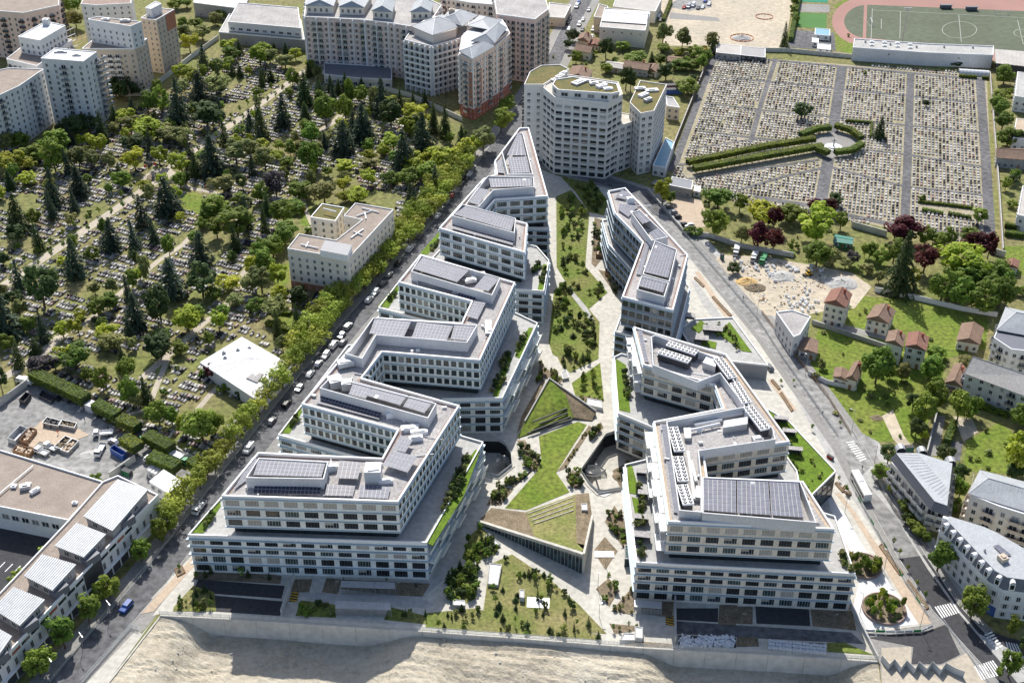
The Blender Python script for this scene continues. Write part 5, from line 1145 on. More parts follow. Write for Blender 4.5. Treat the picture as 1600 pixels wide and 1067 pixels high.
T(400,0,'k 310 660 200 130;c 170 800 200 120;k 40 880 240 110;c 540 960 180 160;c 670 880 200 160;c 790 730 210 120;e 845 800 160 150;k 905 690 140 60;k 980 680 100 55;k 1055 670 90 55;k 1110 830 160 80;k 1180 860 190 90;c 1050 960 230 140;c 935 1060 210 150;k 1285 920 120 75;d 660 650 120 90;d 590 660 160 60;d 560 750 160 100;d 440 790 180 120;d 415 690 130 80;d 350 920 150 110;d 340 1060 180 130;l 30 420 130 130;o 90 400 90 110;o 185 430 80 110;l 250 380 70 80;l 50 340 60 100;k 115 340 70 60;k 190 350 80 55;k 45 510 90 50;k 95 510 90 55;d 230 540 110 60;d 265 540 90 40;d 205 610 60 60;k 390 590 110 60;k 470 570 90 60;k 515 590 90 60;k 560 570 110 50;k 660 560 70 50;d 585 600 110 50;l 1010 800 140 150;l 960 850 130 110;e 1000 840 120 120;d 700 950 80 70;l 860 950 110 150;l 800 980 80 90;o 740 660 110 70;o 935 690 70 60;l 1000 1067 110 150;l 1170 1060 130 170;l 1300 1020 130 160;l 1250 1067 90 140;l 1080 1040 100 120;o 60 1067 120 130;l 560 1067 60 140;o 690 1067 60 120;l 130 1000 60 80;l 1370 980 110 120;d 1530 830 140 140;d 1560 720 120 100;o 1420 950 150 150;d 350 440 70 70;k 330 480 80 60;l 30 980 100 120;d 1210 900 70 60')
T(0,267,'c 340 220 210 110;c 500 160 180 140;k 120 380 230 150;e 110 450 100 120;c 480 660 230 140;c 700 500 190 130;c 900 360 190 90;c 1060 270 210 160;e 280 860 250 200;o 330 700 80 80;e 90 850 100 120;c 40 1020 230 200;c 1265 600 190 150;c 1080 790 220 170;e 1010 950 210 160;c 860 980 190 130;e 1270 780 180 160;d 770 110 110 110;l 180 90 80 130;k 70 120 120 80;l 20 180 70 70;d 1065 550 140 90;d 835 750 120 100;o 925 720 190 80;l 880 690 90 90;o 710 770 90 80;d 620 910 110 110;d 690 870 100 100;l 510 930 70 80;l 400 1040 90 90;l 500 1040 110 110;d 640 1010 90 80;l 670 1067 100 130;d 1020 1060 70 110;l 1180 1010 150 170;d 1230 910 70 90;d 1340 810 90 100;l 1430 740 90 140;d 1340 280 120 160;d 1490 420 170 200;e 1545 250 80 80;o 1400 140 100 130;e 1520 130 100 80;d 1300 310 90 90;d 1360 420 120 120;d 1260 370 80 80;d 1500 200 60 90;l 1575 650 120 100;o 1580 760 110 120;o 1480 850 80 110;d 1590 530 70 70;l 1130 320 60 60;l 920 140 80 90;e 25 590 80 70;b 110 500 60 40;b 565 280 40 30;e 845 600 90 55;e 595 960 40 40;d 1130 120 110 80;e 1160 90 80 80;l 1030 110 90 80;o 20 790 80 60;d 300 20 60 70;d 1450 560 60 60')
T(400,267,'g 130 160 150 160;d 290 170 100 130;o 430 200 130 160;l 550 130 80 100;l 700 90 90 110;d 850 90 90 120;l 640 190 80 130;d 180 350 150 150;d 180 460 130 170;d 240 250 70 110;y 295 260 40 50;d 110 540 130 130;l 140 720 130 100;o 40 760 150 150;d 60 640 130 130;o 130 920 120 140;d 40 200 130 110;e 345 730 90 60;e 280 840 110 120;b 330 380 40 60;b 40 480 60 80;d 20 560 110 110;d 10 880 90 100;h 40 830 60 80;d 410 850 60 60;l 560 190 60 80;d 960 90 110 130;d 1060 60 110 130;b 255 280 30 60')
T(0,534,'g 270 210 100 160;d 480 170 130 180;l 420 130 90 130;d 550 240 80 90;d 650 310 150 100;k 225 70 90 80;k 120 160 150 70;e 20 330 150 90;d 805 240 120 120;d 815 390 170 110;k 930 400 170 90;d 1000 520 150 130;d 1080 520 110 80;d 1270 620 200 190;d 1350 570 130 100;l 1150 580 110 100;e 1010 100 130 170;o 700 50 90 140;p 1330 235 90 110;b 1390 310 60 70;b 1265 225 50 50;o 870 420 90 80;d 350 180 90 90;b 1450 320 40 50;e 1500 350 50 60;b 565 950 90 130;b 600 920 80 110;h 520 1000 80 110;b 480 1050 60 80;b 1030 330 40 50;b 1110 180 40 40')
T(800,267,'l 940 220 150 120;d 1285 230 130 170;d 1420 260 100 100;d 1260 420 180 150;l 1560 330 140 180;p 1530 480 140 130;o 1430 460 100 90;o 1210 250 60 60;b 1150 400 60 90;b 1110 400 50 70;e 1380 640 60 80;d 990 200 70 60')
T(1200,267,'p 300 290 120 130;p 380 280 90 100;p 30 380 140 100;d 130 320 110 170;l 300 440 200 250;d 450 370 110 100;e 410 215 70 90;p 30 510 130 120;d 300 600 160 150;g 520 590 80 80;p 830 450 130 210;d 780 580 150 140;k 820 760 340 190;p 970 640 160 170;d 980 460 110 110;d 1060 490 100 100;d 1120 460 100 90;d 1250 440 80 110;p 1290 560 160 170;p 1370 550 140 100;l 1190 650 180 260;d 1080 810 190 160;d 1200 850 190 160;d 1330 890 200 180;d 1440 860 200 160;d 1310 720 130 140;d 1430 700 130 140;d 1230 740 130 140;d 1150 760 130 130;d 1380 790 130 130;d 1480 740 110 100;b 155 490 60 70;d 630 550 100 90;l 600 540 80 45;o 400 590 90 90;o 690 700 70 70;d 1310 330 90 90;l 905 720 110 80;o 620 640 50 80;o 480 610 60 80;d 700 590 100 100;b 960 190 50 50;d 1480 120 80 70;d 1540 60 70 60;e 1530 90 60 70;d 1520 230 50 60;d 1590 780 60 80;b 140 525 30 60')
T(1200,534,'d 670 260 220 170;d 760 230 90 80;o 835 240 100 80;d 1000 240 150 140;d 1040 110 80 100;d 1030 420 170 130;e 900 430 100 100;d 960 510 180 130;e 920 590 100 100;d 1180 500 190 140;d 1270 460 120 90;e 745 760 100 115;e 1190 870 100 100;e 1095 750 90 100;d 690 860 90 100;l 1540 800 210 190;d 1560 540 140 110;o 1230 150 60 90;d 860 1045 70 100;l 770 950 50 70;d 1190 990 130 100;h 330 170 60 60;e 1540 860 80 110;d 1050 330 110 90;d 1240 480 90 90;b 800 900 60 70;l 970 620 70 50;b 650 170 90 90;h 300 230 40 50;b 1180 1055 60 100')
T(1200,800,'d 1055 370 170 150;d 1265 665 180 160;d 1510 790 130 90;d 1500 1030 150 110;d 900 110 60 80;d 940 150 60 70;d 985 190 60 60;e 860 70 60 60;e 1590 880 80 60;d 1440 1040 60 50')
T(800,0,'o 940 290 130 90;o 1060 320 130 100;o 1245 310 100 80;k 1250 345 90 40;y 1205 340 50 60;d 1140 360 80 90;e 585 370 130 90;e 710 570 140 100;e 740 575 130 70;d 780 395 70 120;k 875 400 70 50;d 1085 430 70 70;e 960 500 100 100;d 1100 590 100 140;d 1180 440 90 80;d 400 400 80 80;d 590 460 60 70;e 380 260 70 80;e 350 310 60 60;d 690 320 60 80;d 950 330 50 90;l 1040 350 50 80;d 1040 440 60 110;b 640 400 40 60;b 500 350 40 60;d 560 140 50 60;d 1210 400 80 70;d 930 410 60 80;b 440 470 50 80;d 1130 440 60 80;b 860 470 40 60;e 1130 530 60 60')
T(1200,0,'k 100 300 150 60;d 1470 530 110 120;d 1450 630 60 100;d 1440 730 90 90;d 1460 810 100 100;d 1490 920 110 130;e 1560 910 90 110;e 205 745 100 100;k 690 865 140 80;b 165 90 60 60;b 175 150 60 50;e 1180 420 30 60;b 605 470 30 30;e 985 670 40 45;b 500 230 20 20;d 1420 690 80 80;b 1500 600 50 60;d 160 40 80 50')
T(0,800,'d 1070 130 140 110;d 1010 190 150 90;d 885 310 140 120;d 690 540 140 130;d 560 690 140 130;d 410 850 160 160;d 255 1020 160 160;b 310 260 50 120;b 120 440 60 120;b 1310 350 50 50;h 480 50 60 120;b 1130 580 60 40;j 1220 580 70 40;h 1270 590 50 60;b 1240 610 30 60')
# more trees between the graves, thinner towards the yard
EXT = [W(px) for px in ([(300,565),(405,645),(470,572),(380,515)],[(280,300),(340,300),(340,340),(280,335)],[(440,470),(560,480),(640,400),(640,310),(480,295),(430,350)],[(205,310),(215,265),(280,250),(290,280)])]
pl_ = [Vector(t[0].location) for t in TREES]; k = 0; tr_ = 0
while k < 120 and tr_ < 6000:
    tr_ += 1; u, v = R.uniform(0, 730), R.uniform(90, 660); p = G(u, v)
    if not inside(p, CEM_L) or any(inside(p, h_) for h_ in EXC+EXT) or R.random() < (v-150)/620: continue
    if min((q-p).length for q in pl_) < 6.5: continue
    kd = R.choice('ccckkddddlloo'); pl_.append(p); k += 1
    if kd in 'ck': tree(kd, p, R.uniform(9, 15), R.uniform(5, 8))
    else: tree(kd, p, R.uniform(5, 9.5), R.uniform(5, 8.5))
for px, n in (([(1280,505),(1340,462),(1420,468),(1545,497),(1540,545),(1480,560),(1470,600),(1440,690),(1330,690),(1262,585)],34),([(1510,690),(1560,660),(1590,680),(1575,740),(1505,735)],8),([(840,90),(1000,120),(1100,110),(1110,60),(1050,55),(900,60)],26),([(1100,330),(1330,345),(1330,400),(1130,385)],16)):
    poly = W(px); c_ = 0
    while c_ < n:
        u, v = R.uniform(min(q[0] for q in px), max(q[0] for q in px)), R.uniform(min(q[1] for q in px), max(q[1] for q in px)); p = G(u, v)
        if inside(p, poly): c_ += 1; tree(R.choice('bbhh'), p, R.uniform(.8, 2.2), R.uniform(1.2, 3.4))
# plane trees along the west street, saplings along the cemetery avenue
def along(line, step, off, fn, a0=0, a1=1e9):
    d0 = 0; s = a0
    acc = 0
    for p, q in zip(line, line[1:]):
        L = (q-p).length; t = (q-p)/L; nrm = Vector((-t.y, t.x, 0))
        while s < acc+L and s < a1:
            if s >= acc: fn(p+t*(s-acc)+nrm*off)
            s += step
        acc += L
wl_ = [p for p in WEST]
def st(lo, hi): return lambda p: tree('s', p+Vector((R.uniform(-.8,.8), R.uniform(-1,1), 0)), R.uniform(lo, hi), R.uniform(8.6, 11.2), 'street')
along(wl_, 5.6, 6.8, st(8, 11), 75, 330); along(wl_, 6.4, 12.0, st(8, 11), 170, 330)
AV = [G(*p) for p in [(0,450),(175,331),(222,298)]]; AV2 = [G(*p) for p in [(265,262),(322,222),(400,168),(446,134)]]
for ln in (AV, AV2):
    for off in (3.4, -3.4): along(ln, 7.5, off, lambda p: tree('t', p, R.uniform(4, 5.5), R.uniform(2.2, 3), 'avenue'), 3)
# planted beds of the office gardens: bushes and young trees set out inside each bed
def scatter(px, z, kinds, n, h, w_, zone):
    poly = W(px, z); xs = [p[0] for p in poly]; ys = [p[1] for p in poly]; k = 0; tries = 0
    while k < n and tries < n*40:
        tries += 1; p = (R.uniform(min(xs), max(xs)), R.uniform(min(ys), max(ys)))
        if not inside(p, poly): continue
        kd = R.choice(kinds); kd = 'q' if kd == 'b' and R.random() < .42 else kd; tree(kd, Vector((*p, z)), R.uniform(*h), R.uniform(*w_), zone); k += 1  # some of the bushes get a dark-leaved variant of the same bush
GB = [bb for m, bb in beds]
for i, kinds, n, h, w_ in [(0,'bbhbtdj',34,(1.4,3.6),(1.4,2.9)),(1,'bbhbdtj',30,(1.4,3.8),(1.5,3.0)),(2,'tbj',6,(1.5,4),(1,2)),(3,'bbhdj',16,(1.4,3.5),(1.4,2.8)),(4,'bhb',14,(1,2.4),(1.2,2.2)),(5,'bh',6,(1,2),(1,1.8)),(6,'btbd',9,(1.4,4.5),(1.2,2.6)),(7,'hb',5,(.8,1.4),(.9,1.5)),(8,'hbt',12,(1,3),(1,2.2)),(11,'bhb',8,(1.2,2.6),(1.4,2.4)),
  (12,'h',8,(.5,1.0),(.7,1.2)),(13,'bhb',10,(1.2,3),(1.4,2.4)),(14,'bhb',8,(1.2,3),(1.4,2.4)),(15,'bb',6,(1.5,3),(1.6,2.6)),(16,'bb',4,(1.5,3),(1.6,2.6)),(17,'bhbt',14,(.9,2.4),(1,1.9)),(19,'bt',4,(1.5,3.5),(1.2,2)),(20,'ht',8,(.8,2),(.8,1.3)),(21,'ht',3,(1,2.4),(.9,1.4)),(22,'bjbtd',16,(1.6,3.6),(1.3,2.6)),(23,'bjbtdb',22,(1.6,4),(1.4,2.8)),(24,'jtbj',24,(1.2,3.6),(1,2)),(25,'jtbh',18,(1,3.2),(.9,1.7)),(28,'jt',4,(1.2,2.5),(.8,1.3)),(29,'hb',8,(.8,2),(1,2)),(30,'tj',3,(1.4,2.6),(1,1.6)),(31,'jt',6,(2,3.4),(1.2,1.8)),(32,'jbt',7,(1,2.6),(1,2))]:
    scatter(GB[i], .12, kinds, int(n*1.45), (h[0]*1.2, h[1]*1.3), (w_[0]*1.25, w_[1]*1.4), 'garden')
# terrace shrubs
for th_, px, n in [(1,[(312,825),(322,825),(343,795),(338,795)],5),(1,[(452,668),(462,664),(470,648),(462,650)],6),(1,[(606,470),(614,470),(624,452),(618,452)],5),(1,[(668,395),(680,395),(688,380),(682,376)],8),(1,[(832,428),(846,430),(846,415),(836,414)],8),(1,[(842,446),(848,447),(854,420),(850,420)],6),(1,[(690,800),(715,785),(735,715),(722,718)],34),(1,[(768,612),(786,600),(800,545),(786,560)],30),(1,[(805,555),(815,540),(828,512),(818,520)],10),
  (2,[(994,756),(1000,757),(1000,772),(996,772)],4),(2,[(1000,800),(1008,800),(1006,780),(1000,780)],7),(2,[(994,822),(1004,822),(1010,812),(1000,812)],10),(2,[(998,872),(1006,872),(1004,845),(998,840)],9),(2,[(972,620),(984,625),(982,585),(974,580)],12),(2,[(1318,886),(1330,893),(1316,862),(1312,862)],10)]:
    scatter(px, ZP+.2, 'bbhe', int(n*1.4), (1.2,3.0), (1.4,2.9), 'terrace%d' % th_)
scatter([(1210,650),(1235,672),(1262,715),(1292,742),(1255,785),(1236,790),(1228,740),(1215,690)], 9.3, 'bbh', 40, (.5,1.6), (.9,1.9), 'podium'); scatter([(1098,505),(1118,498),(1150,525),(1165,555),(1150,550),(1120,525)], 6.2, 'bbh', 24, (.7,2), (1,2.2), 'podium')
scatter([(950,735),(985,722),(1000,748),(975,765)], -4.5, 'bqh', 12, (.8,2), (1.2,2.4), 'patio')
# two round planters of young trees on the east plaza
for u, v, rr, lab in ((1349,885,5.2,'round brick-edged planter of young trees nearest the office corner'),(1381,952,6.0,'round brick-edged planter of young trees at the plaza end')):
    p = G(u, v); t = thing('round_planter', lab, 'planter', p); b = MB(); n = 28
    ring = [(p.x+rr*math.cos(6.2832*i/n), p.y+rr*math.sin(6.2832*i/n)) for i in range(n)]; inn = [(p.x+(rr-.35)*math.cos(6.2832*i/n), p.y+(rr-.35)*math.sin(6.2832*i/n)) for i in range(n)]
    b.ring(ring, inn, .05, .75); b.build('brick_rim', 'roof_red', t); b = MB(); b.prism(inn, .05, .55); b.build('soil', 'soil', t)
    for k in range(26):
        a = R.random()*6.28; q = rr*.85*math.sqrt(R.random()); tree(R.choice('ddl') if k < 18 else 'h', Vector((p.x+q*math.cos(a), p.y+q*math.sin(a), .5)), R.uniform(3.4, 5.2) if k < 18 else 1.2, R.uniform(1.6, 2.4), 'planter at the plaza end' if rr > 5.5 else 'planter by the office corner')
for u, v in ((281,890),(1312,665),(1240,600),(1395,852),(1405,868),(1418,892),(1432,915),(1445,935),(1310,752),(1322,770),(1220,600),(1268,672)): tree('t', G(u, v), R.uniform(2.5, 4), R.uniform(1.4, 2), 'kerb')
# ------------------------------------------------------------------ clipped hedges and pleached rows
def hedge(label, px, wd, h, z0=.0, trunks=False, m='leaf_hedge', name='hedge', group=None):
    pts = [G(*q) for q in px]; t = thing(name, label, 'hedge', tuple(pts[0]), group); b = MB(); core = MB(); r = R
    for p, q in zip(pts, pts[1:]):
        L = (q-p).length; d = (q-p)/L; e = Vector((-d.y, d.x, 0))
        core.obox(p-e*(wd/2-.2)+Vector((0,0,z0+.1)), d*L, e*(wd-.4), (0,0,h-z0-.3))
        nq = int(L*(wd+2*(h-z0))*7)
        for i in range(nq):
            s = r.random()*L; f = r.random()*(wd+2*(h-z0))
            if f < wd: o = e*(f-wd/2)+Vector((0,0,h)); nn = Vector((0,0,1))
            elif f < wd+(h-z0): o = e*(wd/2)+Vector((0,0,z0+f-wd)); nn = e
            else: o = e*(-wd/2)+Vector((0,0,z0+f-wd-(h-z0))); nn = -e
            leafquad(b, p+d*s+o+rv(r)*.18, nn+rv(r)*.7, r.uniform(.16, .32), r)
        if trunks:
            tk = MB(); k = int(L/3.2)
            for i in range(k+1): o = p+d*(L*(i+.5)/(k+1)); tk.bar(o, o+Vector((0,0,z0+.5)), .14, 0, 5)
            tk.build('trunk', 'bark', t, 'stuff')
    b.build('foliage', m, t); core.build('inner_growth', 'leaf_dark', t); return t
for i, (px, wd) in enumerate([([(56,598),(138,637)],4.6),([(152,646),(187,664)],4),([(190,669),(219,682)],4),([(232,695),(270,715)],4.4),([(238,728),(280,746)],4.4),([(197,700),(219,714)],4.4),([(302,734),(320,748)],4)]):
    hedge(['long clipped hedge on trunks at the top of the recycling yard','clipped hedge block right of the small white kiosk by the yard','clipped hedge block above the green truck in the yard','clipped hedge block left of the green refuse truck','clipped hedge block above the stacked site cabins','short clipped hedge block beside the blue skip','last clipped hedge block beside the street trees'][i], px, wd, 5.2, 2.2, True, group='clipped hedges around the yard')
for lab, px in (('upper of two long clipped hedges leading to the cemetery circle', [(1073,262),(1200,236),(1272,225)]),('lower of two long clipped hedges leading to the cemetery circle', [(1083,272),(1200,251),(1284,236)]),('curved clipped hedge top left of the cemetery circle', [(1250,219),(1275,209),(1297,207)]),('curved clipped hedge top right of the cemetery circle', [(1304,204),(1328,211),(1345,224)]),('curved clipped hedge below right of the cemetery circle', [(1303,246),(1330,243),(1346,233)]),('short clipped hedge below left of the cemetery circle', [(1276,240),(1294,247)])):
    hedge(lab, px, 3.0, 3.8, 1.4, True, group='clipped hedges of the right cemetery')
for lab, px, wd, h in (('dark low hedge around the curved garden path', [(417,507),(475,527),(478,510)],2.2,2),('low hedge at the edge of the oval garden', [(418,488),(455,492)],1.6,1.5),('low hedge in the right cemetery, left piece', [(1440,330),(1473,336)],1.6,1.6),('low hedge in the right cemetery, right piece', [(1481,336),(1517,343)],1.6,1.6),('upper low hedge row in the right cemetery', [(1434,317),(1480,322),(1520,327)],1.2,1.3),('small square hedge enclosure beside the dark conifer', [(1321,192),(1362,195),(1360,217)],1,1.8),('bright green hedge beside the drive on the right', [(1478,695),(1490,665)],2.4,2.6),('hedge row beside the slate-roofed flats', [(1525,635),(1575,652)],2,1.8),('dark hedge at the right edge, upper', [(1569,355),(1600,360)],2,2.2),('dark hedge at the right edge, lower', [(1569,368),(1600,372)],2,2.2),('green hedge beside the small pitch at the top', [(1235,66),(1246,10),(1250,-10)],2.5,3),('dark green hedge behind the polytunnel', [(1498,121),(1526,123)],1.2,1.6),('small green hedge right of the polytunnel', [(1534,124),(1545,125)],1.2,1.6),('grassy hedge beside the far parking lot', [(1036,35),(1048,5)],2,2.2),('hedge along the street front of the flats by the bus', [(1415,800),(1450,846)],1.8,1.8)):
    hedge(lab, px, wd, h, 0)
# labels: each tree by kind, zone and order from the left
ZB = [(-300,-50,330,150,'behind and between the left towers'),(-300,150,120,300,'below the left towers'),(120,150,300,300,'right of the left towers'),(300,-50,460,140,'near the parking deck'),(460,100,640,210,'below the long pink slab'),(640,100,770,215,'below the pink corner blocks'),(300,140,460,290,'beside the upper avenue'),(460,210,620,340,'above the cream residence'),(620,200,860,330,'near the pointed offices'),
 (-300,300,130,400,'left of the avenue'),(130,300,260,400,'right of the avenue'),(260,290,400,400,'left of the cream residence garden'),(400,290,640,480,'around the cream residence'),(-300,400,130,560,'below the avenue at far left'),(130,400,260,560,'in the middle of the left cemetery'),(260,400,400,560,'between the graves and cream residence'),(400,480,480,560,'near the curved garden path'),(-300,560,180,760,'beside the recycling yard'),(180,560,460,760,'between yard and white pavilion'),(-300,760,450,1100,'near the street at bottom left'),
 (840,-50,1000,180,'in the overgrown gardens'),(1000,-50,1130,180,'below the sand lot'),(1130,-50,1330,120,'by the sports yard'),(1540,60,1700,400,'at the right cemetery edge'),(1100,80,1540,300,'inside the right cemetery'),(1000,280,1130,400,'by the cemetery gate car park'),(1130,280,1300,430,'left of the small lawn below cemetery'),(1300,280,1420,460,'around the small lawn below cemetery'),(1420,300,1560,520,'in the dense clump below cemetery'),(1180,480,1400,720,'on the lawns beside the street'),(1400,480,1500,720,'in the gardens behind the lawns'),(1500,480,1700,760,'near the right-hand flats'),(1330,700,1520,900,'around the balconied flats'),(1400,800,1700,1100,'by the white corner block')]
NAMED = {'street': 'along the west street','avenue': 'along the cemetery avenue','garden': None,'terrace1': 'on the left office terraces','terrace2': 'on the right office terraces','podium': 'on the podium lawns','kerb': 'on the east kerb','patio': 'in the sunken patio'}
GZ = [(-1,0,2000,345,'at the top of the central garden'),(0,345,2000,470,'in the upper central garden'),(0,470,2000,600,'in the middle central garden'),(0,600,780,1100,'in the lower left beds'),(0,600,2000,780,'around the central lawn'),(780,780,930,940,'in the lower garden slope'),(930,780,2000,1100,'in the lower right beds'),(0,780,2000,1100,'by the retaining wall')]
def finish_tree_labels():
    D = {}
    for root, kd, (u, v), zone, h in TREES:
        if zone == 'garden': ph = next((p for a, b_, c_, d_, p in GZ if a <= u < c_ and b_ <= v < d_), 'in the garden')
        elif zone in NAMED: ph = NAMED[zone]
        elif zone: ph = 'in the round '+zone
        else: ph = next((p for a, b_, c_, d_, p in ZB if a <= u < c_ and b_ <= v < d_), 'at the edge')
        D.setdefault((ph, kd), []).append((u, root))
    for (ph, kd), L in D.items():
        L.sort(key=lambda q: q[0])
        for i, (u, root) in enumerate(L):
            root['label'] = (KIND[kd][1]+' '+ph) if len(L) == 1 else (nth(i)+' '+KIND[kd][1]+' from the left '+ph)
            root['group'] = ('shrubs ' if kd in 'byhq' else 'trees ')+ph
# ------------------------------------------------------------------ graves of both cemeteries
GR = ['granite_white','granite_grey','granite_black','granite_pink']
def gravebits(b, o, e1, e2, w_, L, hh, mi, style):
    b.obox(o-e2*(w_/2), e1*L, e2*w_, (0,0,.38+.1*style), mi)
    b.obox(o-e2*(w_/2-.08)+e1*.25+Vector((0,0,.38+.1*style)), e1*(L-.5), e2*(w_-.16), (0,0,.14), mi)
    b.obox(o-e2*(w_/2-.04)+e1*(L-.28)+Vector((0,0,.4)), e1*.2, e2*(w_-.08), (0,0,hh-.4), mi)
GRAVES = []
def fill(poly, org, e1, e2, dl, dc, skip, wts, holes, cem, pair=True, gapn=13, jit=.25, reg=False):
    xs = [p[0] for p in poly]; ys = [p[1] for p in poly]; n = 0
    cs = [(Vector((x, y, 0))-org) for x in (min(xs), max(xs)) for y in (min(ys), max(ys))]
    a0, a1 = min(c.dot(e1) for c in cs), max(c.dot(e1) for c in cs); b0, b1 = min(c.dot(e2) for c in cs), max(c.dot(e2) for c in cs)
    s = a0; row = 0
    while s < a1:
        t = b0; k = 0
        while t < b1:
            p = org+e1*(s+R.uniform(-jit, jit))+e2*(t+(0 if reg else R.uniform(-.1, .1))); k += 1; t += dc*(1 if reg else R.uniform(.93, 1.1))
            if k % gapn == 0: t += 1.6
            c_ = p+e1
            if R.random() < skip or not inside(c_, poly): continue
            if any(inside(c_, h) for h in holes): continue
            u, v = PX(p)
            if not (-25 < u < 1625 and -20 < v < 1080): continue
            fl = pair and row % 2
            q = R.random(); m = 0
            for i, ww in enumerate(wts):
                q -= ww
                if q < 0: m = i; break
            GRAVES.append((p if not fl else p+e1*2.1, -e1 if fl else e1, -e2 if fl else e2, R.uniform(.85, 1.05), R.uniform(1.9, 2.15), R.uniform(.8, 1.25), m, R.random() < .5, cem, mpp(p)))
        s += dl[row % len(dl)]; row += 1
a = (G(222,298)-G(0,450)).normalized(); e2 = Vector((-a.y, a.x, 0))
HL = EXC[:]+[W(px) for px in ([(305,565),(405,640),(465,572),(380,520)],[(285,305),(305,300),(335,318),(312,336),(283,325)],[(415,480),(490,480),(490,530),(415,525)],[(445,450),(545,470),(620,400),(620,320),(480,300),(430,350),(400,470)],[(210,305),(215,270),(270,255),(285,275)])]
# sparser planting belts where the photograph shows lawn and trees
from mathutils import noise as NZ2
fill(CEM_L, G(100,400), a, e2, (2.25, 3.9), 1.25, .2, (.30,.34,.29,.07), HL, 'left')
GRAVES[:] = [g for g in GRAVES if NZ2.noise(Vector((g[0].x*.045, g[0].y*.045, 5))) > -.20 and PX(g[0])[0] < 700]
al = (G(1316,104)-G(1283,312)).normalized(); ac = Vector((al.y, -al.x, 0))
HR = EXC[:]+[W(ell(1303,228,46,24,0,360,16)), W([(1066,262),(1280,218),(1300,232),(1290,250),(1070,278)]), W([(1434,316),(1520,324),(1520,340),(1436,332)]), W([(1495,104),(1550,108),(1550,124),(1495,122)])]
fill(CEM_R, G(1300,200), al, ac, (2.75,), 1.62, .07, (.40,.30,.24,.06), HR, 'right', False, 9999, .08, True)
GRAVES.sort(key=lambda g: g[9])
GPROT = {}
def gproto(m, st):
    if (m, st) in GPROT: return GPROT[(m, st)]
    b = MB(); X, Y = Vector((1,0,0)), Vector((0,1,0))
    b.obox(-Y*.475, X*2.02, Y*.95, (0,0,.38+.1*st), 0); b.obox(-Y*.4+X*.25+Vector((0,0,.38+.1*st)), X*1.5, Y*.8, (0,0,.14), 0); sl_ = b.mesh('slab', [GR[m]])
    b = MB(); b.obox(-Y*.44+X*1.75+Vector((0,0,.3)), X*.2, Y*.88, (0,0,.5), 0); b.obox(-Y*.34+X*1.77+Vector((0,0,.8)), X*.16, Y*.68, (0,0,.22), 0); hs = b.mesh('headstone', [GR[m if R.random() < .6 else 2]])
    GPROT[(m, st)] = (sl_, hs); return GPROT[(m, st)]
CN = ['white','grey','black','pinkish']
def gzone(u, v): return 'beside the white pavilion' if u > 300 else ('below the yard hedges' if u > 215 and v > 640 else ('behind the clipped yard hedges' if v > 590 else 'above the yard'))
DG = {}
for g in GRAVES[:300]:
    u, v = PX(g[0]); DG.setdefault((gzone(u, v), g[6]), []).append((u, g))
for (zn, m), L_ in DG.items():
    L_.sort(key=lambda q: q[0])
    for i, (u, (o, e1, ee, w_, L, hh, m, st, cem, mp)) in enumerate(L_):
        t = thing('grave', '%s %s stone grave from the left %s' % (nth(i), CN[m], zn) if len(L_) > 1 else '%s stone grave %s' % (CN[m], zn), 'grave', tuple(o), 'graves '+zn, math.atan2(e1.y, e1.x), (L/2.02, w_/.95, hh))
        sl_, hs = gproto(m, st); put('slab', sl_, t); put('headstone', hs, t)
for cem in ('left', 'right'):
    b = MB()
    for o, e1, ee, w_, L, hh, m, st, cm, mp in GRAVES[300:]:
        if cm == cem: gravebits(b, o, e1, ee, w_, L, hh, m, st)
    o = b.build('grave_rows', GR, None, 'stuff'); tag(o, 'rows of stone graves across the %s cemetery' % cem, 'graves')
# ------------------------------------------------------------------ two planted-roof pavilions in the garden
def P3(u, v, z): return G(u, v, z)
def skin(th, name, m, pts, thick=.35):           # sloping roof slab from a ring of 3-D points
    b = MB(); c = sum((Vector(p) for p in pts), Vector())/len(pts); n = len(pts)
    for i in range(n): b.poly([pts[i], pts[(i+1) % n], c]); b.poly([pts[(i+1) % n]-Vector((0,0,thick)), pts[i]-Vector((0,0,thick)), c-Vector((0,0,thick))]); b.poly([pts[i]-Vector((0,0,thick)), pts[(i+1) % n]-Vector((0,0,thick)), pts[(i+1) % n], pts[i]])
    return b.build(name, m, th)
def ccw3(L): return L if area2([(p.x, p.y) for p in L]) > 0 else L[::-1]
A, L_, BL, M2, M1, BR, RR = P3(858,592,5.5), P3(820,659,2.0), P3(808,684,.35), P3(896,652,.9), P3(884,616,4.2), P3(925,657,.35), P3(931,643,1.6)
tn = thing('garden_pavilion', 'upper triangular pavilion with sloping lawn roof in the central garden', 'pavilion', (A.x, A.y, 0))
rl = skin(tn, 'roof_lawn', 'grass_bright', ccw3([A, L_, BL, M2, M1])); skin(tn, 'roof_planting', 'soil', ccw3([M1, M2, BR, RR, A.lerp(RR, .02)]))
for nm, p, q in (('side_wall', A, L_), ('side_wall', A, RR)):
    b = MB(); d = (q-p); nn = Vector((d.y, -d.x, 0)).normalized()*.4
    for s in (0, 1):
        o = nn*(s-.5)
    f = [p+nn*.5, q+nn*.5, q-nn*.5, p-nn*.5]
    top = [x+Vector((0,0,.55)) for x in f]; bot = [Vector((x.x, x.y, 0)) for x in f]
    b.poly(top); b.poly(bot[::-1])
    for i in range(4): b.poly([bot[i], bot[(i+1) % 4], top[(i+1) % 4], top[i]])
    b.build(nm, 'concrete_grey', tn)
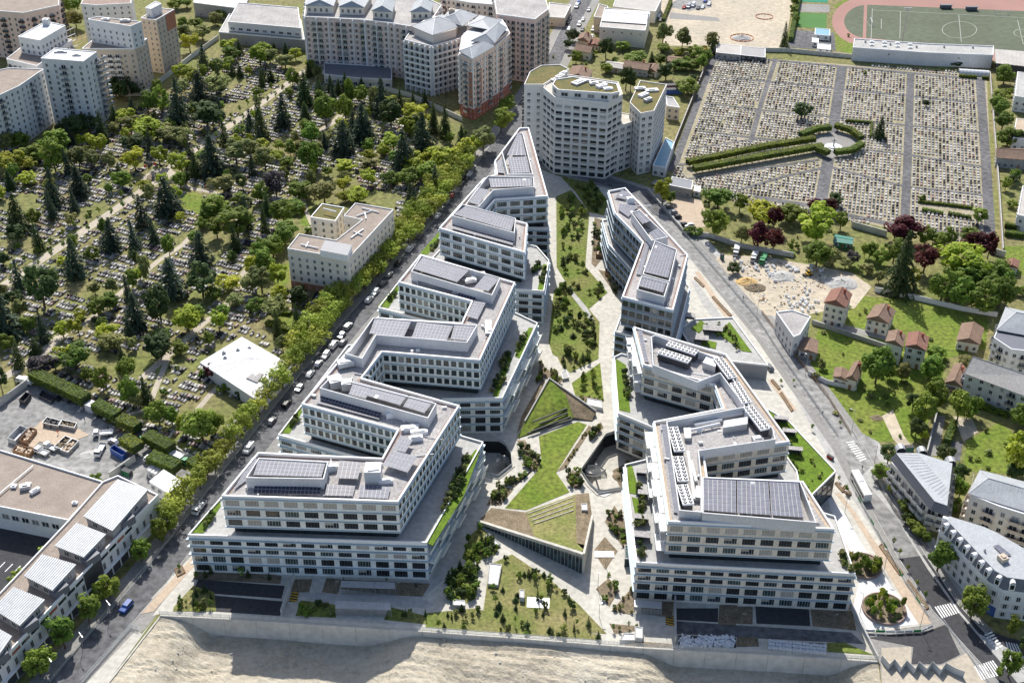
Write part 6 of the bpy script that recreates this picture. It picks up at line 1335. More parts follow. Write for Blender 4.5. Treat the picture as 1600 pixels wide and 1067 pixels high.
for (u0, v0, u1, v1, z0, z1) in [(833,659,886,638,2.6,2.4),(843,662,887,645,2.1,1.9),(830,674,892,651,1.5,1.3),(824,677,894,655,1.1,.9)]:
    b = MB(); b.bar(P3(u0,v0,z0), P3(u1,v1,z1), .28, 0, 4); b.build('seat_step', 'dark', rl)
gB = G(910,897); zB = zat(867, gB.y); B = Vector((gB.x, gB.y, zB)); A2 = P3(746,815,1.0); C2 = P3(925,806,1.4); D2 = P3(920,770,.35); E2 = P3(821,800,.35); F2 = P3(899,772,.5); K2 = B.lerp(C2, .25); F1 = P3(768,793,.35)
ts = thing('garden_pavilion', 'lower triangular pavilion with lawn roof and long glazed front', 'pavilion', (gB.x, gB.y, 0))
rl = skin(ts, 'roof_lawn', 'grass_dry', ccw3([E2.lerp(A2, .0), P3(835,838,3.4), B.lerp(A2, .06), K2.lerp(B, .5), P3(901,848,4.8), F2])); skin(ts, 'roof_planting', 'soil', ccw3([F2, P3(901,848,4.8), K2, C2, D2])); skin(ts, 'roof_bed', 'soil', ccw3([A2, P3(835,838,3.4), E2, F1]))
for i in range(4):
    b = MB(); b.bar(P3(823+4*i,803+5*i,.75+.5*i), P3(896,776+7*i,.8+.5*i), .16, 0, 4); b.build('stone_step', 'concrete', rl)
d = (B-A2); n_ = Vector((d.y, -d.x, 0)).normalized()
b = MB(); pts = [A2+n_*.4, B+n_*.4, B-n_*.5, A2-n_*.5]
for s in (1,):
    top = [p+Vector((0,0,.6)) for p in pts]; bot = [p-Vector((0,0,.45)) for p in pts]; b.poly(top); b.poly(bot[::-1])
    for i in range(4): b.poly([bot[i], bot[(i+1) % 4], top[(i+1) % 4], top[i]])
b.build('fascia', 'concrete', ts)
b = MB(); pts = [B+Vector((.45,0,0)), C2+Vector((.45,0,0)), C2-Vector((.2,0,0)), B-Vector((.2,0,0))]
top = [p+Vector((0,0,.6)) for p in pts]; bot = [Vector((p.x, p.y, 0)) for p in pts]; b.poly(top)
for i in range(4): b.poly([bot[i], bot[(i+1) % 4], top[(i+1) % 4], top[i]])
b.build('east_wall', 'concrete', ts)
N = 30
for i in range(4, N):
    p, q = A2.lerp(B, i/N), A2.lerp(B, (i+1)/N)
    for k, (za, zb) in enumerate(((.05, .5), (.5, 1.0))):
        b = MB(); z0, z1 = p.z*za, p.z*zb-.5*(k == 1); y0, y1 = q.z*za, q.z*zb-.5*(k == 1)
        if z1-z0 < .2: continue
        e = (q-p)*.06; b.poly([Vector((p.x+e.x, p.y+e.y, z0)), Vector((q.x-e.x, q.y-e.y, y0)), Vector((q.x-e.x, q.y-e.y, y1)), Vector((p.x+e.x, p.y+e.y, z1))]); b.build('pane', 'glass_teal' if R.random() < .6 else 'glass', ts)
    b = MB(); b.bar((p.x, p.y, 0), (p.x, p.y, p.z-.3), .07, 0, 4); b.build('mullion', 'galv', ts)
b = MB(); b.poly([Vector((A2.x, A2.y, 0))-n_*.1, Vector((B.x, B.y, 0))-n_*.1, B-n_*.1, A2-n_*.1]); b.build('glass_back', 'glass_core', ts)
# ------------------------------------------------------------------ spiral stairs and rails of the patios
def spiral(lab, u, v, r, turns):
    p = G(u, v, -2); t = thing('spiral_stair', lab, 'staircase', (p.x, p.y, -4.6)); n = 34
    b = MB(); b.bar((p.x, p.y, -4.6), (p.x, p.y, 1.2), .3, 0, 8); b.build('column', 'concrete_grey', t)
    b = MB(); rail = MB()
    for i in range(n):
        a0, a1 = turns*6.283*i/n, turns*6.283*(i+1)/n; z = -4.6+4.65*(i+1)/n
        q = lambda a, rr, zz: (p.x+rr*math.cos(a), p.y+rr*math.sin(a), zz)
        b.poly([q(a0, r*.45, z), q(a0, r, z), q(a1, r, z), q(a1, r*.45, z)]); b.poly([q(a0, r, z-.35), q(a1, r, z-.35), q(a1, r, z), q(a0, r, z)]); b.poly([q(a1, r*.45, z-.35), q(a0, r*.45, z-.35), q(a0, r*.45, z), q(a1, r*.45, z)])
        for rr in (r, r*.45): rail.poly([q(a0, rr, z), q(a1, rr, z+.13), q(a1, rr, z+1.13), q(a0, rr, z+1.0)])
    b.build('tread', 'concrete', t, 'stuff'); rail.build('balustrade', 'galv', t, 'stuff')
spiral('curving spiral stair down into the right-hand sunken patio', 931, 737, 3.6, .9); spiral('curving stair into the left-hand sunken patio', 788, 724, 3.2, .6)
for lab, poly in (('glass guard rail around the right-hand sunken patio', PATIO_E), ('glass guard rail around the left-hand sunken patio', PATIO_W)):
    t = thing('guard_rail', lab, 'railing', (*poly[0], 0)); n = len(poly)
    b = MB(); b.ring(offset(ccw(poly), .9), offset(ccw(poly), .1), .06, .3); b.build('kerb', 'concrete', t)
    for i in range(n):
        p, q = Vector((*poly[i], .3)), Vector((*poly[(i+1) % n], .3)); b = MB(); b.obox(p, q-p, (.05,0,0), (0,0,.9)); b.build('rail_panel', 'mesh_grey', t)
b = MB(); pp = ccw(PATIO_E); q = offset(pp, -1.2); sheet('patio_planting', W([(957,735),(985,720),(1000,750),(975,775)], -4.5), -4.5, 'soil')
# ------------------------------------------------------------------ retaining wall and its fence
t = thing('retaining_wall', 'long concrete retaining wall above the excavation', 'wall', (*WALL[0], 0))
for (p, q) in zip(WALL, WALL[1:]):
    p, q = Vector((*p, 0)), Vector((*q, 0)); L = (q-p).length; n = max(1, round(L/9)); d = (q-p)/n; e = Vector((d.y, -d.x, 0)).normalized()
    for i in range(n):
        b = MB(); o = p+d*(i+.004); o.z = -9; b.obox(o-e*.25, d*.992, e*.5, (0,0,9.35)); b.build('wall_panel', 'concrete_wall', t)
p, q = Vector((*PITW[0], -6)), Vector((*WALL[0], -6)); b = MB(); b.obox(p, q-p, (.45,0,0), (0,0,6.2)); b.build('side_wall', 'concrete', t)
def fence(lab, pts, h=1.8, step=2.3, m='mesh_grey', z0=0, rails=6, name='fence', group=None):
    pts = [Vector((p[0], p[1], z0)) for p in pts]; t = thing(name, lab, 'fence', tuple(pts[0]), group)
    pm = MB(); pm.box((0,0), .09, .09, 0, h); post = pm.mesh('post', [m])
    for p, q in zip(pts, pts[1:]):
        L = (q-p).length; n = max(1, round(L/step)); d = (q-p)/n; ang = math.atan2(d.y, d.x)
        bm_ = MB(); l = d.length
        for k in range(rails): bm_.box((l/2,0), l, .03, .12+(h-.2)*k/(rails-1), .12+(h-.2)*k/(rails-1)+.04)
        for k in range(1, int(l/.2)): bm_.box((k*.2,0), .05, .03, .12, h-.08)
        panel = bm_.mesh('fence_panel', [m])
        for i in range(n):
            put('post', post, t, None, p+d*i-pts[0]); put('fence_panel', panel, t, None, p+d*i-pts[0], ang)
    return t
fence('grey mesh fence on top of the retaining wall', WALL, 1.7, 2.4, z0=.35)
fence('mesh fence beside the left street above the white footway', W([(128,1067),(205,980),(218,985)]), 1.6, 2.6)
fence('thin rail fence between the street and left pavement', W([(78,1067),(160,965),(275,832)]), 1.0, 3, 'concrete', rails=3)
fence('mesh fence along the footpath on the east street', W([(1070,368),(1182,497),(1217,552),(1310,684)]), 1.4, 3, rails=4)
fence('garden fence along the lawns beside the footpath', W([(1190,490),(1238,552),(1292,620),(1330,682)]), 1.6, 3, 'wood', rails=4)
fence('post and rail fence beside the new road, bottom right', W([(1472,968),(1512,1022),(1545,1065)]), .9, 2.2, 'paint', rails=3)
fence('railing in front of the flats by the bus', W([(1362,745),(1398,800),(1444,858)]), 1.5, 3, 'dark', rails=4)
# walls
def wall(lab, px, h, m='concrete_wall', wd=.35, cap='trim_white', z0=0):
    pts = [G(*q) for q in px]; t = thing('boundary_wall', lab, 'wall', tuple(pts[0]))
    for p, q in zip(pts, pts[1:]):
        L = (q-p).length; n = max(1, round(L/4)); d = (q-p)/n; e = Vector((d.y, -d.x, 0)).normalized()
        for i in range(n):
            b = MB(); b.obox(p+d*i-e*(wd/2), d*.99, e*wd, (0,0,h)); b.obox(p+d*i-e*(wd/2+.06)+Vector((0,0,h)), d*.99, e*(wd+.12), (0,0,.12), 1); b.build('wall_bay', [m, 'concrete_grey'], t)
for lab, px, h, m in [('left boundary wall of the right cemetery along the overgrown gardens', [(1117,84),(1108,92),(1040,262)],2.2,'tile_red'),('top boundary wall of the right cemetery below the sports yard', [(1115,80),(1230,82),(1335,92)],2.2,'concrete_wall'),('right boundary wall of the right cemetery', [(1546,118),(1560,300),(1566,395)],2,'tan_path'),('lower boundary wall of the right cemetery', [(1330,355),(1385,370)],2.6,'concrete_wall'),('short wall at the bottom right of the right cemetery', [(1545,395),(1570,402)],2.5,'concrete_wall'),
  ('white garden wall below the dense clump of trees', [(1366,456),(1420,466),(1500,485),(1558,495)],2,'white_wall'),('boundary wall between car park and works yard', [(1065,365),(1110,372),(1160,388),(1240,402)],2,'concrete_wall'),('stone wall beside the east street above the works yard', [(1012,300),(1066,362)],1.6,'grey_wall'),('pale garden wall along the lane of houses', [(1268,506),(1310,520),(1385,545)],1.8,'grey_wall'),('green-grey wall of the cottage plot', [(1262,585),(1292,600),(1338,610)],1.6,'pale_grey'),('concrete drive wall beside the garden ramp', [(1447,712),(1463,648)],2.2,'concrete_wall'),('street wall of the left cemetery', [(318,742),(395,655),(470,560),(560,455),(650,350),(735,248)],1.8,'concrete_wall'),('cemetery wall below the pink apartment blocks', [(490,112),(560,132),(640,152),(722,190)],2.4,'cream'),('long cemetery wall below the towers and parking deck', [(225,150),(275,112),(300,92),(342,62)],2.5,'white_wall'),('left wall of the recycling yard', [(-20,650),(45,602)],2.6,'concrete_wall'),('low wall between yard and cabins', [(172,748),(212,720)],2.4,'concrete_wall'),('yard wall behind the refuse truck', [(225,680),(262,698),(310,725)],2,'concrete_wall'),('concrete ramp wall with ventilation beside the front service road', [(460,905),(440,962)],2.2,'concrete_wall'),('white ramp wall by the right service road', [(1054,922),(1055,1005)],2.4,'concrete_wall'),('wall of the white footway next to the plaza', [(1328,948),(1371,1032)],1.6,'concrete_wall')]: wall(lab, px, h, m)
# ------------------------------------------------------------------ vehicles
VM = {}
def carmesh(kind):
    if kind in VM: return VM[kind]
    P = {'car': (4.3,1.75,[(0,.3),(0,.75),(.15,.9),(1.1,1.0),(1.75,1.45),(3.35,1.48),(4.1,1.0),(4.3,.85),(4.3,.3)],[(1.2,1.0),(1.78,1.40),(3.3,1.42),(3.95,1.0)]),
         'suv': (4.5,1.85,[(0,.35),(0,.95),(.15,1.05),(1.2,1.12),(1.75,1.65),(4.2,1.68),(4.45,1.1),(4.5,.95),(4.5,.35)],[(1.3,1.13),(1.8,1.58),(4.15,1.6),(4.35,1.13)]),
         'van': (5.0,1.95,[(0,.35),(0,1.0),(.2,1.15),(.9,1.3),(1.5,1.98),(4.9,2.02),(5.0,1.9),(5.0,.35)],[(.95,1.3),(1.5,1.9),(2.4,1.92),(2.4,1.25)])}[kind]
    L, wd, prof, glass = P
    def ext(pr, w0, w1, z1):
        b = MB(); n = len(pr); h = lambda z: lerp(w0, w1, max(0, (z-1.0)/(z1-1.0)) if z1 > 1 else 0)
        l = [(x-L/2, -h(z)/2, z) for x, z in pr]; r = [(x-L/2, h(z)/2, z) for x, z in pr]
        b.poly(l); b.poly(r[::-1])
        for i in range(n): j = (i+1) % n; b.poly([l[i], r[i], r[j], l[j]])
        return b
    zt = max(z for x, z in prof); body = ext(prof, wd, wd*.8, zt); gl = ext([(x, z) for x, z in glass], wd+.03, wd*.8+.03, zt)
    g2 = MB(); (a, b0), (c, d0) = glass[0], glass[1]; ww = wd*.78/2           # windscreen and rear screen
    off = .03
    g2.poly([(a-L/2-off, -wd*.45, b0+off), (a-L/2-off, wd*.45, b0+off), (c-L/2-off, ww, d0+off), (c-L/2-off, -ww, d0+off)][::-1])
    if kind != 'van':
        (a, b0), (c, d0) = glass[3], glass[2]; g2.poly([(a-L/2+off, -wd*.45, b0+off), (a-L/2+off, wd*.45, b0+off), (c-L/2+off, ww, d0+off), (c-L/2+off, -ww, d0+off)])
    gl.v += []; k = len(gl.v); gl.v += g2.v; gl.f += [tuple(k+x for x in f) for f in g2.f]; gl.m += g2.m
    wh = MB(); wh.bar((0,-.11,0), (0,.11,0), .32, 0, 10); wh.f.append(tuple(range(9,-1,-1))); wh.m.append(0); wh.bar((0,-.13,0), (0,.13,0), .16, 1, 8); wh.f.append(tuple(range(27,19,-1))); wh.m.append(1)
    VM[kind] = (body, gl.mesh('windows', ['car_glass']), wh.mesh('wheel', ['tyre','car_silver']), L, wd, {}); return VM[kind]
def car(lab, u, v, ang, kind='car', col='car_white', group=None, p=None, cat=None):
    body, gl, wh, L, wd, cache = carmesh(kind); p = p or G(u, v, .07)
    if col not in cache: cache[col] = body.mesh('body', [col])
    t = thing('parked_car' if kind != 'van' else 'parked_van', lab, cat or ('van' if kind == 'van' else 'car'), tuple(p), group, ang)
    put('body', cache[col], t); put('windows', gl, t)
    for x in (-L*.31, L*.31):
        for y in (-wd*.44, wd*.44): put('wheel', wh, t, None, (x, y, .32))
    return t
COLN = {'car_white':'white','car_silver':'silver','car_grey':'dark grey','car_black':'black','car_blue':'blue','car_red':'red'}
def dirat(line, p):
    best = min(range(len(line)-1), key=lambda i: ((line[i]+line[i+1])/2-p).length); d = line[best+1]-line[best]; return math.atan2(d.y, d.x)
WC = [(389,703,'van','w'),(522,541,'van','w'),(536,537,'car','g'),(509,557,'suv','w'),(498,570,'car','s'),(448,633,'suv','k'),(544,512,'suv','s'),(534,526,'car','s'),(577,470,'suv','w'),(586,459,'suv','w'),(599,444,'car','g'),(608,431,'car','s'),(622,413,'car','k'),(640,391,'suv','w'),(655,372,'car','g'),(684,339,'car','w'),(690,328,'car','s'),(699,317,'van','s'),(706,308,'car','r'),(734,274,'car','w'),(721,289,'car','g'),(485,586,'car','w'),(728,282,'car','k'),(425,660,'car','g'),(468,608,'car','s')]
CC = {'w':'car_white','s':'car_silver','g':'car_grey','k':'car_black','r':'car_red','b':'car_blue'}
for i, (u, v, kd, c) in enumerate(sorted(WC, key=lambda q: -q[1])):
    p = G(u, v, .07); car('%s %s, %s vehicle up the west street kerb from the bottom' % (COLN[CC[c]], {'car':'car','suv':'estate car','van':'van'}[kd], nth(i)), u, v, dirat(WEST, p)+(math.pi if i % 3 else 0), kd, CC[c], 'vehicles parked along the west street')
car('dark blue car driving on the street at bottom left', 198, 950, dirat(WEST, G(198,950))+0, 'suv', 'car_blue')
FC = [(901,12,'van','w'),(904,6,'car','b'),(889,47,'car','w'),(887,37,'car','k'),(890,31,'car','g'),(920,17,'car','s'),(910,48,'car','g'),(911,32,'car','w'),(927,48,'van','w'),(925,59,'car','w'),(905,40,'van','w')]
for i, (u, v, kd, c) in enumerate(sorted(FC, key=lambda q: q[1])): car('%s %s, %s from the top on the far street' % (COLN[CC[c]], 'van' if kd == 'van' else 'car', nth(i)), u, v, dirat(WEST, G(u, v)), kd, CC[c], 'vehicles on the far street')
PC = [(1030,27,'car','w'),(1032,33,'car','g'),(1069,13,'car','r'),(1076,12,'van','s'),(1083,10,'van','w'),(1091,14,'car','g'),(1098,13,'car','w'),(1102,3,'car','b'),(1108,8,'car','w')]
for i, (u, v, kd, c) in enumerate(PC): car('%s %s, %s from the left in the far sandy parking lot' % (COLN[CC[c]], 'van' if kd == 'van' else 'car', nth(i)), u, v, 1.2, kd, CC[c], 'cars in the far parking lot')
for i, (u, v, c) in enumerate([(1042,325,'g'),(1051,334,'s'),(1057,341,'k'),(1067,353,'k'),(1077,354,'w')]): car('%s car, %s from the left in the cemetery gate car park' % (COLN[CC[c]], nth(i)), u, v, .25, 'car', CC[c], 'cars in the gate car park')
car('white van on the shaded street below the white residence', 937, 272, -.15, 'van', 'car_white'); car('dark car at the kerb beside the dark office podium garden', 1202, 576, dirat(EAST, G(1202,576)), 'car', 'car_grey'); car('silver car beside the caretaker lodge', 1026, 288, .5, 'car', 'car_silver'); car('grey car below the caretaker lodge wall', 1034, 287, .4, 'car', 'car_grey')
car('small silver car beside the clipped hedges in the yard', 178, 692, -.6, 'car', 'car_silver')
# bus
p = G(1344,765,.07); ang = dirat(EAST, p); t = thing('city_bus', 'white city bus with dark windows pulled up on the east street', 'bus', tuple(p), None, ang)
b = MB(); b.box((0,0), 12, 2.55, .35, 1.2); b.box((0,0), 12, 2.5, 2.35, 2.95); b.box((0,0), 11.9, 2.3, 2.95, 3.1); b.box((-1.5,0), 2.5, 1.6, 3.1, 3.3)
for x in (-5.9, -3.2, -.6, 2, 4.4, 5.9): b.box((x,0), .18, 2.52, 1.2, 2.35)
put('body', b.mesh('body', ['car_white']), t); b = MB(); b.box((0,0), 11.9, 2.46, 1.2, 2.35); put('windows', b.mesh('windows', ['car_glass']), t)
b = MB(); b.box((0,0), 12.04, 2.58, .5, .62); put('stripe', b.mesh('stripe', ['teal_roof']), t); wb = MB(); wb.bar((0,-.15,0), (0,.15,0), .48, 0, 12); wb.bar((0,.15,0), (0,.16,0), .48, 0, 12); wb.bar((0,-.15,0), (0,-.16,0), .48, 0, 12); wm = wb.mesh('wheel', ['tyre'])
for x in (-3.6, 3.4):
    for y in (-1.15, 1.15): put('wheel', wm, t, None, (x, y, .48))
# trucks
def truck(lab, u, v, ang, cab='car_white', bed='galv', L=6.5, boxh=0, z=.05, sign=1):
    p = G(u, v, z); t = thing('truck', lab, 'truck', tuple(p), None, ang); b = MB(); b.box((-L/2+.9,0), 1.8, 2.0, .5, 1.4); b.box((-L/2+1.1,0), 1.4, 1.9, 1.4, 2.2); put('cab', b.mesh('cab', [cab]), t)
    b = MB(); b.box((-L/2+1.0,0), 1.45, 1.94, 1.5, 2.0); b.poly([(-L/2+.36,-.85,1.5),(-L/2+.38,-.85,2.05),(-L/2+.38,.85,2.05),(-L/2+.36,.85,1.5)]); put('windscreen', b.mesh('windscreen', ['car_glass']), t)
    b = MB(); l = L-2.2
    if boxh: b.box((L/2-l/2,0), l, 2.2, .8, .8+boxh)
    else:
        b.box((L/2-l/2,0), l, 2.1, .8, .95)
        for y in (-1.02, 1.02): b.box((L/2-l/2,y), l, .06, .95, 1.4)
        for x in (L/2-l+.03, L/2-.03): b.box((x,0), .06, 2.1, .95, 1.45)
    put('load_bed', b.mesh('load_bed', [bed]), t)
    for x in (-L*.32, L*.3):
        for y in (-.95, .95): put('wheel', wm, t, None, (x, y, .45), 0, (.9,.9,.9))
for a in [('white flatbed truck with lattice sides below the clipped hedges',162,680,.15,'car_white','car_white',6.4,0),('white and green tipper parked nose down in the yard',157,706,1.5,'car_white','galv',6.2,0),('left white pickup beside the bales in the yard',66,709,-.5,'car_white','car_white',5.2,0),('right white pickup beside the bales in the yard',80,702,-.5,'car_white','galv',5.2,0),('white lorry parked behind the yard wall at far left',40,599,-.35,'car_white','car_white',6.5,1.6),('small green cab truck under the clipped hedges',222,686,2.2,'green_paint','dark',5.5,1.2),('refuse truck with green cab and white body by the yard exit',281,720,-.55+math.pi,'green_paint','car_white',7.5,1.7),('white truck behind the short hedge near the cabins',238,724,-.5,'car_white','car_white',5.5,1.2),('white tipper truck on the west street kerb beside the offices',312,796,dirat(WEST, G(312,796)),'car_white','galv',6,0),
  ('grey box lorry in the works yard, left one',1150,397,1.3,'galv','shutter',6,2.0),('pale box lorry in the works yard, middle one',1178,406,1.2,'galv','shutter',6,1.8),('green skip lorry in the works yard',1192,409,1.2,'green_paint','green_paint',6.5,1.6)]: truck(*a)
# skips and containers
def skip(lab, px, h, m='steel', fill_='wood', z=.04):
    q = ccw(W(px, z+h)); cx = sum(p[0] for p in q)/4; cy = sum(p[1] for p in q)/4; t = thing('skip', lab, 'skip', (cx, cy, z)); b = MB(); b.ring(q, offset(q, -.12), z, z+h); b.prism(offset(q, -.1), z, z+.1); b.build('box', m, t)
    b = MB(); r = random.Random(int(cx*10))
    if fill_:
        for i in range(26):
            s, e = r.random(), r.random(); pp = Vector(q[0]).lerp(Vector(q[1]), .1+.8*s).lerp(Vector(q[3]).lerp(Vector(q[2]), .1+.8*s), .1+.8*e); b.box(pp, r.uniform(.4,1.4), r.uniform(.3,.8), z+.1, z+h*r.uniform(.5,1.0), r.random()*3)
        b.build('rubble', fill_, t, 'stuff')
for a in [('dark open skip left of the pair above the tan slab',[(66,660),(91,665),(97,657),(73,651)],1.6,'steel','dark'),('open skip of rubble right of the pair above the tan slab',[(91,663),(116,668),(120,660),(96,655)],1.6,'steel','soil'),('grey tarpaulined skip left of the tan slab',[(11,684),(24,688),(43,668),(31,664)],2,'galv',None),('open skip of planks left of the tan slab',[(30,687),(40,691),(57,670),(47,667)],1.6,'wood','tan_path'),('upper open skip of rubble right of the tan slab',[(84,697),(95,701),(113,685),(102,680)],1.5,'steel','soil'),('lower open skip of rubble right of the tan slab',[(94,702),(106,706),(123,688),(112,684)],1.5,'steel','tan_path'),('dark empty skip by the yard entrance wall',[(29,624),(38,628),(48,615),(40,612)],1.8,'dark',None),('skip of bales at the foot of the tan slab',[(19,703),(45,710),(53,700),(27,694)],1.6,'wood','tan_path'),
  ('blue covered skip beside the tipper',[(171,700),(191,712),(197,706),(178,694)],2.2,'blue',None),('dark skip ramp below the long hedge',[(60,618),(80,628),(86,620),(66,609)],1,'dark',None),('long bed of spoil against the kerb fence by the bus',[(1315,762),(1325,775),(1331,770),(1320,757)],.5,'wood','soil')]: skip(*a)
for lab, u, v, l, wd, h, m, a in [('green glass recycling bank by the yard exit',199,741,3.2,1.6,1.7,'green_paint',-.5),('blue recycling bank by the yard exit',189,733,2.6,1.5,1.7,'bin_blue',-.5),('white kiosk between the clipped hedges',145,641,3.6,3,2.8,'white',-.5),('red stacked container behind the white residence',1046,140,9,2.6,2.6,'brick',.1),('blue stacked container behind the white residence',1052,146,9,2.6,2.4,'blue',.1),('green portable toilet in the works yard',1128,405,1.2,1.2,2.3,'teal_roof',.2),('red portable barrier box at the street kerb',1297,716,2.2,.8,1.0,'red',-.9),('green-blue refuse container by the garden gate',1420,703,2.6,1.4,1.5,'teal_roof',.1)]:
    p = G(u, v, .05); t = thing('container', lab, 'container', tuple(p)); b = MB(); b.box(p, l, wd, .05, h, a); b.build('box', m, t); b = MB(); b.box(p, l+.1, wd+.1, h, h+.12, a)
    for k in range(5): o = Vector((p.x+math.cos(a)*l*(k/4-.5), p.y+math.sin(a)*l*(k/4-.5))); b.box(o, .1, wd+.06, .05, h, a)
    b.build('lid_and_ribs', 'dark' if m != 'white' else 'galv', t)
# bags, bricks and rubble in the works yard and beside the front service road
bagm = MB()
for k, (s, z) in enumerate(((.42,0),(.5,.3),(.5,.65),(.36,.9))): pass
def bagmesh():
    b = MB(); rings = [(.40,0),(.5,.2),(.52,.6),(.44,.88),(.2,.95)]; n = 8
    for (r0, z0), (r1, z1) in zip(rings, rings[1:]):
        for i in range(n):
            a0, a1 = 6.2832*i/n, 6.2832*(i+1)/n; b.poly([(r0*math.cos(a0), r0*math.sin(a0), z0), (r0*math.cos(a1), r0*math.sin(a1), z0), (r1*math.cos(a1), r1*math.sin(a1), z1), (r1*math.cos(a0), r1*math.sin(a0), z1)])
    b.poly([(.2*math.cos(6.2832*i/n), .2*math.sin(6.2832*i/n), .95) for i in range(n)]); return b.mesh('bag_sack', ['bag'])
bm_ = bagmesh(); bmc = MB(); bmc.box((0,0), .5, .5, .93, 1.0); bmc_ = bmc.mesh('bag_neck', ['shutter'])
def bag(p, lab, grp): t = thing('bulk_bag', lab, 'bulk bag', tuple(p), grp, R.random(), (1.1,1.1,R.uniform(.85,1.15))); put('sack', bm_, t); put('neck', bmc_, t)
k = 0
for r in range(3):
    for i in range(17): p = G(1203+i*5.3+R.uniform(-.6,.6), 1003+i*.55+r*5.2, .07); k += 1; bag(p, '%s white bulk bag from the left, %s of the rows behind the retaining wall' % (nth(i), ['back','middle','front'][r]), 'bulk bags behind the retaining wall')
for zi, (px, n, lab) in enumerate((([(1144,402),(1160,410),(1163,428),(1150,424)],10,'beside the lorries in the works yard'),([(1176,412),(1186,416),(1186,424),(1176,420)],6,'below the pale lorry in the works yard'),([(1195,410),(1212,418),(1213,442),(1198,436)],16,'in the left heap of the works yard'),([(1222,412),(1250,418),(1248,428),(1224,422)],14,'in the upper heap of the works yard'),([(1265,415),(1288,420),(1285,428),(1266,424)],8,'beside the red plastic in the works yard'),([(1218,462),(1280,468),(1282,490),(1240,488)],34,'in the lower heap of the works yard'),([(1255,450),(1268,454),(1266,464),(1256,460)],5,'in the small heap of the works yard'))):
    poly = W(px); xs = [p[0] for p in poly]; ys = [p[1] for p in poly]; L = []
    while len(L) < n:
        p = (R.uniform(min(xs), max(xs)), R.uniform(min(ys), max(ys)))
        if inside(p, poly): L.append(p)
    L.sort()
    for i, p in enumerate(L): bag(Vector((*p, .03)), '%s white bulk bag from the left %s' % (nth(i), lab), 'bulk bags in the works yard')
def heap(lab, u, v, r, h, m, z=.0, n=14, seed=1, cat='spoil heap', name='spoil_heap'):
    p = G(u, v, z); rr = random.Random(seed); b = MB(); R_ = 7
    ring = lambda k: [(p.x+(r*(1-k/R_))*math.cos(6.2832*i/n)*(1+.2*rr.random()), p.y+(r*.8*(1-k/R_))*math.sin(6.2832*i/n)*(1+.2*rr.random()), z+h*(k/R_)**.8*(.85+.3*rr.random())) for i in range(n)]
    rs = [ring(k) for k in range(R_+1)]
    for a_, c_ in zip(rs, rs[1:]):
        for i in range(n): j = (i+1) % n; b.poly([a_[i], a_[j], c_[j], c_[i]])
    o = b.build(name, m); tag(o, lab, cat)
heap('yellow sand heap in the works yard',1167,441,4,1.8,'yellow_wall'); heap('brown earth heap in the works yard beside the street',1180,450,4,1.6,'soil'); heap('grey rubble heap in the middle of the works yard',1315,443,6,1.6,'concrete_grey'); heap('grey rubble heap at the left of the works yard',1222,432,5,1.3,'concrete_grey'); heap('dark sand heap ringed by orange fence on the sand lot',1159,60,5,1.6,'grey_wall'); heap('grey gravel heap beside the tipper in the yard',140,711,3,.6,'concrete_grey'); heap('earth mound inside the patio planting',975,745,3.4,1.3,'soil',-4.6); heap('small rubble heap on the dirt track lawn',1370,653,2,.6,'soil')
b = MB(); r = random.Random(4)
for i in range(240):
    q = G(1062+r.random()*84, 995+r.random()*16, .07); b.box(q, r.uniform(.3,1.6), r.uniform(.2,.7), .06, r.uniform(.2,1.0), r.random()*3)
o = b.build('rubble_pile', 'bag', None, 'stuff'); tag(o, 'loose pile of white sacks and boards beside the right service road', 'rubble')
b = MB(); r = random.Random(21); yp = W([(1135,402),(1200,405),(1330,430),(1345,452),(1325,475),(1280,470),(1240,490),(1200,485),(1170,455)]); k = 0
while k < 320:
    q = (r.uniform(60, 150), r.uniform(360, 440))
    if inside(q, yp): k += 1; b.box(q, r.uniform(.2,1.1), r.uniform(.15,.45), .02, r.uniform(.08,.4), r.random()*3, r.randrange(4))
tag(b.build('site_debris', ['bag', 'concrete_grey', 'wood', 'soil'], None, 'stuff'), 'scattered boards sacks and rubble across the works yard', 'debris')
# ------------------------------------------------------------------ shelters, lamps, flags, small equipment
def shelter(lab, px, h=2.6):
    q = ccw(W(px, h)); t = thing('bike_shelter', lab, 'bike shelter', (q[0][0], q[0][1], 0)); b = MB(); P = [Vector((*p, h)) for p in q]; n = 8
    for k in range(n): A, B_ = P[0].lerp(P[1], k/n), P[0].lerp(P[1], (k+.97)/n); D = P[3].lerp(P[2], k/n); s = MB(); s.obox(A, B_-A, D-A, (0,0,.12)); s.build('roof_sheet', 'galv', t)
    for k in range(n+1):
        for X, Y in ((P[0], P[1]), (P[3], P[2])):
            o = X.lerp(Y, k/n); s = MB(); s.bar((o.x, o.y, .05), (o.x, o.y, h), .06, 0, 4); s.build('post', 'galv', t)
    s = MB()
    for k in range(60): o = P[0].lerp(P[1], k/60); s.box(o, .04, .04, .1, h-.3)
    s.build('slatted_side', 'galv', t)
shelter('upper grey bike shelter beside the left offices', [(532,917),(618,920),(617,910),(533,907)]); shelter('lower grey bike shelter near the retaining wall', [(524,950),(611,953),(610,942),(523,938)]); shelter('grey bike shelter at the foot of the right offices', [(991,948),(1034,951),(1034,940),(991,937)])
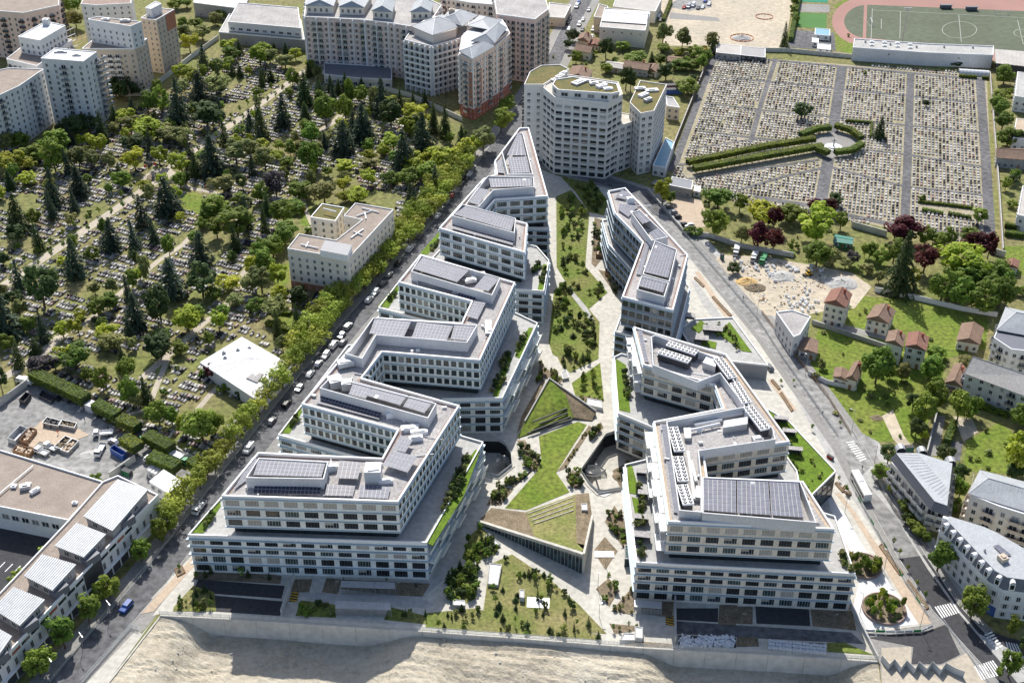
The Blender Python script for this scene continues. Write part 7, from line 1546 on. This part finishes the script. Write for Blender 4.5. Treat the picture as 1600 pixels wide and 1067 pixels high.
def lamp(lab, u, v, h=7, arm=1.2, ang=0, m='steel'):
    p = G(u, v, .08); t = thing('street_lamp', lab, 'street lamp', tuple(p), 'street lamps'); b = MB(); b.bar(p, p+Vector((0,0,h)), (.09,.05), 0, 6); b.build('pole', m, t)
    b = MB(); e = Vector((math.cos(ang), math.sin(ang), 0)); b.bar(p+Vector((0,0,h)), p+Vector((0,0,h))+e*arm, .05, 0, 4); q = p+Vector((0,0,h))+e*arm; b.box(q, .8, .3, q.z-.06, q.z+.08, ang); b.build('lamp_head', m, t)
for i, a in enumerate([('lamp post on the plaza left of the big planter',1343,960,8,.8,2.5),('lamp post on the plaza near the tan path',1381,892,8,.8,2.5),('lamp post beside the tan path behind the glazed podium',1320,800,8,.8,2.5),('lamp post at the plaza corner fence',1437,982,8.5,.8,2.5),('lamp post on the left street beside the third tree',172,962,6,2,-.9),('lamp post on the left street near the bottom trees',130,1012,6,2,-.9),('lamp post on the left street by the shop canopy',82,1050,6,2,-.9),('lamp post between street trees beside the open hall',262,832,6,2,-.9),('lamp post on the shaded path near the left offices',468,920,4,.5,0),('lamp post by the upper bike shelter',526,924,4,.5,0),('lamp post right of the bike shelters',621,926,4,.5,0),('lamp post by the right service road bed',1158,975,4,.5,0),('lamp post by the far right service bed',1302,976,4,.5,0),('lamp post beside the lower pavilion path',936,962,5,.4,0),('lamp post on the white court between the diamond beds',934,920,6,.3,0),('lamp post on the white court below the upper diamond bed',946,882,5,.3,0),('tall lamp post on the lawn beside the footpath',1331,672,8,1.5,2.6),('lamp post at the footpath behind the hut',1258,588,9,1,2.4),('lamp post on the corner by the round clipped trees',1366,724,7,.6,2),('lamp post on the street beside the works yard',1172,460,8,1,2.3),('lamp post on the street near the wedge house',1182,498,8,1,2.3),('lamp post at the top of the central garden',888,292,6,.4,0)]): lamp(*a)
p = G(1410,64); t = thing('floodlight_mast', 'tall floodlight mast standing at the edge of the football pitch', 'floodlight', tuple(p)); b = MB(); b.bar(p, p+Vector((0,0,18)), (.28,.14), 0, 6); b.build('mast', 'galv', t)
for x in (-1.6, -.5, .5, 1.6): b = MB(); b.box((p.x+x, p.y), .8, .5, 17.8, 18.6); b.build('floodlight', 'galv', t)
b = MB(); b.box((p.x, p.y), 4.4, .15, 17.6, 17.8); b.build('crossarm', 'galv', t)
for lab, u, v in (('goal with white frame at the left end of the football pitch',1361,38),('second goal frame on the far touchline',1565,24)):
    p = G(u, v); t = thing('football_goal', lab, 'goal', tuple(p)); d = Vector((.05,1,0))*7.3 if u < 1500 else Vector((1,0,0))*7.3; b = MB(); b.bar(p-d/2, p-d/2+Vector((0,0,2.4)), .12); b.bar(p+d/2, p+d/2+Vector((0,0,2.4)), .12); b.bar(p-d/2+Vector((0,0,2.4)), p+d/2+Vector((0,0,2.4)), .12); b.build('frame', 'paint', t)
    b = MB(); e = Vector((-1.5,0,0)) if u < 1500 else Vector((0,1.5,0)); b.bar(p-d/2+Vector((0,0,2.4)), p-d/2+e, .06); b.bar(p+d/2+Vector((0,0,2.4)), p+d/2+e, .06); b.bar(p-d/2+e, p+d/2+e, .06); b.build('back_stay', 'paint', t)
for lab, u, v in (('dark team shelter by the far touchline, left',1478,14),('dark team shelter by the far touchline, right',1518,17)):
    p = G(u, v); t = thing('team_shelter', lab, 'shelter', tuple(p)); b = MB(); b.box((p.x,p.y+.8), 7, .15, 0, 2.2); b.build('back', 'zinc_dark', t); b = MB(); b.box(p, 7, 1.8, 2.2, 2.4); b.build('roof', 'zinc_dark', t)
for lab, u, v, c in (('flagpole with a red flag at the cemetery circle, left',228,279,'red'),('flagpole with a red flag at the cemetery circle, right',243,276,'red'),('flagpole with blue white and red flag at the war graves lawn',318,312,'red'),('flagpole with tricolour flag near the top of the avenue circle',236,262,'blue')):
    p = G(u, v); t = thing('flagpole', lab, 'flagpole', tuple(p)); b = MB(); b.bar(p, p+Vector((0,0,7)), .06, 0, 5); b.build('pole', 'galv', t)
    for k, cc in enumerate(('blue','white','red') if c != 'red' or 'blue' in lab else ('red','red')): b = MB(); b.obox(p+Vector((.06+.55*k,0,5.4)), (.55,.1,-.15), (.02,.05,0), (0,0,1.3)); b.build('flag', cc, t)
p = G(240,278); t = thing('war_memorial', 'round memorial bed with dark monument at the cemetery circle', 'memorial', tuple(p)); b = MB(); b.bar(p, p+Vector((0,0,.5)), 3, 0, 16); b.build('bed', 'soil', t); b = MB(); b.box(p, 1, 1, .5, 3.6); b.box(p, 1.6, 1.6, .5, 1.0); b.build('monument', 'grey_wall', t)
p = G(1302,231); t = thing('cemetery_calvary', 'pale stone circle monument at the centre of the right cemetery', 'memorial', tuple(p)); b = MB(); b.bar(p, p+Vector((0,0,.4)), 4.2, 0, 18); b.bar(p+Vector((0,0,.4)), p+Vector((0,0,.8)), 2.6, 0, 16); b.build('steps', 'white', t); b = MB(); b.box(p, .5, .5, .8, 4.6); b.box(p, 2, .4, 3.4, 3.8); b.build('cross', 'concrete_grey', t)
for lab, px, h, m in [('white ventilation box with ramp on the lower garden slope',[(762,912),(778,914),(784,882),(765,880)],1.0,'white'),('pale curved white seat wall near the lower pavilion',[(757,838),(775,852),(782,850),(764,834)],.8,'white'),('flat metal grating on the lower garden slope',[(823,948),(858,950),(859,934),(824,932)],.25,'galv'),('metal grating across the upper diamond bed',[(929,870),(960,870),(959,861),(928,860)],.3,'galv'),('white stair box behind the retaining wall, centre',[(993,996),(1004,997),(1004,980),(992,979)],1.5,'white'),('white ramp kerb near the stair box',[(968,1000),(992,1000),(992,990),(975,989)],.7,'white'),('grey cabinet on the lower left garden bed',[(708,945),(727,946),(726,938),(708,937)],1.6,'galv'),('dark bin on the lower garden slope',[(812,933),(819,934),(819,922),(812,921)],1.6,'shutter'),('white concrete stair beside the triangular lawn',[(916,632),(942,638),(940,626),(918,622)],1.2,'white'),('grey steps at the middle of the central garden',[(879,592),(889,590),(885,578),(877,582)],.9,'concrete_grey'),('glazed lift box at the corner of the right offices',[(976,873),(986,873),(986,852),(976,852)],3,'glass_teal'),('white slab skylight on the lower pavilion bed',[(909,797),(918,797),(917,787),(908,787)],2.6,'white'),('pale concrete steps on the white court by the right offices',[(945,776),(955,771),(948,764),(930,772)],.2,'white'),('pale paving strip beside the upper lawn',[(895,455),(917,480),(930,503),(926,505),(893,462)],.2,'concrete_grey')]:
    q = ccw(W(px, h)); t = thing('garden_fixture', lab, 'fixture', (q[0][0], q[0][1], 0)); b = MB(); b.prism(q, .05, h); b.build('body', m, t)
    if h > .5: b = MB(); b.ring(offset(q, .08), offset(q, -.2), h, h+.18); b.build('rim', 'concrete_grey' if m != 'concrete_grey' else 'white', t)
for i, (px) in enumerate([[(1087,432),(1101,446),(1098,448),(1084,434)],[(1115,462),(1144,492),(1140,494),(1112,464)],[(1208,592),(1220,606),(1216,608),(1204,594)],[(1222,612),(1240,640),(1236,642),(1218,614)],[(1308,752),(1320,766),(1316,768),(1304,754)],[(1378,848),(1412,895),(1405,897),(1373,852)],[(1420,905),(1452,948),(1445,952),(1414,908)],[(272,888),(285,883),(290,893),(277,900)]]):
    q = ccw(W(px, .4)); t = thing('kerb_planter', ['first','second','third','fourth','fifth','sixth','seventh'][i]+' timber-edged planter down the east street pavement' if i < 7 else 'brown round-edged planter on the left street footway', 'planter', (q[0][0], q[0][1], 0)); b = MB(); b.ring(q, offset(q, -.15), .05, .45); b.build('timber_edge', 'wood', t); b = MB(); b.prism(offset(q, -.16), .05, .35); b.build('soil', 'soil', t)
# site barriers along the plaza and the zigzag hoarding
def barrier(lab, px, cols=('mesh_grey','green_paint','paint','mesh_grey'), h=1.1, step=2.6):
    pts = [G(*q) for q in px]; t = thing('site_barrier', lab, 'barrier', tuple(pts[0])); k = 0
    for p, q in zip(pts, pts[1:]):
        L = (q-p).length; n = max(1, round(L/step)); d = (q-p)/n
        for i in range(n):
            o = p+d*i; o.z = .08; b = MB(); b.obox(o+Vector((0,0,.25)), d*.9, Vector((-d.y, d.x, 0)).normalized()*.06, (0,0,h-.25)); b.bar(o, o+Vector((0,0,h+.1)), .05, 0, 4); b.build('barrier_panel', cols[k % len(cols)], t); k += 1
barrier('line of green and grey site barriers along the tan path', [(1336,772),(1370,832),(1410,905),(1452,968)]); barrier('line of green and white barriers across the plaza end', [(1352,988),(1400,990),(1440,988),(1458,980)]); 
t = thing('zigzag_hoarding', 'white zigzag hoarding panels beside the bottom right lot', 'hoarding', tuple(G(1380,1040)))
zz = [(1376,1032),(1388,1046),(1396,1038),(1406,1051),(1415,1040),(1428,1053),(1434,1042),(1446,1053),(1455,1042),(1468,1055),(1476,1044),(1490,1052),(1505,1058)]
for p, q in zip(zz, zz[1:]): a, c = G(*p,.06), G(*q,.06); b = MB(); b.obox(a, c-a, (.06,.03,0), (0,0,2.2)); b.build('hoarding_panel', 'shutter', t)
p = G(945,1062,-4.6); t = thing('plastic_barrier', 'bright orange plastic barriers lying in the excavation', 'barrier', tuple(p)); zg = -4
for dx, dy, a in ((0,0,.9),(.4,1.3,1.2),(.9,2.6,1.5)): b = MB(); b.box((p.x+dx, p.y+dy), 1.4, .45, p.z-.8, p.z+.9, a); b.box((p.x+dx, p.y+dy), 1.5, .25, p.z+.9, p.z+1.1, a); b.build('barrier_block', 'orange', t)
# mini loader, kids' courts behind the dark offices, orange fence rings
p = G(1263,430); t = thing('mini_loader', 'small yellow loader in the works yard', 'loader', tuple(p)); b = MB(); b.box(p, 2.4, 1.5, .5, 1.2, .5); b.box(p, 1.1, 1.3, 2.1, 2.25, .5); b.build('body', 'paint_yellow', t); b = MB(); b.box(p, 1.0, 1.2, 1.2, 2.1, .5); b.build('cab_glass', 'car_glass', t); b = MB(); b.box((p.x-1.8, p.y-.9), .6, 1.7, .2, .9, .5); b.build('bucket', 'dark', t)
for x in (-.8, .8):
    for y in (-.7, .7): put('wheel', wm, t, None, (x, y, .45), .5)
for lab, px in (('upper sand play court with timber fence behind the dark offices',[(931,403),(955,405),(954,390),(931,389)]),('lower sand play court with timber fence behind the dark offices',[(945,430),(965,445),(968,425),(950,418)])):
    q = ccw(W(px)); t = thing('play_court', lab, 'play court', (q[0][0], q[0][1], 0)); b = MB(); b.prism(q, .05, .14); b.build('sand', 'tan_path', t)
    for i in range(4):
        a, c = Vector((*q[i],.05)), Vector((*q[(i+1)%4],.05)); L = (c-a).length; n = max(3, int(L/1.6)); d = (c-a)/n
        for k in range(n): b = MB(); b.obox(a+d*k, d*.95, Vector((-d.y,d.x,0)).normalized()*.08, (0,0,1.7)); b.build('fence_board', 'wood', t)
for lab, u, v, r in (('ring of orange mesh fence around the dark sand heap',1159,60,6.5),('small ring of orange mesh fence at the right of the sand lot',1194,27,5)):
    p = G(u, v); t = thing('orange_fence', lab, 'fence', tuple(p)); n = 16
    for i in range(n): a0, a1 = 6.2832*i/n, 6.2832*(i+.9)/n; a, c = p+Vector((math.cos(a0)*r, math.sin(a0)*r*.9, 0)), p+Vector((math.cos(a1)*r, math.sin(a1)*r*.9, 0)); b = MB(); b.obox(a, c-a, (.04,0,0), (0,0,.5)); b.build('fence_panel', 'orange', t)
# ------------------------------------------------------------------ people
def person(lab, u, v, top, ang, h=1.72, z=.07):
    p = G(u, v, z); me = bpy.data.meshes.new('body'); s = h/1.72
    V = [(0,0,.92),(0,0,1.2),(0,0,1.42),(0,0,1.52),(0,.01,1.64),(.09,0,.88),(.11,.10,.48),(.11,.02,.06),(.11,.14,.03),(-.09,0,.88),(-.10,-.06,.48),(-.10,-.16,.08),(-.10,-.05,.03),(.19,0,1.38),(.25,-.03,1.12),(.25,.10,.90),(.25,.14,.82),(-.19,0,1.38),(-.25,.02,1.12),(-.25,.16,.92),(-.25,.20,.84)]
    E = [(0,1),(1,2),(2,3),(3,4),(0,5),(5,6),(6,7),(7,8),(0,9),(9,10),(10,11),(11,12),(2,13),(13,14),(14,15),(15,16),(2,17),(17,18),(18,19),(19,20)]
    Rd = [.15,.15,.13,.06,.10,.10,.07,.05,.04,.10,.07,.05,.04,.065,.05,.04,.035,.065,.05,.04,.035]
    me.from_pydata([(x*s, y*s, zz*s) for x, y, zz in V], E, []); me.materials.append(M[top])
    t = thing('person', lab, 'person', tuple(p), None, ang); o = put('body', me, t)
    sk = o.modifiers.new('skin', 'SKIN'); 
    for i, rr in enumerate(Rd): me.skin_vertices[0].data[i].radius = (rr*s, rr*s*.85)
    me.skin_vertices[0].data[0].use_root = True
    o.modifiers.new('sub', 'SUBSURF').levels = 1
    b = MB(); n = 8
    for k in range(4):
        f0, f1 = math.pi/2*k/4, math.pi/2*(k+1)/4
        for i in range(n): a0, a1 = 6.2832*i/n, 6.2832*(i+1)/n; b.poly([(.118*s*math.cos(f0)*math.cos(a0), .118*s*math.cos(f0)*math.sin(a0), s*(1.65+.11*math.sin(f0))), (.118*s*math.cos(f0)*math.cos(a1), .118*s*math.cos(f0)*math.sin(a1), s*(1.65+.11*math.sin(f0))), (.118*s*math.cos(f1)*math.cos(a1), .118*s*math.cos(f1)*math.sin(a1), s*(1.65+.11*math.sin(f1))), (.118*s*math.cos(f1)*math.cos(a0), .118*s*math.cos(f1)*math.sin(a0), s*(1.65+.11*math.sin(f1)))])
    put('hair', b.mesh('hair', ['bark']), t)
mat('jacket_dark', (.03,.035,.05), .8); mat('hi_vis', (.8,.2,.03), .7)
person('person in dark clothes walking on the footpath beside the lawns', 1285, 648, 'jacket_dark', .6); person('person in dark clothes standing at the corner by the bus', 1347, 733, 'jacket_dark', 2); person('worker in orange standing on the tan slab in the yard', 91, 678, 'hi_vis', 1, z=.16); person('worker in dark clothes crossing the yard', 133, 659, 'jacket_dark', 1.5); person('worker in red by the stacked cabins', 290, 755, 'red', .5); person('person walking on the street footway by the works yard', 1161, 468, 'jacket_dark', 2.2)
hang_windows()
finish_tree_labels()
